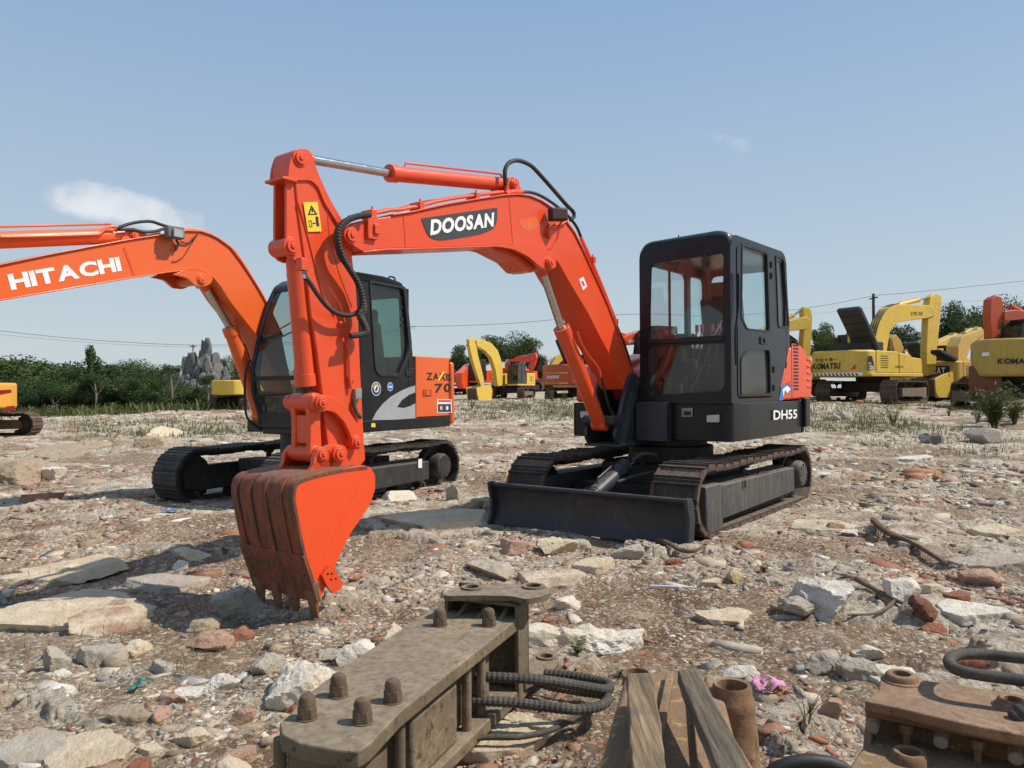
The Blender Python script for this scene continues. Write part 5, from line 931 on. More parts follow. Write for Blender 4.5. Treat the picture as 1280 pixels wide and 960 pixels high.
at_ = me.attributes.new('rub', 'FLOAT', 'POINT'); at_.data.foreach_set('value', rubble_amount(X, Y).astype(np.float32).ravel())
ground = bpy.data.objects.new('ground', me); COL.objects.link(ground); ground['kind'] = 'structure'
def ground_mat():
    m, nt, b = new_mat('rubble_ground'); L = nt.links.new
    tc = nd(nt, 'ShaderNodeTexCoord'); P = tc.outputs['Object']
    def noise(s, d=6, r=.6):
        n = nd(nt, 'ShaderNodeTexNoise', Scale=s, Detail=float(d), Roughness=r); L(P, n.inputs['Vector']); return n.outputs[0]
    def vor(s, jit=1.):
        n = nd(nt, 'ShaderNodeTexVoronoi', Scale=s, Randomness=jit)
        wn = nd(nt, 'ShaderNodeTexNoise', Scale=s*.7, Detail=2.); L(P, wn.inputs['Vector']); ad = nd(nt, 'ShaderNodeMix', data_type='VECTOR'); ad.inputs[0].default_value = .5/s**.9
        ad.inputs[0].default_value = min(.25, .6/s); L(P, ad.inputs[4]); L(wn.outputs['Color'], ad.inputs[5]); L(ad.outputs[1], n.inputs['Vector']); return n
    rub = nd(nt, 'ShaderNodeAttribute', attribute_name='rub').outputs['Fac']
    dirt = ramp(nt, noise(1.7, 8, .65), [(.36, (.15, .092, .05)), (.48, (.235, .152, .088)), (.62, (.34, .245, .155))]).outputs[0]
    dirt = mixc(nt, ramp(nt, noise(45, 4, .7), [(.45, 0.), (.7, .55)]).outputs[0], dirt, (.38, .29, .19))
    dust = ramp(nt, noise(.8, 8, .6), [(.36, (.20, .135, .08)), (.45, (.33, .24, .15)), (.54, (.48, .39, .265)), (.64, (.38, .335, .26))]).outputs[0]
    brick = ramp(nt, noise(1.1, 7, .62), [(.6, 0.), (.7, .6)]).outputs[0]; dust = mixc(nt, brick, dust, (.34, .13, .075))
    v1 = vor(9.); v2 = vor(26.); v3 = vor(70.)
    cols = [(0., (.54, .45, .325)), (.26, (.19, .13, .08)), (.42, (.60, .53, .42)), (.60, (.36, .16, .095)), (.66, (.33, .295, .25)), (.79, (.45, .34, .225)), (.93, (.74, .69, .60))]
    def cell(v, fac): 
        sp = nd(nt, 'ShaderNodeSeparateColor'); L(v.outputs['Color'], sp.inputs[0]); c = ramp(nt, sp.outputs[0], cols, 'CONSTANT').outputs[0]
        g = nd(nt, 'ShaderNodeMath', operation='GREATER_THAN'); L(sp.outputs[1], g.inputs[0]); g.inputs[1].default_value = 1-fac; return c, g.outputs[0]
    c = dust
    for v, f, k in ((v1, .35, .55), (v2, .5, .8), (v3, .6, .8)):
        cc, g = cell(v, f); mu = nd(nt, 'ShaderNodeMath', operation='MULTIPLY'); L(g, mu.inputs[0]); mu.inputs[1].default_value = k; c = mixc(nt, mu.outputs[0], c, cc)
    dd = dirt
    for v, f, k in ((v2, .12, .6), (v3, .3, .7)):
        cc, g = cell(v, f); mu = nd(nt, 'ShaderNodeMath', operation='MULTIPLY'); L(g, mu.inputs[0]); mu.inputs[1].default_value = k; dd = mixc(nt, mu.outputs[0], dd, cc)
    jj = nd(nt, 'ShaderNodeMath', operation='ADD'); L(rub, jj.inputs[0]); n0 = nd(nt, 'ShaderNodeMath', operation='MULTIPLY_ADD'); L(noise(5, 8, .7), n0.inputs[0]); n0.inputs[1].default_value = 1.6; n0.inputs[2].default_value = -.8; L(n0.outputs[0], jj.inputs[1])
    f = ramp(nt, jj.outputs[0], [(.25, 0.), (.6, 1.)]).outputs[0]; col = mixc(nt, f, dd, c)
    cr_ = nd(nt, 'ShaderNodeAttribute', attribute_name='crust').outputs['Fac']; cn = ramp(nt, noise(3.3, 9, .7), [(.4, (.40, .30, .21)), (.5, (.58, .49, .36)), (.6, (.68, .61, .49))]).outputs[0]
    cn = mixc(nt, ramp(nt, noise(24, 6, .75), [(.52, 0.), (.62, .6)]).outputs[0], cn, (.26, .2, .145)); cm = nd(nt, 'ShaderNodeMath', operation='MULTIPLY'); L(cr_, cm.inputs[0]); L(ramp(nt, noise(7, 8, .75), [(.36, .1), (.5, .95)]).outputs[0], cm.inputs[1]); col = mixc(nt, cm.outputs[0], col, cn)
    red = ramp(nt, noise(1.6, 8, .68), [(.585, 0.), (.64, .8)]).outputs[0]; rm = nd(nt, 'ShaderNodeMath', operation='MULTIPLY'); L(red, rm.inputs[0]); L(ramp(nt, noise(30, 3, .6), [(.4, .25), (.6, 1.)]).outputs[0], rm.inputs[1]); col = mixc(nt, rm.outputs[0], col, (.36, .135, .07))
    L(col, b.inputs['Base Color']); b.inputs['Roughness'].default_value = .95; b.inputs['Specular IOR Level'].default_value = .15
    # relief of the chips
    s1 = nd(nt, 'ShaderNodeMath', operation='MULTIPLY_ADD'); L(v1.outputs['Distance'], s1.inputs[0]); s1.inputs[1].default_value = -.9; s1.inputs[2].default_value = 0
    s2 = nd(nt, 'ShaderNodeMath', operation='MULTIPLY_ADD'); L(v2.outputs['Distance'], s2.inputs[0]); s2.inputs[1].default_value = -.5; L(s1.outputs[0], s2.inputs[2])
    s3 = nd(nt, 'ShaderNodeMath', operation='MULTIPLY_ADD'); L(v3.outputs['Distance'], s3.inputs[0]); s3.inputs[1].default_value = -.22; L(s2.outputs[0], s3.inputs[2])
    s4 = nd(nt, 'ShaderNodeMath', operation='MULTIPLY_ADD'); L(noise(14, 8, .75), s4.inputs[0]); s4.inputs[1].default_value = 1.3; L(s3.outputs[0], s4.inputs[2])
    bp = nd(nt, 'ShaderNodeBump', Strength=1., Distance=.035); L(s4.outputs[0], bp.inputs['Height']); L(bp.outputs[0], b.inputs['Normal']); return m
me.materials.append(ground_mat())
# ---- stones
def hull_variants(n, k, seed, flat=.6):
    """Angular shards: roughly box shaped hulls with knocked off corners."""
    out = []; rg = random.Random(seed)
    for i in range(n):
        bm = bmesh.new(); ax = (1, rg.uniform(.55, 1), flat*rg.uniform(.5, 1.2))
        for sx in (-1, 1):
            for sy in (-1, 1):
                for sz in (-1, 1): q = rg.uniform(.45, 1.05); bm.verts.new((sx*ax[0]*q*rg.uniform(.7, 1), sy*ax[1]*q*rg.uniform(.7, 1), sz*ax[2]*rg.uniform(.6, 1)))
        for j in range(k-8): bm.verts.new((rg.uniform(-1, 1), rg.uniform(-.9, .9), rg.uniform(-.9, .9)*flat))
        r = bmesh.ops.convex_hull(bm, input=bm.verts); bmesh.ops.delete(bm, geom=[g for g in set(r['geom_interior']+r['geom_unused']) if isinstance(g, bmesh.types.BMVert)], context='VERTS')
        bmesh.ops.triangulate(bm, faces=bm.faces); bm.verts.index_update()
        out.append((np.array([v.co[:] for v in bm.verts]), np.array([[v.index for v in f.verts] for f in bm.faces]))); bm.free()
    return out
CH_V = hull_variants(20, 10, 4, .55)
PAL = np.array([(.55, .45, .315), (.63, .55, .42), (.42, .315, .205), (.37, .335, .285), (.28, .26, .23), (.37, .155, .09), (.44, .24, .155), (.29, .12, .07), (.76, .71, .62), (.47, .36, .25), (.22, .155, .10)])
PW = np.array([.22, .20, .14, .10, .05, .04, .035, .02, .09, .07, .05]); PW = PW/PW.sum()
def stone_mat(name, per='ATTR'):
    m, nt, b = new_mat(name); L = nt.links.new; tc = nd(nt, 'ShaderNodeTexCoord')
    at = nd(nt, 'ShaderNodeAttribute', attribute_name='tone'); n = nd(nt, 'ShaderNodeTexNoise', Scale=9., Detail=9., Roughness=.75); L(tc.outputs['Object'], n.inputs['Vector'])
    n2 = nd(nt, 'ShaderNodeTexNoise', Scale=70., Detail=5., Roughness=.7); L(tc.outputs['Object'], n2.inputs['Vector'])
    c = mixc(nt, ramp(nt, n.outputs[0], [(.4, 0.), (.72, .75)]).outputs[0], at.outputs['Color'], (.36, .27, .18))
    c = mixc(nt, ramp(nt, n2.outputs[0], [(.55, 0.), (.66, .5)]).outputs[0], c, (.2, .17, .14)); c = mixc(nt, ramp(nt, n2.outputs[0], [(.3, .5), (.42, 0.)]).outputs[0], c, (.58, .53, .45))
    L(c, b.inputs['Base Color']); b.inputs['Roughness'].default_value = .95; b.inputs['Specular IOR Level'].default_value = .15
    bp = nd(nt, 'ShaderNodeBump', Strength=.8, Distance=.012); ad = nd(nt, 'ShaderNodeMath', operation='ADD'); L(n.outputs[0], ad.inputs[0]); L(n2.outputs[0], ad.inputs[1]); L(ad.outputs[0], bp.inputs['Height']); L(bp.outputs[0], b.inputs['Normal']); return m
STONE = stone_mat('broken_masonry')
def scatter(name, N, r0, r1, size, seed, label, cat, power=1.0, ang=(-46, 42)):
    rg = np.random.default_rng(seed); n = N*3
    u = rg.random(n); r = (r0**power+u*(r1**power-r0**power))**(1/power); t = np.radians(rg.uniform(ang[0], ang[1], n)); x = r*np.sin(t); y = r*np.cos(t)
    keep = rg.random(n) < (rubble_amount(x, y)*.9+.1)*(1-.65*plates(x, y))*np.clip(fbm(x*2.3, y*2.3, 77, 3)*2.4-.55, .1, 1)
    for a, b, c, q in PADS[:2]: keep &= ((x-a)**2+(y-b)**2 > 1.0)
    x, y, r = x[keep][:N], y[keep][:N], r[keep][:N]; n = len(x); z = H(x, y)
    s = size(r, rg, n); sc3 = s[:, None]*np.stack([rg.uniform(.8, 1.9, n), rg.uniform(.6, 1.2, n), rg.uniform(.35, .95, n)], -1)
    yaw = rg.uniform(0, 6.283, n); tx = rg.normal(0, .3, n); vid = rg.integers(0, len(CH_V), n)
    pal = PAL[rg.choice(len(PAL), n, p=PW)]*rg.uniform(.8, 1.15, (n, 1))
    # brick turns up in patches
    bm_ = fbm(x*1.1, y*1.1, 91, 3) > .6; rb = rg.random(n) < .45; pal[bm_ & rb] = np.array((.35, .135, .075))*rg.uniform(.8, 1.2, ((bm_ & rb).sum(), 1))
    cos, fas, cls = [], [], []; off = 0
    for k, (V, Fc) in enumerate(CH_V):
        m_ = np.where(vid == k)[0]
        if not len(m_): continue
        P = V[None]*sc3[m_][:, None]; ct, st = np.cos(tx[m_])[:, None], np.sin(tx[m_])[:, None]; y1 = P[..., 1]*ct-P[..., 2]*st; z1 = P[..., 1]*st+P[..., 2]*ct
        c, s_ = np.cos(yaw[m_])[:, None], np.sin(yaw[m_])[:, None]; X_ = P[..., 0]*c-y1*s_+x[m_][:, None]; Y_ = P[..., 0]*s_+y1*c+y[m_][:, None]; Z_ = z1+(z[m_]-s[m_]*.12)[:, None]
        co = np.stack([X_, Y_, Z_], -1); nv = len(V); fa = Fc[None]+(off+np.arange(len(m_))*nv)[:, None, None]; cos.append(co.reshape(-1, 3)); fas.append(fa.reshape(-1, 3)); cls.append(np.repeat(pal[m_], nv, 0)); off += nv*len(m_)
    me = np_mesh(name, np.concatenate(cos), np.concatenate(fas), 3); cl = np.concatenate(cls)
    a = me.attributes.new('tone', 'FLOAT_COLOR', 'POINT'); a.data.foreach_set('color', np.concatenate([cl, np.ones((len(cl), 1))], 1).astype(np.float32).ravel())
    me.materials.append(STONE); o = bpy.data.objects.new(name, me); COL.objects.link(o); tag(o, label, cat, kind='stuff'); return o
scatter('gravel', 60000, .9, 9, lambda r, g, n: np.clip(g.lognormal(-5.0, .5, n)*(.8+r*.08), .0025, .03), 1, 'fine crushed brick and concrete gravel over the dirt', 'gravel')
scatter('rubble', 25000, 1.2, 16, lambda r, g, n: np.clip(g.lognormal(-4.05, .62, n)*(.75+r*.06), .008, .10), 2, 'broken brick and concrete pieces strewn across the lot', 'rubble')
scatter('far_rubble', 13000, 9, 48, lambda r, g, n: np.clip(g.lognormal(-3.0, .5, n)*(.6+r*.028), .03, .28), 3, 'pale and reddish rubble covering the far part of the lot', 'rubble', power=1.3)
# ---- single rocks and slabs
from mathutils import noise as mn
def rock_mesh(name, seed, size, rough=.05, cuts=13, sub=4, slab=False):
    rg = random.Random(seed); pl_ = []
    for k in range(cuts):
        d = Vector((rg.gauss(0, 1), rg.gauss(0, 1), rg.gauss(0, 1))).normalized(); pl_.append((d, rg.uniform(.5, .9)))
    pl_ += [(Vector((0, 0, 1)), .6 if slab else rg.uniform(.7, .95)), (Vector((0, 0, -1)), .8)]
    if slab:
        pl_ = [(Vector((0, 0, 1)), .3), (Vector((0, 0, -1)), .3)]+[(Vector((math.cos(a), math.sin(a), rg.uniform(-.25, .25))).normalized(), rg.uniform(.6, .95)) for a in [rg.uniform(0, .8)+k*6.283/7 for k in range(7)]]
    bm = bmesh.new(); bmesh.ops.create_icosphere(bm, subdivisions=sub, radius=1); o_ = Vector((rg.uniform(0, 50),)*3)
    for v in bm.verts:
        d = v.co.normalized(); t = min([h/max(d.dot(n), 1e-3) if d.dot(n) > 1e-3 else 9 for n, h in pl_]+[1.25]); p = d*t
        q = Vector((p.x*size[0], p.y*size[1], p.z*size[2])); g = max(size)
        q += d*(mn.fractal(q*(5/g)**.8*1.6+o_, .8, 2.1, 5)*rough*g*.38-mn.ridged_multi_fractal(q*(9/g)**.8+o_, .9, 2.2, 4, .8, 1.5)*rough*g*.10+rough*g*.12); v.co = q
    me = bpy.data.meshes.new(name); bm.to_mesh(me); bm.free(); me.polygons.foreach_set('use_smooth', [True]*len(me.polygons)); me.set_sharp_from_angle(angle=R(28)); return me
CREAM, WHT, GRY, TANR, BRK, PNK, DGR, YLW = (.72, .60, .43), (.80, .74, .63), (.50, .445, .365), (.44, .355, .255), (.36, .14, .085), (.52, .33, .24), (.20, .19, .18), (.56, .44, .24)
def stone_variant(base, spot, scl=5.):
    nm = 'rock_%02x%02x%02x_%d' % (int(base[0]*255), int(base[1]*255), int(base[2]*255), int(spot[0]*100))
    if nm in MATS: return MATS[nm]
    m, nt, b = new_mat(nm); L = nt.links.new; tc = nd(nt, 'ShaderNodeTexCoord'); P = tc.outputs['Object']
    def nz(s, d, r): n = nd(nt, 'ShaderNodeTexNoise', Scale=s, Detail=float(d), Roughness=r); L(P, n.inputs['Vector']); return n.outputs[0]
    a, c_, d_ = nz(scl, 9, .7), nz(scl*5, 8, .75), nz(scl*22, 5, .7)
    c = mixc(nt, ramp(nt, a, [(.38, 0.), (.62, 1.)]).outputs[0], base, spot); c = mixc(nt, ramp(nt, c_, [(.52, 0.), (.66, .35)]).outputs[0], c, (.36, .27, .18)); c = mixc(nt, ramp(nt, c_, [(.3, .6), (.42, 0.)]).outputs[0], c, (.62, .58, .5)); c = mixc(nt, ramp(nt, d_, [(.59, 0.), (.65, .4)]).outputs[0], c, (.26, .21, .16))
    vo = nd(nt, 'ShaderNodeTexVoronoi', Scale=scl*9); L(P, vo.inputs['Vector'])
    L(c, b.inputs['Base Color']); b.inputs['Roughness'].default_value = .95; b.inputs['Specular IOR Level'].default_value = .15
    s = nd(nt, 'ShaderNodeMath', operation='ADD'); L(c_, s.inputs[0]); L(d_, s.inputs[1]); s2 = nd(nt, 'ShaderNodeMath', operation='MULTIPLY_ADD'); L(vo.outputs['Distance'], s2.inputs[0]); s2.inputs[1].default_value = -.5; L(s.outputs[0], s2.inputs[2])
    bp = nd(nt, 'ShaderNodeBump', Strength=.8, Distance=.016); L(s2.outputs[0], bp.inputs['Height']); L(bp.outputs[0], b.inputs['Normal']); MATS[nm] = m; return m
_rk = [100]
def rock(u, v, wpx, hpx, col, name, label, cat, slab=False, yaw=None, tilt=0, deep=.8, spot=None, rough=.17, sink=.4, group=None):
    _rk[0] += 1; rg = random.Random(_rk[0]); p = hit(u, v); dep = p.y; w = wpx*dep/FP/2; hgt = hpx*dep/FP/2
    size = (w*1.15, w*1.15*deep, max(hgt*1.5, .01)) if not slab else (w*1.15, w*1.15*deep, max(hgt*.9, .03)/.3*.55)
    o = bpy.data.objects.new(name, rock_mesh(name, _rk[0], size, rough*(.6 if slab else 1), sub=5 if slab or wpx > 55 else 4, slab=slab)); COL.objects.link(o)
    zz = size[2]*(.3 if slab else .75)
    yy = yaw if yaw is not None else rg.uniform(-25, 25)
    o.location = (p.x, p.y+size[1]*.55, Hs(p.x, p.y+size[1]*.55)+zz*(1-2*sink)); o.rotation_euler = (R(tilt), R(rg.uniform(-6, 6)), R(yy))
    o.data.materials.append(stone_variant(col, spot or (col[0]*.86, col[1]*.80, col[2]*.72))); tag(o, label, cat, group, 'thing'); return o
CS, RK, BP = 'concrete_slab', 'rock', 'brick_piece'
rock(50, 786, 185, 46, CREAM, CS, 'large flat cream slab at the left edge, largest one there', 'slab', True, 8, 3)
rock(58, 726, 150, 22, CREAM, CS, 'thin cream slab behind the large one at the left edge', 'slab', True, 2, 2)
rock(122, 790, 92, 34, CREAM, CS, 'tilted cream slab with a reddish brown top, left of the bucket', 'slab', True, 30, 12, spot=(.36, .2, .13))
rock(205, 735, 90, 18, GRY, CS, 'grey slab in the shade left of the bucket', 'slab', True, 5)
rock(292, 770, 66, 36, GRY, RK, 'grey rock in the shade just left of the bucket teeth', 'rock')
rock(232, 700, 40, 18, CREAM, RK, 'cream rock halfway between slab and bucket', 'rock')
rock(66, 574, 62, 26, TANR, CS, 'brown tilted slab with a dark hollow under it, far left', 'slab', True, 20, 18)
rock(22, 602, 66, 34, TANR, RK, 'smooth tan mound of concrete at the left edge', 'rock', deep=1)
rock(57, 600, 34, 20, WHT, RK, 'pale angular rock beside the tan mound', 'rock')
rock(368, 884, 92, 62, WHT, RK, 'big rough white concrete boulder left of the steel bracket', 'rock', spot=CREAM, rough=.2)
rock(330, 842, 40, 28, GRY, RK, 'grey angular rock touching the white boulder', 'rock')
rock(443, 830, 54, 34, WHT, RK, 'white rock with grey flecks between bucket and bracket', 'rock')
rock(494, 815, 46, 32, CREAM, RK, 'cream rock against the far side of the steel bracket', 'rock')
rock(410, 826, 36, 18, GRY, RK, 'low grey stone left of the flecked white rock', 'rock')
rock(250, 790, 36, 18, TANR, RK, 'tan stone at the foot of the bucket shade', 'rock')
rock(120, 832, 44, 24, GRY, RK, 'weathered grey rock in the left foreground', 'rock'); rock(66, 838, 30, 36, GRY, RK, 'upright grey rock in the left foreground', 'rock')
rock(492, 627, 46, 20, WHT, RK, 'white oval boulder in front of the charcoal excavator track', 'rock', rough=.03)
rock(567, 624, 22, 24, GRY, RK, 'upright grey stone behind the rear end of the black track', 'rock')
rock(540, 656, 120, 22, CREAM, CS, 'long cream slab between the two orange machines', 'slab', True, 12, 5)
rock(592, 640, 24, 20, TANR, RK, 'tan stone at the far end of the long cream slab', 'rock')
rock(697, 691, 44, 18, CREAM, RK, 'cream stone under the middle of the dozer blade', 'rock'); rock(748, 713, 56, 22, CREAM, CS, 'flat cream slab in front of the dozer blade', 'slab', True, 0, 4)
rock(648, 692, 50, 20, PNK, RK, 'pinkish stone under the left half of the dozer blade', 'rock'); rock(728, 688, 26, 16, GRY, RK, 'small grey stone under the dozer blade', 'rock')
rock(690, 735, 90, 26, CREAM, CS, 'broken cream slab lying beyond the steel bracket', 'slab', True, -5, 5, spot=(.42, .3, .2))
rock(620, 720, 60, 16, GRY, RK, 'low grey stone behind the steel bracket', 'rock')
rock(788, 700, 46, 20, GRY, RK, 'grey stone under the right end of the dozer blade', 'rock')
rock(742, 818, 170, 40, CREAM, RK, 'long rough concrete block behind the corrugated hoses', 'rock', deep=.4, yaw=4, spot=WHT, rough=.2)
rock(712, 760, 40, 20, WHT, RK, 'white lump on top of the gravel behind the long block', 'rock')
rock(1030, 766, 96, 56, GRY, RK, 'big grey white boulder sunk in the dirt on the right', 'rock', spot=WHT, rough=.18, deep=.7)
rock(1006, 776, 60, 26, GRY, RK, 'flat topped grey rock in front of the big sunken boulder', 'rock', yaw=20)
rock(1156, 771, 38, 22, (.24, .11, .075), BP, 'square dark red brick piece standing by the stick end', 'brick'); rock(1200, 750, 36, 12, BRK, BP, 'flat orange red tile lying on the right', 'brick', True)
rock(1172, 790, 30, 12, BRK, BP, 'small red brick piece in front of the dark red one', 'brick')
rock(1224, 778, 84, 26, WHT, CS, 'whitish flat slab at the right, near the red tile', 'slab', True, -10, 4)
rock(1238, 712, 96, 30, GRY, CS, 'long grey slab at the right edge', 'slab', True, -5, 4, deep=.5); rock(1256, 668, 60, 22, CREAM, CS, 'cream slab behind the long grey one at the right edge', 'slab', True, 0, 6)
rock(1233, 732, 48, 22, PNK, RK, 'pinkish tan rock at the right, beside the stick', 'rock'); rock(1135, 752, 50, 32, WHT, RK, 'pale mottled rock half buried behind the dark red brick', 'rock')
rock(1040, 664, 90, 16, TANR, CS, 'flat tan slab right of the mini excavator track', 'slab', True, 0, 2, spot=CREAM); rock(1045, 663, 22, 14, PNK, RK, 'pointed tan stone on the edge of the flat tan slab', 'rock'); rock(1068, 670, 30, 9, WHT, RK, 'thin white stone in front of the flat tan slab', 'rock')
rock(914, 778, 70, 14, CREAM, CS, 'flat cream slab in the dirt right of centre', 'slab', True, 0, 2); rock(921, 727, 30, 16, YLW, RK, 'yellowish stone in the brown dirt right of the blade', 'rock', rough=.03)
rock(955, 728, 20, 10, GRY, RK, 'small grey stone right of the yellowish one', 'rock'); rock(968, 733, 26, 10, GRY, RK, 'low grey stone next to the big sunken boulder', 'rock')
rock(1040, 896, 26, 28, PNK, RK, 'pink brown stone standing between the two rusty parts', 'rock', rough=.03); rock(931, 846, 40, 24, WHT, RK, 'white rock behind the rusty pipe socket', 'rock')
rock(1075, 850, 60, 30, GRY, RK, 'dark grey jagged rock left of the rusty bolt plate', 'rock', deep=.5, yaw=-25); rock(1120, 862, 80, 34, WHT, CS, 'white broken slab right behind the rusty boss', 'slab', True, -12, 6); rock(1032, 838, 44, 26, GRY, RK, 'grey streaked rock behind the pink brown stone', 'rock', yaw=-30)
rock(24, 958, 90, 44, GRY, CS, 'dark grey slab in the bottom left corner', 'slab', True, 20, 14); rock(88, 962, 120, 34, CREAM, CS, 'cream broken slab along the bottom left edge', 'slab', True, 10, 6)
rock(606, 950, 130, 60, CREAM, CS, 'flat cream slab under the right side of the steel bracket', 'slab', True, 20, 0, sink=.6)
rock(208, 880, 40, 18, PNK, RK, 'pinkish stone in the lower left foreground', 'rock'); rock(272, 865, 46, 22, WHT, RK, 'crumbly white stone left of the big white boulder', 'rock', rough=.24)
rock(160, 905, 50, 22, TANR, RK, 'tan stone near the bottom left', 'rock'); rock(300, 905, 40, 20, PNK, BP, 'worn pink brick piece near the bottom', 'brick'); rock(235, 935, 56, 24, CREAM, RK, 'cream stone at the bottom, left of the bracket end', 'rock')
rock(300, 800, 30, 20, (.38, .17, .1), BP, 'orange brick piece in front of the bucket', 'brick'); rock(262, 812, 60, 16, PNK, BP, 'long pink brick piece lying before the bucket', 'brick')
rock(1042, 526, 20, 11, GRY, RK, 'grey boulder under the tail of the lettered yellow excavator', 'rock'); rock(1060, 524, 20, 12, GRY, RK, 'second grey boulder under the lettered yellow excavator', 'rock')
rock(1240, 552, 40, 18, GRY, RK, 'grey boulder in front of the reeds on the right', 'rock', rough=.03); rock(1168, 556, 30, 16, DGR, RK, 'dark grey boulder in the middle distance on the right', 'rock'); rock(1150, 580, 50, 14, WHT, CS, 'white slab in the middle distance on the right', 'slab', True)
rock(627, 517, 12, 6, WHT, RK, 'lone white stone before the far yellow excavator', 'rock')
rock(105, 560, 40, 12, TANR, RK, 'low tan stone in the middle distance, left', 'rock'); rock(205, 545, 46, 16, CREAM, CS, 'cream slab tipped up on the left field', 'slab', True, 30, 20); rock(180, 560, 40, 16, TANR, RK, 'tan boulder beside the tipped cream slab', 'rock')
for k in range(70):   # smaller ones nobody could tell apart
    rg = random.Random(900+k); v = 540+440*rg.random()**1.0; u = rg.uniform(5, 1275); 
    if 300 < u < 480 and 560 < v < 800 or 600 < u < 1020 and v < 700: continue
    sz = (v-470)*rg.uniform(.05, .11); c = rg.choice([CREAM, CREAM, WHT, GRY, TANR, PNK, BRK])
    rock(u, v, sz, sz*.5, c, RK, 'small loose broken stone, one of many scattered in the rubble', 'rock', rg.random() < .35, rg.uniform(0, 180), rg.uniform(-8, 8), sink=.42, group='small stones scattered over the lot')
# ---- sticks, rod, rags
WOODS = surf('weathered_stick', (.13, .085, .05), .9, dirt=(.25, .2, .14), dirt_amt=.6, dirt_scale=12, bump=.004)
def gstick(pts, r, mat, name, label, cat, up=.02):
    P = [hit(u, v)+Vector((0, 0, up)) for u, v in pts]; m = MB(); S = spline(P, 6); m.tube(S, [r*(1-.5*k/len(S)) for k in range(len(S))], 8); o = m.build(name, mat, None); tag(o, label, cat); return o
gstick([(1092, 657), (1108, 671), (1128, 680), (1152, 692), (1184, 713)], .028, WOODS, 'branch', 'long bent brown stick on the rubble at the right', 'stick', .04)
gstick([(1070, 732), (1098, 748), (1137, 768)], .018, WOODS, 'branch', 'straight thin stick ending at the dark red brick', 'stick', .04)
gstick([(824, 681), (838, 687), (850, 694), (866, 696), (880, 690)], .022, WOODS, 'branch', 'short forked branch at the right end of the blade', 'stick', .04)
gstick([(1132, 745), (1100, 772), (1060, 776)], .010, WOODS, 'branch', 'thin twig near the pale mottled rock', 'stick', .03)
gstick([(813, 735.5), (870, 737.5)], .008, WHITE, 'white_rod', 'thin straight white rod lying in the brown dirt', 'rod', .015)
def rag(u, v, w, h, mat, label, seed):
    p = hit(u, v); rg = random.Random(seed); bm = bmesh.new(); n = 12; vs = [[None]*n for _ in range(n)]; sx, sy = w*p.y/FP, h*p.y/FP*2.4
    for i in range(n):
        for j in range(n):
            x, y = (i/(n-1)-.5)*sx, (j/(n-1)-.5)*sy; q = mn.noise(Vector((x*14+seed, y*14, seed))); x += q*sx*.25; y += mn.noise(Vector((x*10, y*10+9, seed)))*sy*.3
            vs[i][j] = bm.verts.new((p.x+x, p.y+y, Hs(p.x+x, p.y+y)+.018+.03*abs(mn.noise(Vector((x*22, y*22, 3.)))+.3)))
    for i in range(n-1):
        for j in range(n-1):
            if abs(mn.noise(Vector((i*.5+seed, j*.5, 0)))) < .42: bm.faces.new((vs[i][j], vs[i+1][j], vs[i+1][j+1], vs[i][j+1]))
    bmesh.ops.delete(bm, geom=[v_ for v_ in bm.verts if not v_.link_faces], context='VERTS')
    me = bpy.data.meshes.new('rag'); bm.to_mesh(me); bm.free(); me.materials.append(mat); me.polygons.foreach_set('use_smooth', [True]*len(me.polygons)); o = bpy.data.objects.new('rag', me); COL.objects.link(o); s_ = o.modifiers.new('s', 'SOLIDIFY'); s_.thickness = .003; tag(o, label, 'rag')
rag(960, 862, 38, 16, surf('pink_cloth', (.66, .27, .42), .8, dirt_amt=.3, bump=.002), 'torn pink plastic rag behind the rusty pipe socket', 3)
rag(172, 862, 22, 10, surf('teal_cloth', (.06, .22, .18), .8, dirt_amt=.3), 'small teal rag in the left foreground', 5)
rag(213, 641, 16, 4, surf('blue_plastic', (.06, .18, .42), .5, dirt_amt=.2), 'small blue plastic scrap before the black track', 8)
# ================================================================== trees, weeds, rock hill, mast, power line
def leaf_mat(name, col, col2, trans=.25):
    m, nt, b = new_mat(name); L = nt.links.new; tc = nd(nt, 'ShaderNodeTexCoord'); oi = nd(nt, 'ShaderNodeObjectInfo')
    n = nd(nt, 'ShaderNodeTexNoise', Scale=.9, Detail=5.); L(tc.outputs['Object'], n.inputs['Vector']); n2 = nd(nt, 'ShaderNodeTexNoise', Scale=9., Detail=2.); L(tc.outputs['Object'], n2.inputs['Vector'])
    ad = nd(nt, 'ShaderNodeMath', operation='MULTIPLY_ADD'); L(oi.outputs['Random'], ad.inputs[0]); ad.inputs[1].default_value = .4; L(n.outputs[0], ad.inputs[2])
    c = mixc(nt, ramp(nt, ad.outputs[0], [(.4, 0.), (.9, 1.)]).outputs[0], col, col2); c = mixc(nt, ramp(nt, n2.outputs[0], [(.35, .35), (.6, 0.)]).outputs[0], c, tuple(x*.5 for x in col))
    L(c, b.inputs['Base Color']); b.inputs['Roughness'].default_value = .6; b.inputs['Specular IOR Level'].default_value = .3
    tr = nd(nt, 'ShaderNodeBsdfTranslucent'); L(c, tr.inputs[0]); mx = nd(nt, 'ShaderNodeMixShader'); mx.inputs[0].default_value = trans; L(b.outputs[0], mx.inputs[1]); L(tr.outputs[0], mx.inputs[2]); L(mx.outputs[0], nt.nodes['Material Output'].inputs[0]); return m
LEAF = leaf_mat('broad_leaves', (.045, .085, .022), (.11, .15, .035)); LEAF_D = leaf_mat('dark_leaves', (.03, .065, .022), (.08, .12, .032)); GRASS = leaf_mat('weeds', (.085, .12, .035), (.17, .18, .06), .3); DRY = leaf_mat('dry_weeds', (.2, .17, .08), (.28, .24, .12), .3)
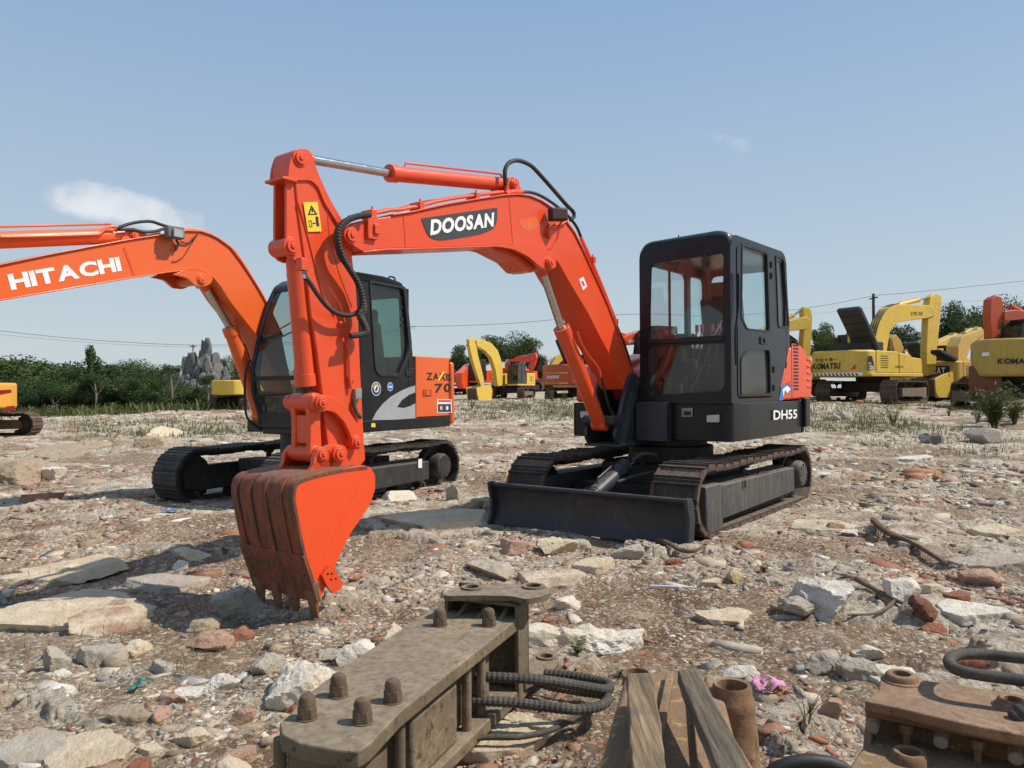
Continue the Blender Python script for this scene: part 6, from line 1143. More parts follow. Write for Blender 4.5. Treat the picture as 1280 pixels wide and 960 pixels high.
BARK = surf('bark', (.13, .105, .08), .9, dirt_amt=.5, bump=.01, bump_scale=15)
def crown_mesh(seed, n, lobes, leaf, ell=(1, 1, .8), droop=0):
    rg = np.random.default_rng(seed); Cs = []
    for k in range(lobes):
        d = rg.normal(size=3); d /= np.linalg.norm(d); d[2] = d[2]*.8+.1; Cs.append((d*rg.uniform(.25, .75), rg.uniform(.2, .42)))
    P = []
    per = n//lobes
    for c, r in Cs:
        d = rg.normal(size=(per, 3)); d /= np.linalg.norm(d, axis=1)[:, None]; rad = r*(rg.random(per)**.35); q = c+d*rad[:, None]; P.append(q)
    P = np.concatenate(P)*np.array(ell); P = P[rg.random(len(P)) < .95]
    m = len(P); a = rg.normal(size=(m, 3)); a /= np.linalg.norm(a, axis=1)[:, None]; b = np.cross(a, rg.normal(size=(m, 3))); b /= np.linalg.norm(b, axis=1)[:, None]
    s = leaf*rg.uniform(.5, 1.3, (m, 1)); co = np.stack([P-a*s, P-b*s*.55, P+a*s, P+b*s*.55], 1).reshape(-1, 3); return np_mesh('crown', co, np.arange(len(co)).reshape(-1, 4), 4), [(c*np.array(ell), r) for c, r in Cs]
def trunk_mesh(seed, Cs, base_z, lean=0):
    rg = random.Random(seed); m = MB(); top = Vector((rg.uniform(-.08, .08), rg.uniform(-.08, .08), -.15)); b0 = Vector((lean, 0, base_z))
    m.tube(spline([b0, b0*.5+top*.5+Vector((rg.uniform(-.03, .03), 0, 0)), top], 4), [.06-.0035*k for k in range(9)], 8)
    for c, r in Cs[:9]: m.tube([top*.8+b0*.2*rg.random(), (Vector(c)+top)*.5+Vector((0, 0, -.05)), Vector(c)], [.025, .017, .006], 6)
    me = bpy.data.meshes.new('trunk'); m.bm.to_mesh(me); m.bm.free(); me.materials.append(BARK); return me
KINDS_T = {}
def kind(name, seed, n, lobes, leaf, ell, base_z, mat):
    me, Cs = crown_mesh(seed, n, lobes, leaf, ell); me.materials.append(mat); KINDS_T[name] = (me, trunk_mesh(seed, Cs, base_z))
kind('round', 1, 15000, 26, .028, (1.1, 1.1, .72), -1.25, LEAF_D); kind('round2', 2, 13000, 22, .03, (1, 1, .85), -1.4, LEAF); kind('open', 3, 5200, 15, .034, (1.05, 1.05, .8), -1.6, LEAF_D)
kind('bushy', 4, 9000, 22, .036, (1, 1, 1.0), -1.0, LEAF); kind('bushy2', 5, 9000, 24, .036, (1.15, 1.15, .9), -1.0, LEAF_D); kind('slim', 6, 3000, 12, .05, (.45, .45, 1.2), -1.5, LEAF)
def tree(kind_, u, v_top, v_base, dep, width_px, label, group=None, name='broadleaf_tree', rot=0):
    """Root at the foot; height and width from what the tree measures at its distance."""
    me, tm = KINDS_T[kind_]; hgt = (v_base-v_top)*dep/FP; wid = width_px*dep/FP/2; b = at(u, v_base, dep); z = Hs(b.x, b.y)-.1
    hgt = b.z-z+hgt; r = bpy.data.objects.new(name, None); COL.objects.link(r); r.location = (b.x, b.y, z); r.rotation_euler = (0, 0, rot); tag(r, label, 'tree', group)
    zs = np.array([v.co.z for v in me.vertices]); top = zs.max(); bot = tm.vertices[0].co.z; sz = hgt/(top-bot); xs = .78 if kind_ != 'slim' else .4
    for nm, q in (('crown', me), ('trunk', tm)):
        o = bpy.data.objects.new(nm, q); COL.objects.link(o); o.parent = r; o.scale = (wid/xs, wid/xs, sz); o.location = (0, 0, -bot*sz)
    return r
# trees standing beyond the machines
tree('round', 648, 413, 500, 76, 66, 'round dark green tree, tallest behind the far yellow excavator'); tree('round2', 603, 418, 500, 78, 62, 'dark tree at the left of the pair behind the far yellow excavator'); tree('bushy2', 582, 432, 500, 66, 40, 'low tree end just beside the orange engine cover')
tree('open', 1130, 403, 500, 52, 46, 'open branched tree seen under the yellow boom'); tree('round2', 1024, 402, 498, 60, 42, 'small round tree left of the raised black hood'); tree('round2', 1190, 374, 498, 55, 56, 'tall airy tree between the yellow arm and the tan excavator', rot=1); tree('round', 1250, 367, 498, 60, 74, 'broad dark tree behind the red orange arm at the right')
tree('open', 1228, 384, 498, 58, 40, 'loose tree left of the red orange arm'); tree('bushy2', 1172, 420, 498, 70, 40, 'dark low tree beyond the folded yellow booms'); tree('bushy', 1098, 430, 498, 70, 50, 'far low tree behind the yellow engine housing'); tree('bushy', 862, 440, 495, 70, 60, 'far low tree showing through the slate cab'); tree('bushy2', 835, 446, 495, 75, 60, 'far tree whose top shows in the slate cab window'); tree('open', 700, 446, 495, 80, 30, 'thin tree above the dull red excavator')
# tree line at the left
tl_ = [(-95, 425, 150, 'bushy2', 40), (-20, 437, 110, 'bushy', 42), (14, 448, 96, 'bushy2', 44), (48, 466, 60, 'bushy', 41), (76, 461, 64, 'bushy2', 46), (104, 460, 50, 'bushy', 40), (128, 452, 60, 'bushy2', 44), (152, 458, 56, 'bushy', 48), (172, 452, 66, 'round', 50), (194, 462, 46, 'bushy2', 44), (214, 475, 34, 'bushy', 42), (240, 485, 40, 'bushy', 42), (262, 486, 40, 'bushy2', 42), (306, 446, 60, 'round', 78), (330, 452, 60, 'bushy2', 60)]
words = ['beyond the left edge', 'tallest at the left edge', 'above the yellow orange excavator', 'low, right of the yellow orange excavator', 'broad, next after the dip in the tree line', 'full, under the slim tall shoot', 'darker, right of the slim tall shoot', 'middle of the tree line', 'rounded top, middle of the tree line', 'low, left of the lone pole', 'at the foot of the rock hill', 'low, in front of the rock hill', 'lowest, in front of the rock hill', 'round, behind the rock hill', 'dark, behind the curved cab glass']
for i, (u, vt, wpx, k, dep) in enumerate(tl_): tree(k, u, vt-5, 516-(u/60.), dep, wpx*1.25, 'green tree '+words[i], 'trees of the left tree line', rot=i*1.3)
tree('slim', 112, 430, 512, 39, 26, 'slim tall tree shoot rising above the tree line', rot=.5)
# second, lower row closing the gaps, with thin pale stems
for i in range(26):
    u = -24+i*13+(i*37 % 9); tree(('bushy', 'bushy2')[i % 2], u, (466 if u < 200 else 480)+(i*29 % 17), 518-u/60., 35.6+(i*7 % 5)*.8, 40+(i*13 % 16), 'low green shrub tree at the foot of the left tree line', 'low shrub trees before the left tree line', rot=i*2.1)
for i, (u, vt) in enumerate(((119, 470), (168, 478), (214, 462), (259, 478), (66, 486))):
    b = at(u, 514-u/70, 35.3); z = Hs(b.x, b.y); hgt = (514-vt)*35.3/FP; r = bpy.data.objects.new('young_tree', None); COL.objects.link(r); r.location = (b.x, b.y, z-.05); tag(r, ['thin young tree under the slim shoot', 'thin pale stemmed tree in the middle of the tree line', 'thin young tree left of the rock hill', 'thin forked tree below the rock hill peak', 'thin young tree near the left edge'][i], 'tree')
    m = MB(); m.tube(spline([(0, 0, 0), (.05, 0, hgt*.5), (-.05, 0, hgt)], 4), [.06-.004*k for k in range(9)], 6); m.tube([(.03, 0, hgt*.45), (.4, .1, hgt*.85)], [.03, .012], 5); m.tube([(.03, 0, hgt*.55), (-.35, .1, hgt*.95)], [.03, .012], 5); m.build('trunk', surf('pale_bark', (.22, .19, .15), .9), r)
    me, _ = KINDS_T['open']; o = bpy.data.objects.new('crown', me); COL.objects.link(o); o.parent = r; o.location = (0, 0, hgt); o.scale = (.55, .55, .55); o.rotation_euler = (0, 0, i)
# undergrowth band and weeds
def blades(name, spots, label, mat, hmin, hmax, wd=.012, seed=1, cat='grass', kind_='stuff', bend=.9, per=14, spread=.12, parent=None):
    rg = np.random.default_rng(seed); x = np.repeat(spots[:, 0], per); y = np.repeat(spots[:, 1], per); sc_ = np.repeat(spots[:, 2], per); n = len(x)
    x = x+rg.normal(0, spread, n)*sc_; y = y+rg.normal(0, spread, n)*sc_; z = H(x, y)-.01; h = rg.uniform(hmin, hmax, n)*sc_; a = rg.uniform(0, 6.28, n); w_ = wd*sc_*rg.uniform(.6, 1.4, n); lean = rg.uniform(.05, bend, n)*h
    dx, dy = np.cos(a), np.sin(a); px, py = -dy*w_, dx*w_
    lv = []
    for t, ww in ((0, 1), (.45, .9), (.8, .6), (1., .08)):
        cx = x+dx*lean*t*t; cy = y+dy*lean*t*t; cz = z+h*t*(1-.12*t); lv.append(np.stack([cx-px*ww, cy-py*ww, cz], -1)); lv.append(np.stack([cx+px*ww, cy+py*ww, cz], -1))
    co = np.stack(lv, 1).reshape(-1, 3); b0 = (np.arange(n)*8)[:, None]; fa = np.concatenate([b0+np.array([[0, 1, 3, 2]]), b0+np.array([[2, 3, 5, 4]]), b0+np.array([[4, 5, 7, 6]])])
    me = np_mesh(name, co, fa, 4); me.materials.append(mat); o = bpy.data.objects.new(name, me); COL.objects.link(o); tag(o, label, cat, kind=kind_); return o
rg = np.random.default_rng(8)
def zone(n, u0, u1, v0, v1, s0=.7, s1=1.3, thr=.0, seed=0):
    out = []
    while len(out) < n:
        u, v = rg.uniform(u0, u1), rg.uniform(v0, v1); p = at(u, v, 1); d = ray(u, v); 
        if d.z > -.004: 
            continue
        q = hit(u, v)
        if q.y > 60: continue
        if vn(np.array([q.x*.5+seed]), np.array([q.y*.5]))[0] < thr: continue
        out.append((q.x, q.y, rg.uniform(s0, s1)))
    return np.array(out)
sp = []
for k in range(1300): u = rg.uniform(-40, 345); dep = rg.uniform(33.5, 40); p = at(u, 515, dep); sp.append((p.x, p.y, rg.uniform(.6, 1.5)))
blades('undergrowth', np.array(sp), 'rank green undergrowth along the foot of the left tree line', GRASS, .1, .42, .02, 2, 'undergrowth', spread=.5, per=12, bend=.9)
G1 = np.concatenate([zone(150, 90, 320, 522, 548, thr=.45), zone(60, 40, 320, 510, 560, .5, .9, .5)]); blades('grass', G1, 'thin green grass patch on the left field', GRASS, .05, .16, .008, 3, spread=.22, per=16)
G2 = zone(300, 575, 722, 499, 526, .7, 1.3, .25); blades('grass', G2, 'scrubby grass before the far yellow excavator', GRASS, .05, .2, .007, 4, spread=.25, per=12)
G3 = np.concatenate([zone(330, 1010, 1280, 500, 540, .6, 1.3, .35), zone(60, 1020, 1280, 540, 600, .5, .9, .6)]); blades('grass', G3, 'grass and weeds before the right row of excavators', GRASS, .05, .22, .007, 5, spread=.22, per=12)
G4 = zone(120, 20, 1260, 560, 930, .5, 1., .62); blades('dry_grass', G4, 'sparse dry grass wisps among the rubble', DRY, .03, .10, .0022, 6, spread=.05, per=9)
def weed(u, v, hpx, label, seed, stems=9, leafy=True, wid=.5, mat=GRASS, name='weed', lw=.012):
    """A plant with upright stems and narrow leaves off them."""
    p = hit(u, v); h = hpx*p.y/FP; rg = random.Random(seed); m = MB(); bm = m.bm; r = bpy.data.objects.new(name, None); COL.objects.link(r); r.location = p; tag(r, label, 'plant'); lf = MB()
    for k in range(stems):
        a = rg.uniform(0, 6.28); ln = rg.uniform(.1, wid)*h; hh = h*rg.uniform(.55, 1.05); P = [Vector((math.cos(a)*ln*t*t+math.cos(a)*.05*h, math.sin(a)*ln*t*t+math.sin(a)*.05*h, hh*t)) for t in (0, .25, .5, .75, 1)]
        w_ = min(1., 2.2*h); m.tube(P, [.006*w_, .005*w_, .004*w_, .003*w_, .0012*w_], 4)
        if leafy:
            for j in range(int(7+hh*8)):
                t = rg.uniform(.15, 1); c = P[min(3, int(t*4))].lerp(P[min(4, int(t*4)+1)], t*4-int(t*4)); b_ = rg.uniform(0, 6.28); L_ = rg.uniform(.10, .26)*h; d = Vector((math.cos(b_), math.sin(b_), rg.uniform(.1, 1.1))).normalized(); s = d.cross(Vector((0, 0, 1))).normalized()*lw*rg.uniform(.7, 1.5)*max(.6, h)
                v = [lf.bm.verts.new(q) for q in (c, c+d*L_*.5+s, c+d*L_+Vector((0, 0, -.18*L_)), c+d*L_*.5-s)]; lf.bm.faces.new(v)
    m.build('stem', mat, r, smooth=0)
    if leafy: lf.build('leaves', mat, r, smooth=0)
    else: lf.bm.free()
weed(1243, 536, 54, 'large clump of tall green reeds before the dusty yellow excavator', 1, 60, wid=.6, lw=.016, name='reed_clump'); weed(1268, 530, 40, 'second reed clump right at the picture edge', 2, 40, wid=.6, lw=.016, name='reed_clump'); weed(1222, 528, 26, 'smaller reed clump left of the large one', 9, 18, lw=.014, name='reed_clump')
weed(1117, 533, 34, 'bushy green weed before the brown track of the lettered excavator', 3, 22, wid=.6); weed(1186, 520, 20, 'low weed below the yellow side of the far bucket', 4, 12); weed(1078, 536, 18, 'sparse upright weed left of the bushy one', 5, 7, wid=.3)
weed(690, 502, 18, 'weed in front of the dull red excavator track', 6, 12); weed(590, 512, 18, 'weed next to the orange engine cover', 7, 12); weed(706, 500, 16, 'second weed in front of the dull red excavator track', 16, 10)
weed(1008, 905, 60, 'spindly green weed growing between the two rusty parts', 10, 5, wid=1.3, lw=.002, mat=DRY); weed(722, 818, 18, 'small leafy weed by the long concrete block', 11, 12, wid=.9, lw=.03); weed(776, 846, 10, 'tiny weed right of the corrugated hoses', 12, 8, wid=.9, lw=.03); weed(955, 715, 10, 'tiny green weed in the brown hollow', 13, 12, wid=1., lw=.03); weed(432, 812, 12, 'tiny upright weed by the bracket edge', 14, 3, wid=.3, lw=.02)
weed(960, 870, 26, 'thin weed beside the pink rag', 15, 5, wid=.7, lw=.008)
# --- artificial rock hill behind the trees
HR = root('rock_hill', Fr(*at(256, 506, 66), 0), 'pointed grey rockery hill rising above the left trees', 'rockery')
rg2 = random.Random(4); b0 = HR.location
ROCKG = surf('grey_rockery', (.12, .118, .108), .9, dirt=(.24, .22, .18), dirt_amt=.7, dirt_scale=.6, bump=.05, bump_scale=3, var=.3, edge=(.08, .08, .075)); ROCKD = surf('dark_rockery', (.09, .09, .085), .9, dirt=(.2, .18, .14), dirt_amt=.6, dirt_scale=.6, bump=.05, bump_scale=3, var=.3)
prof_ = [(205, 473), (216, 466), (228, 458), (234, 446), (238, 438), (243, 440), (247, 446), (250, 434), (254, 424), (260, 422), (266, 428), (268, 438), (274, 441), (280, 446), (288, 452), (294, 462), (300, 474), (306, 486)]
pu = [a for a, b in prof_]; pv = [b for a, b in prof_]; n_r = 0
BOUL = {}; REST = bmesh.new()
for k in range(210):
    u = rg2.uniform(206, 304); vt = float(np.interp(u, pu, pv)); t = rg2.random()**.7; v = vt+(500-vt)*t*.8+3; dep = 66-6*t+rg2.uniform(-1, 1)
    c = at(u, v, dep)-b0; hh = rg2.uniform(.6, 1.25)*(1.5 if t < .25 else 1.0); ww = rg2.uniform(.26, .56)
    mat_ = Matrix.Translation(c-Vector((0, 0, hh*.9)))@Matrix.Rotation(rg2.uniform(0, 6), 4, 'Z')@Matrix.Rotation(rg2.uniform(-.15, .15), 4, 'X')@Matrix.Diagonal((ww, ww, hh*1.15, 1))
    if 500+k % 9 not in BOUL: BOUL[500+k % 9] = rock_mesh('boulder', 500+k % 9, (1, 1, 1), .25, cuts=9, sub=2)
    src = BOUL[500+k % 9]
    if k < 90:
        o = bpy.data.objects.new('boulder', src.copy()); COL.objects.link(o); o.parent = HR; o.data.materials.append(ROCKG if k % 4 else ROCKD); o.matrix_local = mat_
    else: t_ = src.copy(); t_.transform(mat_); REST.from_mesh(t_); bpy.data.meshes.remove(t_)
me_ = bpy.data.meshes.new('boulders_between'); REST.to_mesh(me_); REST.free(); me_.materials.append(ROCKG); o = bpy.data.objects.new('boulders_between', me_); COL.objects.link(o); o.parent = HR; o['kind'] = 'stuff'
for u, v, ww, hh in ((257, 424, .42, 1.7), (262, 430, .5, 1.9), (238, 440, .5, 1.6), (252, 440, .5, 1.8), (233, 447, .5, 1.4), (268, 440, .5, 1.4), (286, 452, .5, 1.2)):
    me_ = rock_mesh('boulder', int(600+u), (1, 1, 1), .25, cuts=9, sub=3); o = bpy.data.objects.new('boulder', me_); COL.objects.link(o); o.parent = HR; me_.materials.append(ROCKG); o.location = at(u, v, 65)-b0-Vector((0, 0, hh*.85)); o.scale = (ww, ww, hh); o.rotation_euler = (.05, .08, u)
# --- lamp mast, pole, wires
LMP = root('lamp_mast', Fr(*at(241.5, 500, 90), 0), 'thin high mast with a crown of white lamps above the rock hill', 'lamp mast'); ht = (500-431)*90/FP
m = MB(); m.tube([(0, 0, 0), (0, 0, ht)], [.14, .08], 8); m.build('pole', GREYP, LMP); m = MB(); m.lathe([(.06, ht-.35), (.3, ht-.2), (.34, ht), (.12, ht+.12), (0, ht+.14)], (0, 0, 0), (0, 0, 1), 16); m.build('lamp_ring', GREYP, LMP)
for k in range(7):
    a = k*6.283/7; m = MB(); c = Vector((math.cos(a)*.42, math.sin(a)*.42, ht-.05)); m.obox(c, (.13*math.cos(a), .13*math.sin(a), 0), (-.1*math.sin(a), .1*math.cos(a), 0), (0, 0, .06)); m.build('lamp_head', WHITE, LMP, .02)
UP = root('utility_pole', Fr(*at(1093, 500, 75), 0), 'dark utility pole standing behind the yellow boom', 'pole'); ht = (500-367)*75/FP; m = MB(); m.tube([(0, 0, 0), (0, 0, ht)], [.19, .13], 10); pole_ = m.build('pole', DARK, UP); m = MB(); m.box(-.06, .06, -.8, .8, ht-.5, ht-.38); m.build('crossarm', DARK, UP)
def wire(pts, dep, r, label):
    P = [at(u, v, dep) for u, v in pts]; m = MB(); m.tube(spline(P, 6), r, 5); o = m.build('power_line', WIRE, None); tag(o, label, 'wire')
WIRE = flat('grey_wire', (.12, .125, .13))
wire([(-60, 408), (0, 413.5), (60, 420), (130, 426), (230, 431), (330, 430), (430, 422), (520, 408)], 72, .022, 'power line sagging across the sky above the left trees'); wire([(-60, 412), (60, 424), (160, 431), (250, 434), (330, 432), (430, 425), (520, 410)], 72.4, .012, 'thinner power line just under the one above the left trees')
wire([(500, 408), (560, 407.5), (640, 404), (700, 399), (800, 392.5), (900, 395), (985, 388), (1040, 380), (1093, 369.5)], 74.6, .022, 'power line running from the boom to the utility pole'); wire([(1093, 369), (1130, 366.5), (1200, 359.5), (1280, 351), (1340, 344)], 74.6, .024, 'power line leaving the utility pole to the right'); wire([(985, 396), (1040, 390), (1093, 384), (1180, 379), (1280, 371)], 75.2, .010, 'faint lower power line behind the right row')
SH = root('shed', Fr(*at(676, 488, 85), 0), 'distant pale shed with a light blue roof between the excavators', 'shed'); m = MB(); m.box(-1.6, 1.6, 0, 4, 0, 2.2); m.build('wall', GREYP, SH); m = MB(); m.prism([(-1.8, 2.2), (0, 3.1), (1.8, 2.2)], -.2, 4.2); m.build('roof', surf('pale_blue_roof', (.3, .42, .48), .5), SH)
# ================================================================== steel breaker parts in the foreground
yawA = math.degrees(math.atan2(.93, .367)); BX = Fr(-.383, 1.91, 0, yawA)      # f runs away from the viewer, l to the left
TZ = .35
bx = root('breaker_bracket', BX, 'long weathered steel breaker frame with domed bolts and corrugated hoses, lying on the rubble', 'machine part')
def zrow(pts, z): return BX.Zs(pts, z)
top_o = zrow([(349, 903), (362, 893), (378, 872), (430, 833), (500, 787), (545, 757), (556, 762), (655, 763), (655, 768), (560, 842), (500, 890), (462, 930), (448, 939), (425, 938), (375, 929), (352, 918)], TZ)
m = MB(); m.prismz(rnd(top_o, .01, 2), TZ-.045, TZ); tp_ = m.build('top_plate', STEELB, bx, .009, seg=3)
low = [(f, l) for f, l in rnd([(-.10, .02), (-.10, .28), (1.12, .30), (1.12, .0)], .03)]
m = MB(); m.prismz(low, .03, .075); m.build('bottom_plate', STEELB, bx, .006)
m = MB(); m.box(.10, .98, .07, .22, .08, TZ-.05); m.box(.32, .62, .03, .10, .08, .27); m.box(.02, .10, .06, .24, .075, .30); m.build('breaker_body', STEELB, bx, .01)
for f in (.02, .27, .72, .84):
    for l in (.045, .26): m = MB(); m.cyl((f, l, .07), (f, l, TZ-.04), .017, 12); m.build('tie_bolt', STEELB, bx)
def nut(u, v, par, z=TZ, r=.026, h=.055):
    f, l = zrow([(u, v)], z)[0]; m = MB(); m.cyl((f, l, z), (f, l, z+.004), r*1.12, 16); m.cyl((f, l, z+.004), (f, l, z+h*.6), r, 6); m.lathe([(r*.88, h*.55), (r*.88, h*.9), (r*.7, h*1.1), (r*.3, h*1.2), (0, h*1.21)], (f, l, z), (f, l, z+1), 14); m.build('domed_bolt', surf('dark_rust_bolt', (.10, .062, .036), .8, dirt=(.2, .14, .08), dirt_amt=.7, dirt_scale=20, bump=.003), par, .002)
for u, v in ((423, 870), (384, 898), (453, 903), (491, 877), (550, 782), (611, 782)): nut(u, v, tp_)
# flange box at the far end with ribs and eye plates
fe = zrow([(655, 765)], TZ)[0][0]
m = MB(); m.holed(rnd([(-.005, .03), (-.005, .41), (.31, .41), (.31, .03)], [.01, .03, .03, .01]), [[(.02, TZ+.0), (.02, .39), (.285, .39), (.285, TZ)], [(.02, .08), (.02, TZ-.05), (.285, TZ-.05), (.285, .08)]], fe+.0, fe+.012, 'f')
for l0, l1 in ((-.005, .012), (.293, .31)): m.box(fe-.10, fe+.012, l0, l1, .03, .41)
m.box(fe-.10, fe+.012, -.005, .31, .395, .41); m.box(fe+.01, fe+.02, .0, .30, .04, .44); m.build('end_flange', STEELB, bx, .004)
m = MB()
for l in (.06, .15, .235): m.poly([(fe-.14, l-.006, TZ), (fe, l-.006, TZ), (fe, l-.006, .395)], [(fe-.14, l+.006, TZ), (fe, l+.006, TZ), (fe, l+.006, .395)])
m.build('gusset', SAGE, bx, .001)
for z, pts, hs_, nm in ((.44, [(553, 743), (575, 733), (600, 731), (650, 730), (676, 730), (687, 735), (688, 741), (676, 746), (657, 749), (640, 745), (600, 744), (560, 745)], [(590, 735.5, 9), (667, 734, 10)], 1), (.09, [(650, 838), (664, 822), (676, 812), (688, 812), (698, 818), (699, 828), (690, 838), (672, 848), (655, 856)], [(683, 822, 9)], 2)):
    P = zrow(pts, z); H_ = []
    for u, v, rp in hs_: c = zrow([(u, v)], z)[0]; H_.append(circ(c, rp*.0031*(1 if nm == 1 else 1.05), 22))
    m = MB(); m.holed(rnd(P, .02), H_, z-.02, z, 'z'); e_ = m.build('eye_plate', STEELB, bx, .004)
    for (u, v, rp), hh in zip(hs_, H_): c = zrow([(u, v)], z)[0]; m = MB(); r = rp*.0031; m.lathe([(r*1.0, -.034), (r*1.0, .008), (r*1.45, .008), (r*1.5, 0), (r*1.5, -.001)], (c[0], c[1], z), (c[0], c[1], z+1), 22); m.build('eye_boss', STEELB, e_)
def gh(pts, r, mat, par, rib=True, n=12):
    P = [BX.cast(u, v, 2, z) for u, v, z in pts]; m = MB(); m.hose(P, r, n, rib=rib); return m.build('hose', mat, par, smooth=0 if rib else 35)
gh([(576, 846, .20), (600, 846, .20), (630, 847, .20), (665, 849, .19), (700, 853, .17), (735, 859, .14), (757, 862, .12), (762, 857, .11), (750, 851, .10), (715, 845, .10), (680, 842, .10)], .0165, RUBBER_D, bx)
gh([(576, 875, .13), (600, 876, .13), (640, 878, .125), (680, 883, .115), (720, 887, .105), (748, 883, .10), (760, 874, .10), (752, 868, .09), (725, 864, .08), (690, 858, .08), (672, 852, .08)], .0165, RUBBER_D, bx)
gh([(560, 930, .05), (600, 922, .05), (650, 921, .05), (690, 912, .05), (718, 898, .05), (735, 888, .07)], .010, RUBBER_D, bx, False)
# --- rusty housing with the pipe socket and two boards on it
W = Fr(*(lambda p: (p.x, p.y, 0))(at(850, 900, 2.0)), 90)     # f away from the viewer, l to the left
wd = root('rusty_housing', W, 'rusty wedge shaped casting with a round pipe socket, propping two old boards', 'machine part')
def WP(u, v, z): return Vector(W.cast(u, v, 2, z))
a0, a1, a2, a3 = WP(783, 840, .40), WP(868, 838, .40), WP(960, 985, .40), WP(742, 985, .40)
m = MB(); dn = Vector((0, 0, -.34)); m.poly([a0, a1, a2, a3], [a0+dn+Vector((.03, .05, 0)), a1+dn+Vector((.03, -.02, 0)), a2+dn, a3+dn+Vector((0, .06, 0))]); hb = m.build('casting', RUSTY_Y, wd, .012)
m = MB()
q0, q1 = WP(838, 850, .40), WP(812, 985, .40); q2 = WP(866, 850, .40); q3 = WP(880, 985, .40)
for a, b in ((q0, q1), (q2, q3)): d = (b-a); s = Vector((0, .011, 0)); m.poly([a-s, a+s, b+s, b-s], [a-s+Vector((0, 0, .02)), a+s+Vector((0, 0, .02)), b+s+Vector((0, 0, .02)), b-s+Vector((0, 0, .02))])
m.build('rib', RUSTY, hb, .003)
c = WP(915, 856, .42); m = MB(); m.lathe([(.0, -.04), (.040, -.04), (.040, 0), (.048, .003), (.052, -.006), (.054, -.03), (.058, -.034), (.061, -.06), (.058, -.068), (.066, -.12), (.085, -.36)], (c.x, c.y, c.z), (c.x, c.y, c.z+1), 36)
so_ = m.build('pipe_socket', RUSTY, wd, smooth=50); m = MB(); rs3 = random.Random(2)
for k in range(40): a = rs3.uniform(0, 6.28); rr_ = .034*rs3.random()**.5; q = c+Vector((rr_*math.cos(a), rr_*math.sin(a), -.036)); m.obox(q, (.005, 0, .001), (0, .004, 0), (0, .001, .003))
m.build('grit', stone_variant(WHT, CREAM), so_, smooth=0)
m = MB(); p_, q_, r_ = WP(880, 842, .40), WP(905, 860, .38), WP(935, 985, .38); m.poly([p_, WP(900, 850, .40), r_, WP(905, 985, .40)], [p_+dn, WP(900, 850, .40)+dn, r_+dn, WP(905, 985, .40)+dn]); m.build('web', RUSTY, wd, .01)
c2 = WP(799, 936, .43); m = MB(); m.lathe([(.030, -.09), (.030, -.015), (.024, .0), (.010, .004), (0, .004)], c2, c2+Vector((0, 0, 1)), 20); m.build('bolt', RUSTY, wd, .002)
c2 = WP(797, 842, .405); m = MB(); m.lathe([(.03, -.03), (.045, -.03), (.045, .0), (.033, .004), (.033, -.02), (.0, -.022)], c2, c2+Vector((0, 0, 1)), 24); m.build('boss', RUSTY, wd)
def board(pts, zs, th, label, col, seed):
    P = [Vector(W.cast(u, v, 2, z)) for (u, v), z in zip(pts, zs)]; m = MB(); nrm = (P[1]-P[0]).cross(P[3]-P[0]).normalized(); nrm = nrm if nrm.z > 0 else -nrm
    rgb = random.Random(seed); n = 14; Lf = [P[0].lerp(P[3], k/n) for k in range(n+1)]; Rt = [P[1].lerp(P[2], k/n) for k in range(n+1)]
    Lf = [p+(Rt[0]-Lf[0])*rgb.uniform(-.025, .035) for p in Lf]; Rt = [p+(Rt[0]-Lf[0])*rgb.uniform(-.03, .03) for p in Rt]
    m.poly(Lf+Rt[::-1], [p-nrm*th for p in Lf+Rt[::-1]]); o = m.build('board', col, None, .004); o.matrix_world = Matrix.Translation(W.o)@Matrix.Rotation(W.yaw, 4, 'Z'); tag(o, label, 'board'); return o
def wood(name, c1, c2, dirr):
    m, nt, b = new_mat(name); L = nt.links.new; tc = nd(nt, 'ShaderNodeTexCoord'); mp = nd(nt, 'ShaderNodeMapping'); mp.inputs['Scale'].default_value = (2.2, 42, 42); mp.inputs['Rotation'].default_value = (0, 0, dirr); L(tc.outputs['Object'], mp.inputs[0])
    n = nd(nt, 'ShaderNodeTexNoise', Scale=1.6, Detail=8., Roughness=.7, Distortion=.4); L(mp.outputs[0], n.inputs['Vector']); n2 = nd(nt, 'ShaderNodeTexNoise', Scale=9., Detail=6.); L(tc.outputs['Object'], n2.inputs['Vector'])
    c = ramp(nt, n.outputs[0], [(.3, tuple(x*.35 for x in c1)), (.48, c1), (.68, c2)]).outputs[0]; c = mixc(nt, ramp(nt, n2.outputs[0], [(.5, 0.), (.7, .6)]).outputs[0], c, (.10, .08, .06)); L(c, b.inputs['Base Color']); b.inputs['Roughness'].default_value = .9
    bp = nd(nt, 'ShaderNodeBump', Strength=1., Distance=.008); L(n.outputs[0], bp.inputs['Height']); L(bp.outputs[0], b.inputs['Normal']); return m
board([(783, 841), (817, 840), (838, 990), (792, 990)], (.49, .49, .475, .475), .045, 'short thick tan board lying on the rusty housing, left of the other board', wood('tan_board', (.20, .135, .07), (.36, .26, .145), 0), 1)
board([(846, 837), (873, 835), (955, 990), (910, 990)], (.53, .53, .50, .50), .035, 'darker weathered board slanting beside the pipe socket', wood('grey_board', (.11, .082, .052), (.22, .17, .11), .35), 2)
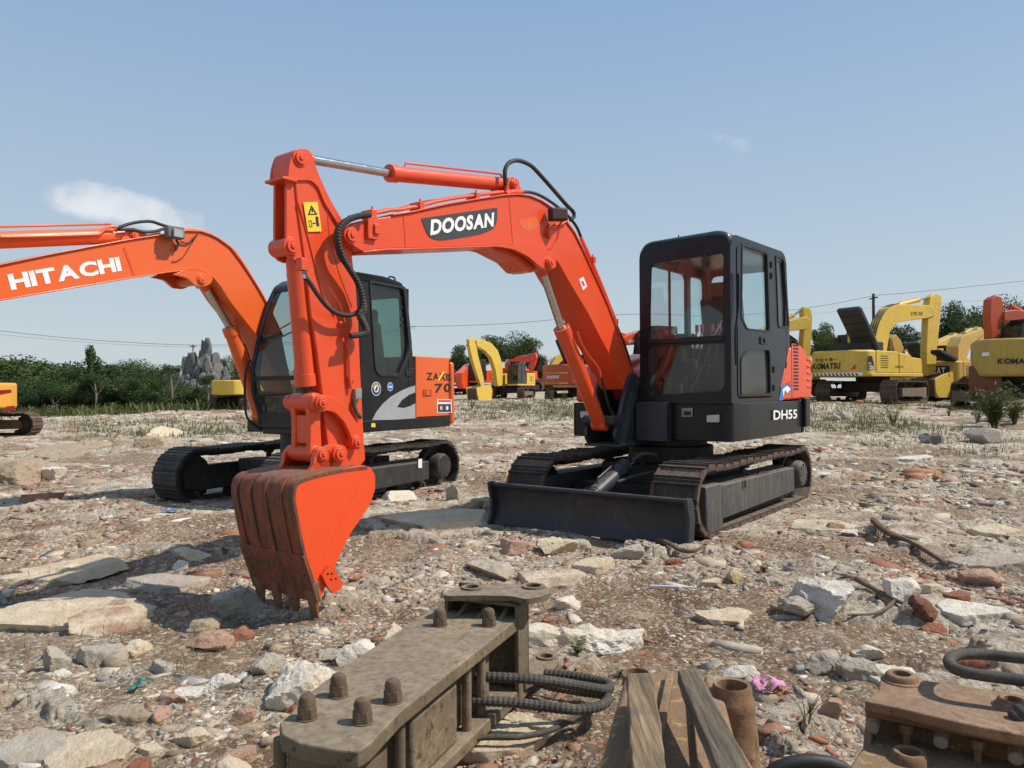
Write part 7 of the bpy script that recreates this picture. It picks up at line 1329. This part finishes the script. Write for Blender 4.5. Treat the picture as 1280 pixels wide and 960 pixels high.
# --- rusty bolt plate at the right
Q = Fr(*(lambda p: (p.x, p.y, 0))(at(1180, 900, 2.1)), 90)
qp = root('rusty_bolt_plate', Q, 'rust brown mounting plate with round bosses and a row of studs in the right corner', 'machine part')
def QP(u, v, z): return Vector(Q.cast(u, v, 2, z))
QZ = .34
pt = [(q.x, q.y) for q in (QP(u, v, QZ) for u, v in [(1080, 876), (1098, 862), (1099, 850), (1112, 842), (1140, 841), (1155, 850), (1240, 862), (1300, 872), (1420, 890), (1420, 935), (1290, 921), (1200, 903), (1120, 884)])]
m = MB(); m.prismz(rnd(pt, .01, 3), QZ-.03, QZ); pt_ = m.build('top_plate', RUSTY, qp, .006, seg=3)
pt2 = [(q.x, q.y) for q in (QP(u, v, QZ-.028) for u, v in [(1080, 882), (1300, 925), (1420, 946), (1420, 900), (1240, 868), (1100, 868)])]
m = MB(); m.prismz(rnd(pt2, .01, 3), QZ-.058, QZ-.031); m.build('rim', RUSTY, qp, .006)
f0, f1 = QP(1084, 886, QZ-.05), QP(1300, 930, QZ-.05); fx = (f1-f0).normalized(); fy = Vector((-fx.y, fx.x, 0)); fy = fy if fy.x < 0 else -fy   # towards the viewer
m = MB(); a = f0-fy*.02+fx*.01; b = f0+fx*.75-fy*.02; m.poly([a, b, b+Vector((0, 0, -.24))+fy*.0, a+Vector((0, 0, -.24))], [a-fy*.04, b-fy*.04, b-fy*.04+Vector((0, 0, -.24)), a-fy*.04+Vector((0, 0, -.24))]); m.build('back_wall', RUSTY_Y, qp, .004)
lo_ = [(q.x, q.y) for q in (f0+fx*.015-fy*.03, f0+fx*.75-fy*.03, f0+fx*.75+fy*.45, f0-fx*.03+fy*.45)]
m = MB(); m.prismz(rnd(lo_, .02), QZ-.155, QZ-.12); lp_ = m.build('lower_plate', RUSTY_Y, qp, .006)
m = MB(); m.poly([f0+Vector((0, 0, .02)), f0+fx*.02+Vector((0, 0, .02)), f0+fx*.02+Vector((0, 0, -.3)), f0+Vector((0, 0, -.3))], [f0+fy*.12+Vector((0, 0, -.12)), f0+fy*.12+fx*.02+Vector((0, 0, -.12)), f0+fy*.12+fx*.02+Vector((0, 0, -.3)), f0+fy*.12+Vector((0, 0, -.3))]); m.build('end_cheek', RUSTY, qp, .004)
for k in range(7):
    c = f0+fx*(.02+.085*k)+fy*.03+Vector((0, 0, 0)); m = MB()
    if k % 2: m.cyl(c+Vector((0, 0, -.035)), c+Vector((0, 0, -.01)), .018, 6); m.cyl(c+Vector((0, 0, -.125)), c+Vector((0, 0, -.035)), .010, 10); m.build('stud', RUSTY, qp, .002)
    else: m.cyl(c-fy*.02+Vector((0, 0, -.02)), c+fy*.03+Vector((0, 0, -.03)), .018, 14); m.build('stud', surf('pale_rust', (.33, .25, .17), .8), qp, .003)
for (u, v, z, r, nm) in ((1127, 851, QZ, .036, 'boss'), (1268, 884, QZ, .034, 'boss')):
    c = QP(u, v, z); m = MB(); m.lathe([(0, -.03), (r*.72, -.03), (r*.72, .022), (r, .024), (r*1.22, .018), (r*1.3, .006), (r*1.55, .004), (r*1.62, -.002)], c, c+Vector((0, 0, 1)), 32); m.build(nm, RUSTY, pt_, smooth=50)
c = QP(1137, 950, QZ-.12); m = MB(); m.lathe([(0, -.02), (.026, -.02), (.026, .022), (.038, .024), (.046, .016), (.05, .0)], c, c+Vector((0, 0, 1)), 28); m.build('boss', RUSTY, lp_, smooth=50)
c = QP(1275, 884, QZ+.03); P = [c+Vector((.0, .02, -.03)), c+Vector((.0, -.02, .0)), c+Vector((.02, -.12, .03)), c+Vector((.05, -.3, .03))]; m = MB(); m.hose(P, .017, rib=True); m.build('hose', RUBBER_D, qp, smooth=0)
P = [Vector(Q.cast(u, v, 2, z)) for u, v, z in [(1340, 826, .42), (1280, 823, .42), (1230, 818, .42), (1200, 818, .42), (1187, 824, .42), (1190, 834, .42), (1210, 841, .42), (1250, 847, .42), (1300, 853, .42), (1340, 857, .42)]]
m = MB(); m.hose(P, .0165, 12, step=.02); m.build('hose', RUBBER_D, qp)
# black bent hose end at the lower edge
P = [at(u, v, 1.85) for u, v in ((958, 972), (975, 958), (1005, 951), (1040, 954), (1062, 966), (1075, 985))]; P = [Vector((p.x, p.y, max(p.z, .06))) for p in P]; m = MB(); m.hose(P, .016, 12); o = m.build('bent_hose', RUBBER, None); tag(o, 'black bent hose end at the bottom edge between the two rusty parts', 'hose')
# ================================================================== sky and sun
AZ, EL = R(-4), R(50)        # towards the sun: azimuth from +x, elevation
w = bpy.data.worlds.new('World'); sc.world = w; w.use_nodes = True; nt = w.node_tree; L = nt.links.new
bg = nt.nodes['Background']; sky = nt.nodes.new('ShaderNodeTexSky'); sky.sky_type = 'NISHITA'; sky.sun_disc = False; sky.sun_elevation = EL; sky.sun_rotation = math.pi/2-AZ
sky.altitude = 20; sky.air_density = 1.3; sky.dust_density = 1.0; sky.ozone_density = 2.5
tc = nt.nodes.new('ShaderNodeTexCoord')
nz = nt.nodes.new('ShaderNodeTexNoise'); nz.inputs['Scale'].default_value = 11; nz.inputs['Detail'].default_value = 9; nz.inputs['Roughness'].default_value = .58; L(tc.outputs['Generated'], nz.inputs['Vector'])
mask = None
def lobe(u, v, ru, rv, amp, tilt=0.):
    """A cloud's extent as an ellipse of directions."""
    global mask
    d = ray(u, v).normalized(); rt = Vector((d.y, -d.x, 0)).normalized(); up = rt.cross(d).normalized()
    a = math.cos(R(tilt)); b = math.sin(R(tilt)); r2, u2 = rt*a+up*b, up*a-rt*b; outs = []
    for ax, rr_ in ((r2, ru), (u2, rv)):
        dp = nt.nodes.new('ShaderNodeVectorMath'); dp.operation = 'DOT_PRODUCT'; L(tc.outputs['Generated'], dp.inputs[0]); dp.inputs[1].default_value = ax/(rr_/FP)
        sb = nt.nodes.new('ShaderNodeMath'); sb.operation = 'SUBTRACT'; L(dp.outputs['Value'], sb.inputs[0]); sb.inputs[1].default_value = d.dot(ax)/(rr_/FP)
        sq = nt.nodes.new('ShaderNodeMath'); sq.operation = 'POWER'; ab = nt.nodes.new('ShaderNodeMath'); ab.operation = 'ABSOLUTE'; L(sb.outputs[0], ab.inputs[0]); L(ab.outputs[0], sq.inputs[0]); sq.inputs[1].default_value = 2; outs.append(sq)
    s = nt.nodes.new('ShaderNodeMath'); s.operation = 'ADD'; L(outs[0].outputs[0], s.inputs[0]); L(outs[1].outputs[0], s.inputs[1])
    f = nt.nodes.new('ShaderNodeDotProduct') if False else nt.nodes.new('ShaderNodeVectorMath'); f.operation = 'DOT_PRODUCT'; L(tc.outputs['Generated'], f.inputs[0]); f.inputs[1].default_value = d
    fr_ = nt.nodes.new('ShaderNodeMath'); fr_.operation = 'GREATER_THAN'; L(f.outputs['Value'], fr_.inputs[0]); fr_.inputs[1].default_value = 0
    g = nt.nodes.new('ShaderNodeMath'); g.operation = 'MULTIPLY_ADD'; L(s.outputs[0], g.inputs[0]); g.inputs[1].default_value = -amp; g.inputs[2].default_value = amp; g.use_clamp = True
    h = nt.nodes.new('ShaderNodeMath'); h.operation = 'MULTIPLY'; L(g.outputs[0], h.inputs[0]); L(fr_.outputs[0], h.inputs[1])
    if mask is None: mask = h.outputs[0]
    else:
        mx = nt.nodes.new('ShaderNodeMath'); mx.operation = 'MAXIMUM'; L(mask, mx.inputs[0]); L(h.outputs[0], mx.inputs[1]); mask = mx.outputs[0]
lobe(120, 248, 66, 26, 1.5, 0); lobe(175, 262, 74, 26, 1.45, -14); lobe(226, 276, 54, 24, 1.2, -14); lobe(90, 252, 44, 14, .9, 0); lobe(918, 177, 40, 16, .85, -20); lobe(490, 10, 46, 22, .42); lobe(948, 142, 26, 16, .34, 60)
ad = nt.nodes.new('ShaderNodeMath'); ad.operation = 'MULTIPLY_ADD'; L(nz.outputs[0], ad.inputs[0]); ad.inputs[1].default_value = 3.4; ad.inputs[2].default_value = -2.15
a2 = nt.nodes.new('ShaderNodeMath'); a2.operation = 'ADD'; L(ad.outputs[0], a2.inputs[0]); L(mask, a2.inputs[1])
cr = nt.nodes.new('ShaderNodeMapRange'); cr.interpolation_type = 'SMOOTHSTEP'; cr.inputs[1].default_value = .0; cr.inputs[2].default_value = 1.15; cr.inputs[4].default_value = .9; L(a2.outputs[0], cr.inputs[0])
mz = nt.nodes.new('ShaderNodeMath'); mz.operation = 'GREATER_THAN'; L(mask, mz.inputs[0]); mz.inputs[1].default_value = .0
mm = nt.nodes.new('ShaderNodeMath'); mm.operation = 'MULTIPLY'; L(cr.outputs[0], mm.inputs[0]); L(mz.outputs[0], mm.inputs[1])
mix = nt.nodes.new('ShaderNodeMix'); mix.data_type = 'RGBA'; L(mm.outputs[0], mix.inputs[0])
# haze thickens the sky's own colour towards the horizon
sx = nt.nodes.new('ShaderNodeSeparateXYZ'); L(tc.outputs['Generated'], sx.inputs[0])
STR = .1
def hz(r, g, b): return (r/STR, g/STR, b/STR)
hr = ramp(nt, sx.outputs[2], [(0., (0, 0, 0)), (.5, (1, 1, 1))])
hm = nt.nodes.new('ShaderNodeMix'); hm.data_type = 'RGBA'; L(hr.outputs[0], hm.inputs[0]); hm.inputs[6].default_value = (*hz(.61, .70, .75), 1); hm.inputs[7].default_value = (*hz(.27, .44, .70), 1)
hm2 = nt.nodes.new('ShaderNodeMix'); hm2.data_type = 'RGBA'; hm2.inputs[0].default_value = .8; L(sky.outputs[0], hm2.inputs[6]); L(hm.outputs[2], hm2.inputs[7]); L(hm2.outputs[2], mix.inputs[6]); mix.inputs[7].default_value = (8.3, 8.5, 8.9, 1)
L(mix.outputs[2], bg.inputs[0]); bg.inputs[1].default_value = STR
sl = bpy.data.lights.new('sun', 'SUN'); sl.energy = 4.8; sl.angle = R(.53); sl.color = (1, .94, .86); so = bpy.data.objects.new('sun', sl); COL.objects.link(so)
so.rotation_euler = Vector((math.cos(EL)*math.cos(AZ), math.cos(EL)*math.sin(AZ), math.sin(EL))).to_track_quat('Z', 'Y').to_euler()
cd = bpy.data.cameras.new('camera'); cam = bpy.data.objects.new('camera', cd); COL.objects.link(cam); sc.camera = cam
cd.sensor_width = 36; cd.lens = 36*FP/1280; cd.clip_end = 4000; cd.clip_start = .05
M = Matrix((C_R, C_U, -_fw)).transposed().to_4x4(); M.translation = (0, 0, CH); cam.matrix_world = M
vs = sc.view_settings; vs.view_transform = 'Standard'; vs.look = 'None'; vs.gamma = 1; vs.exposure = 0; vs.use_curve_mapping = False
sc.cycles.use_denoising = True; sc.cycles.max_bounces = 5; sc.cycles.transparent_max_bounces = 20; sc.cycles.diffuse_bounces = 2; sc.cycles.glossy_bounces = 3
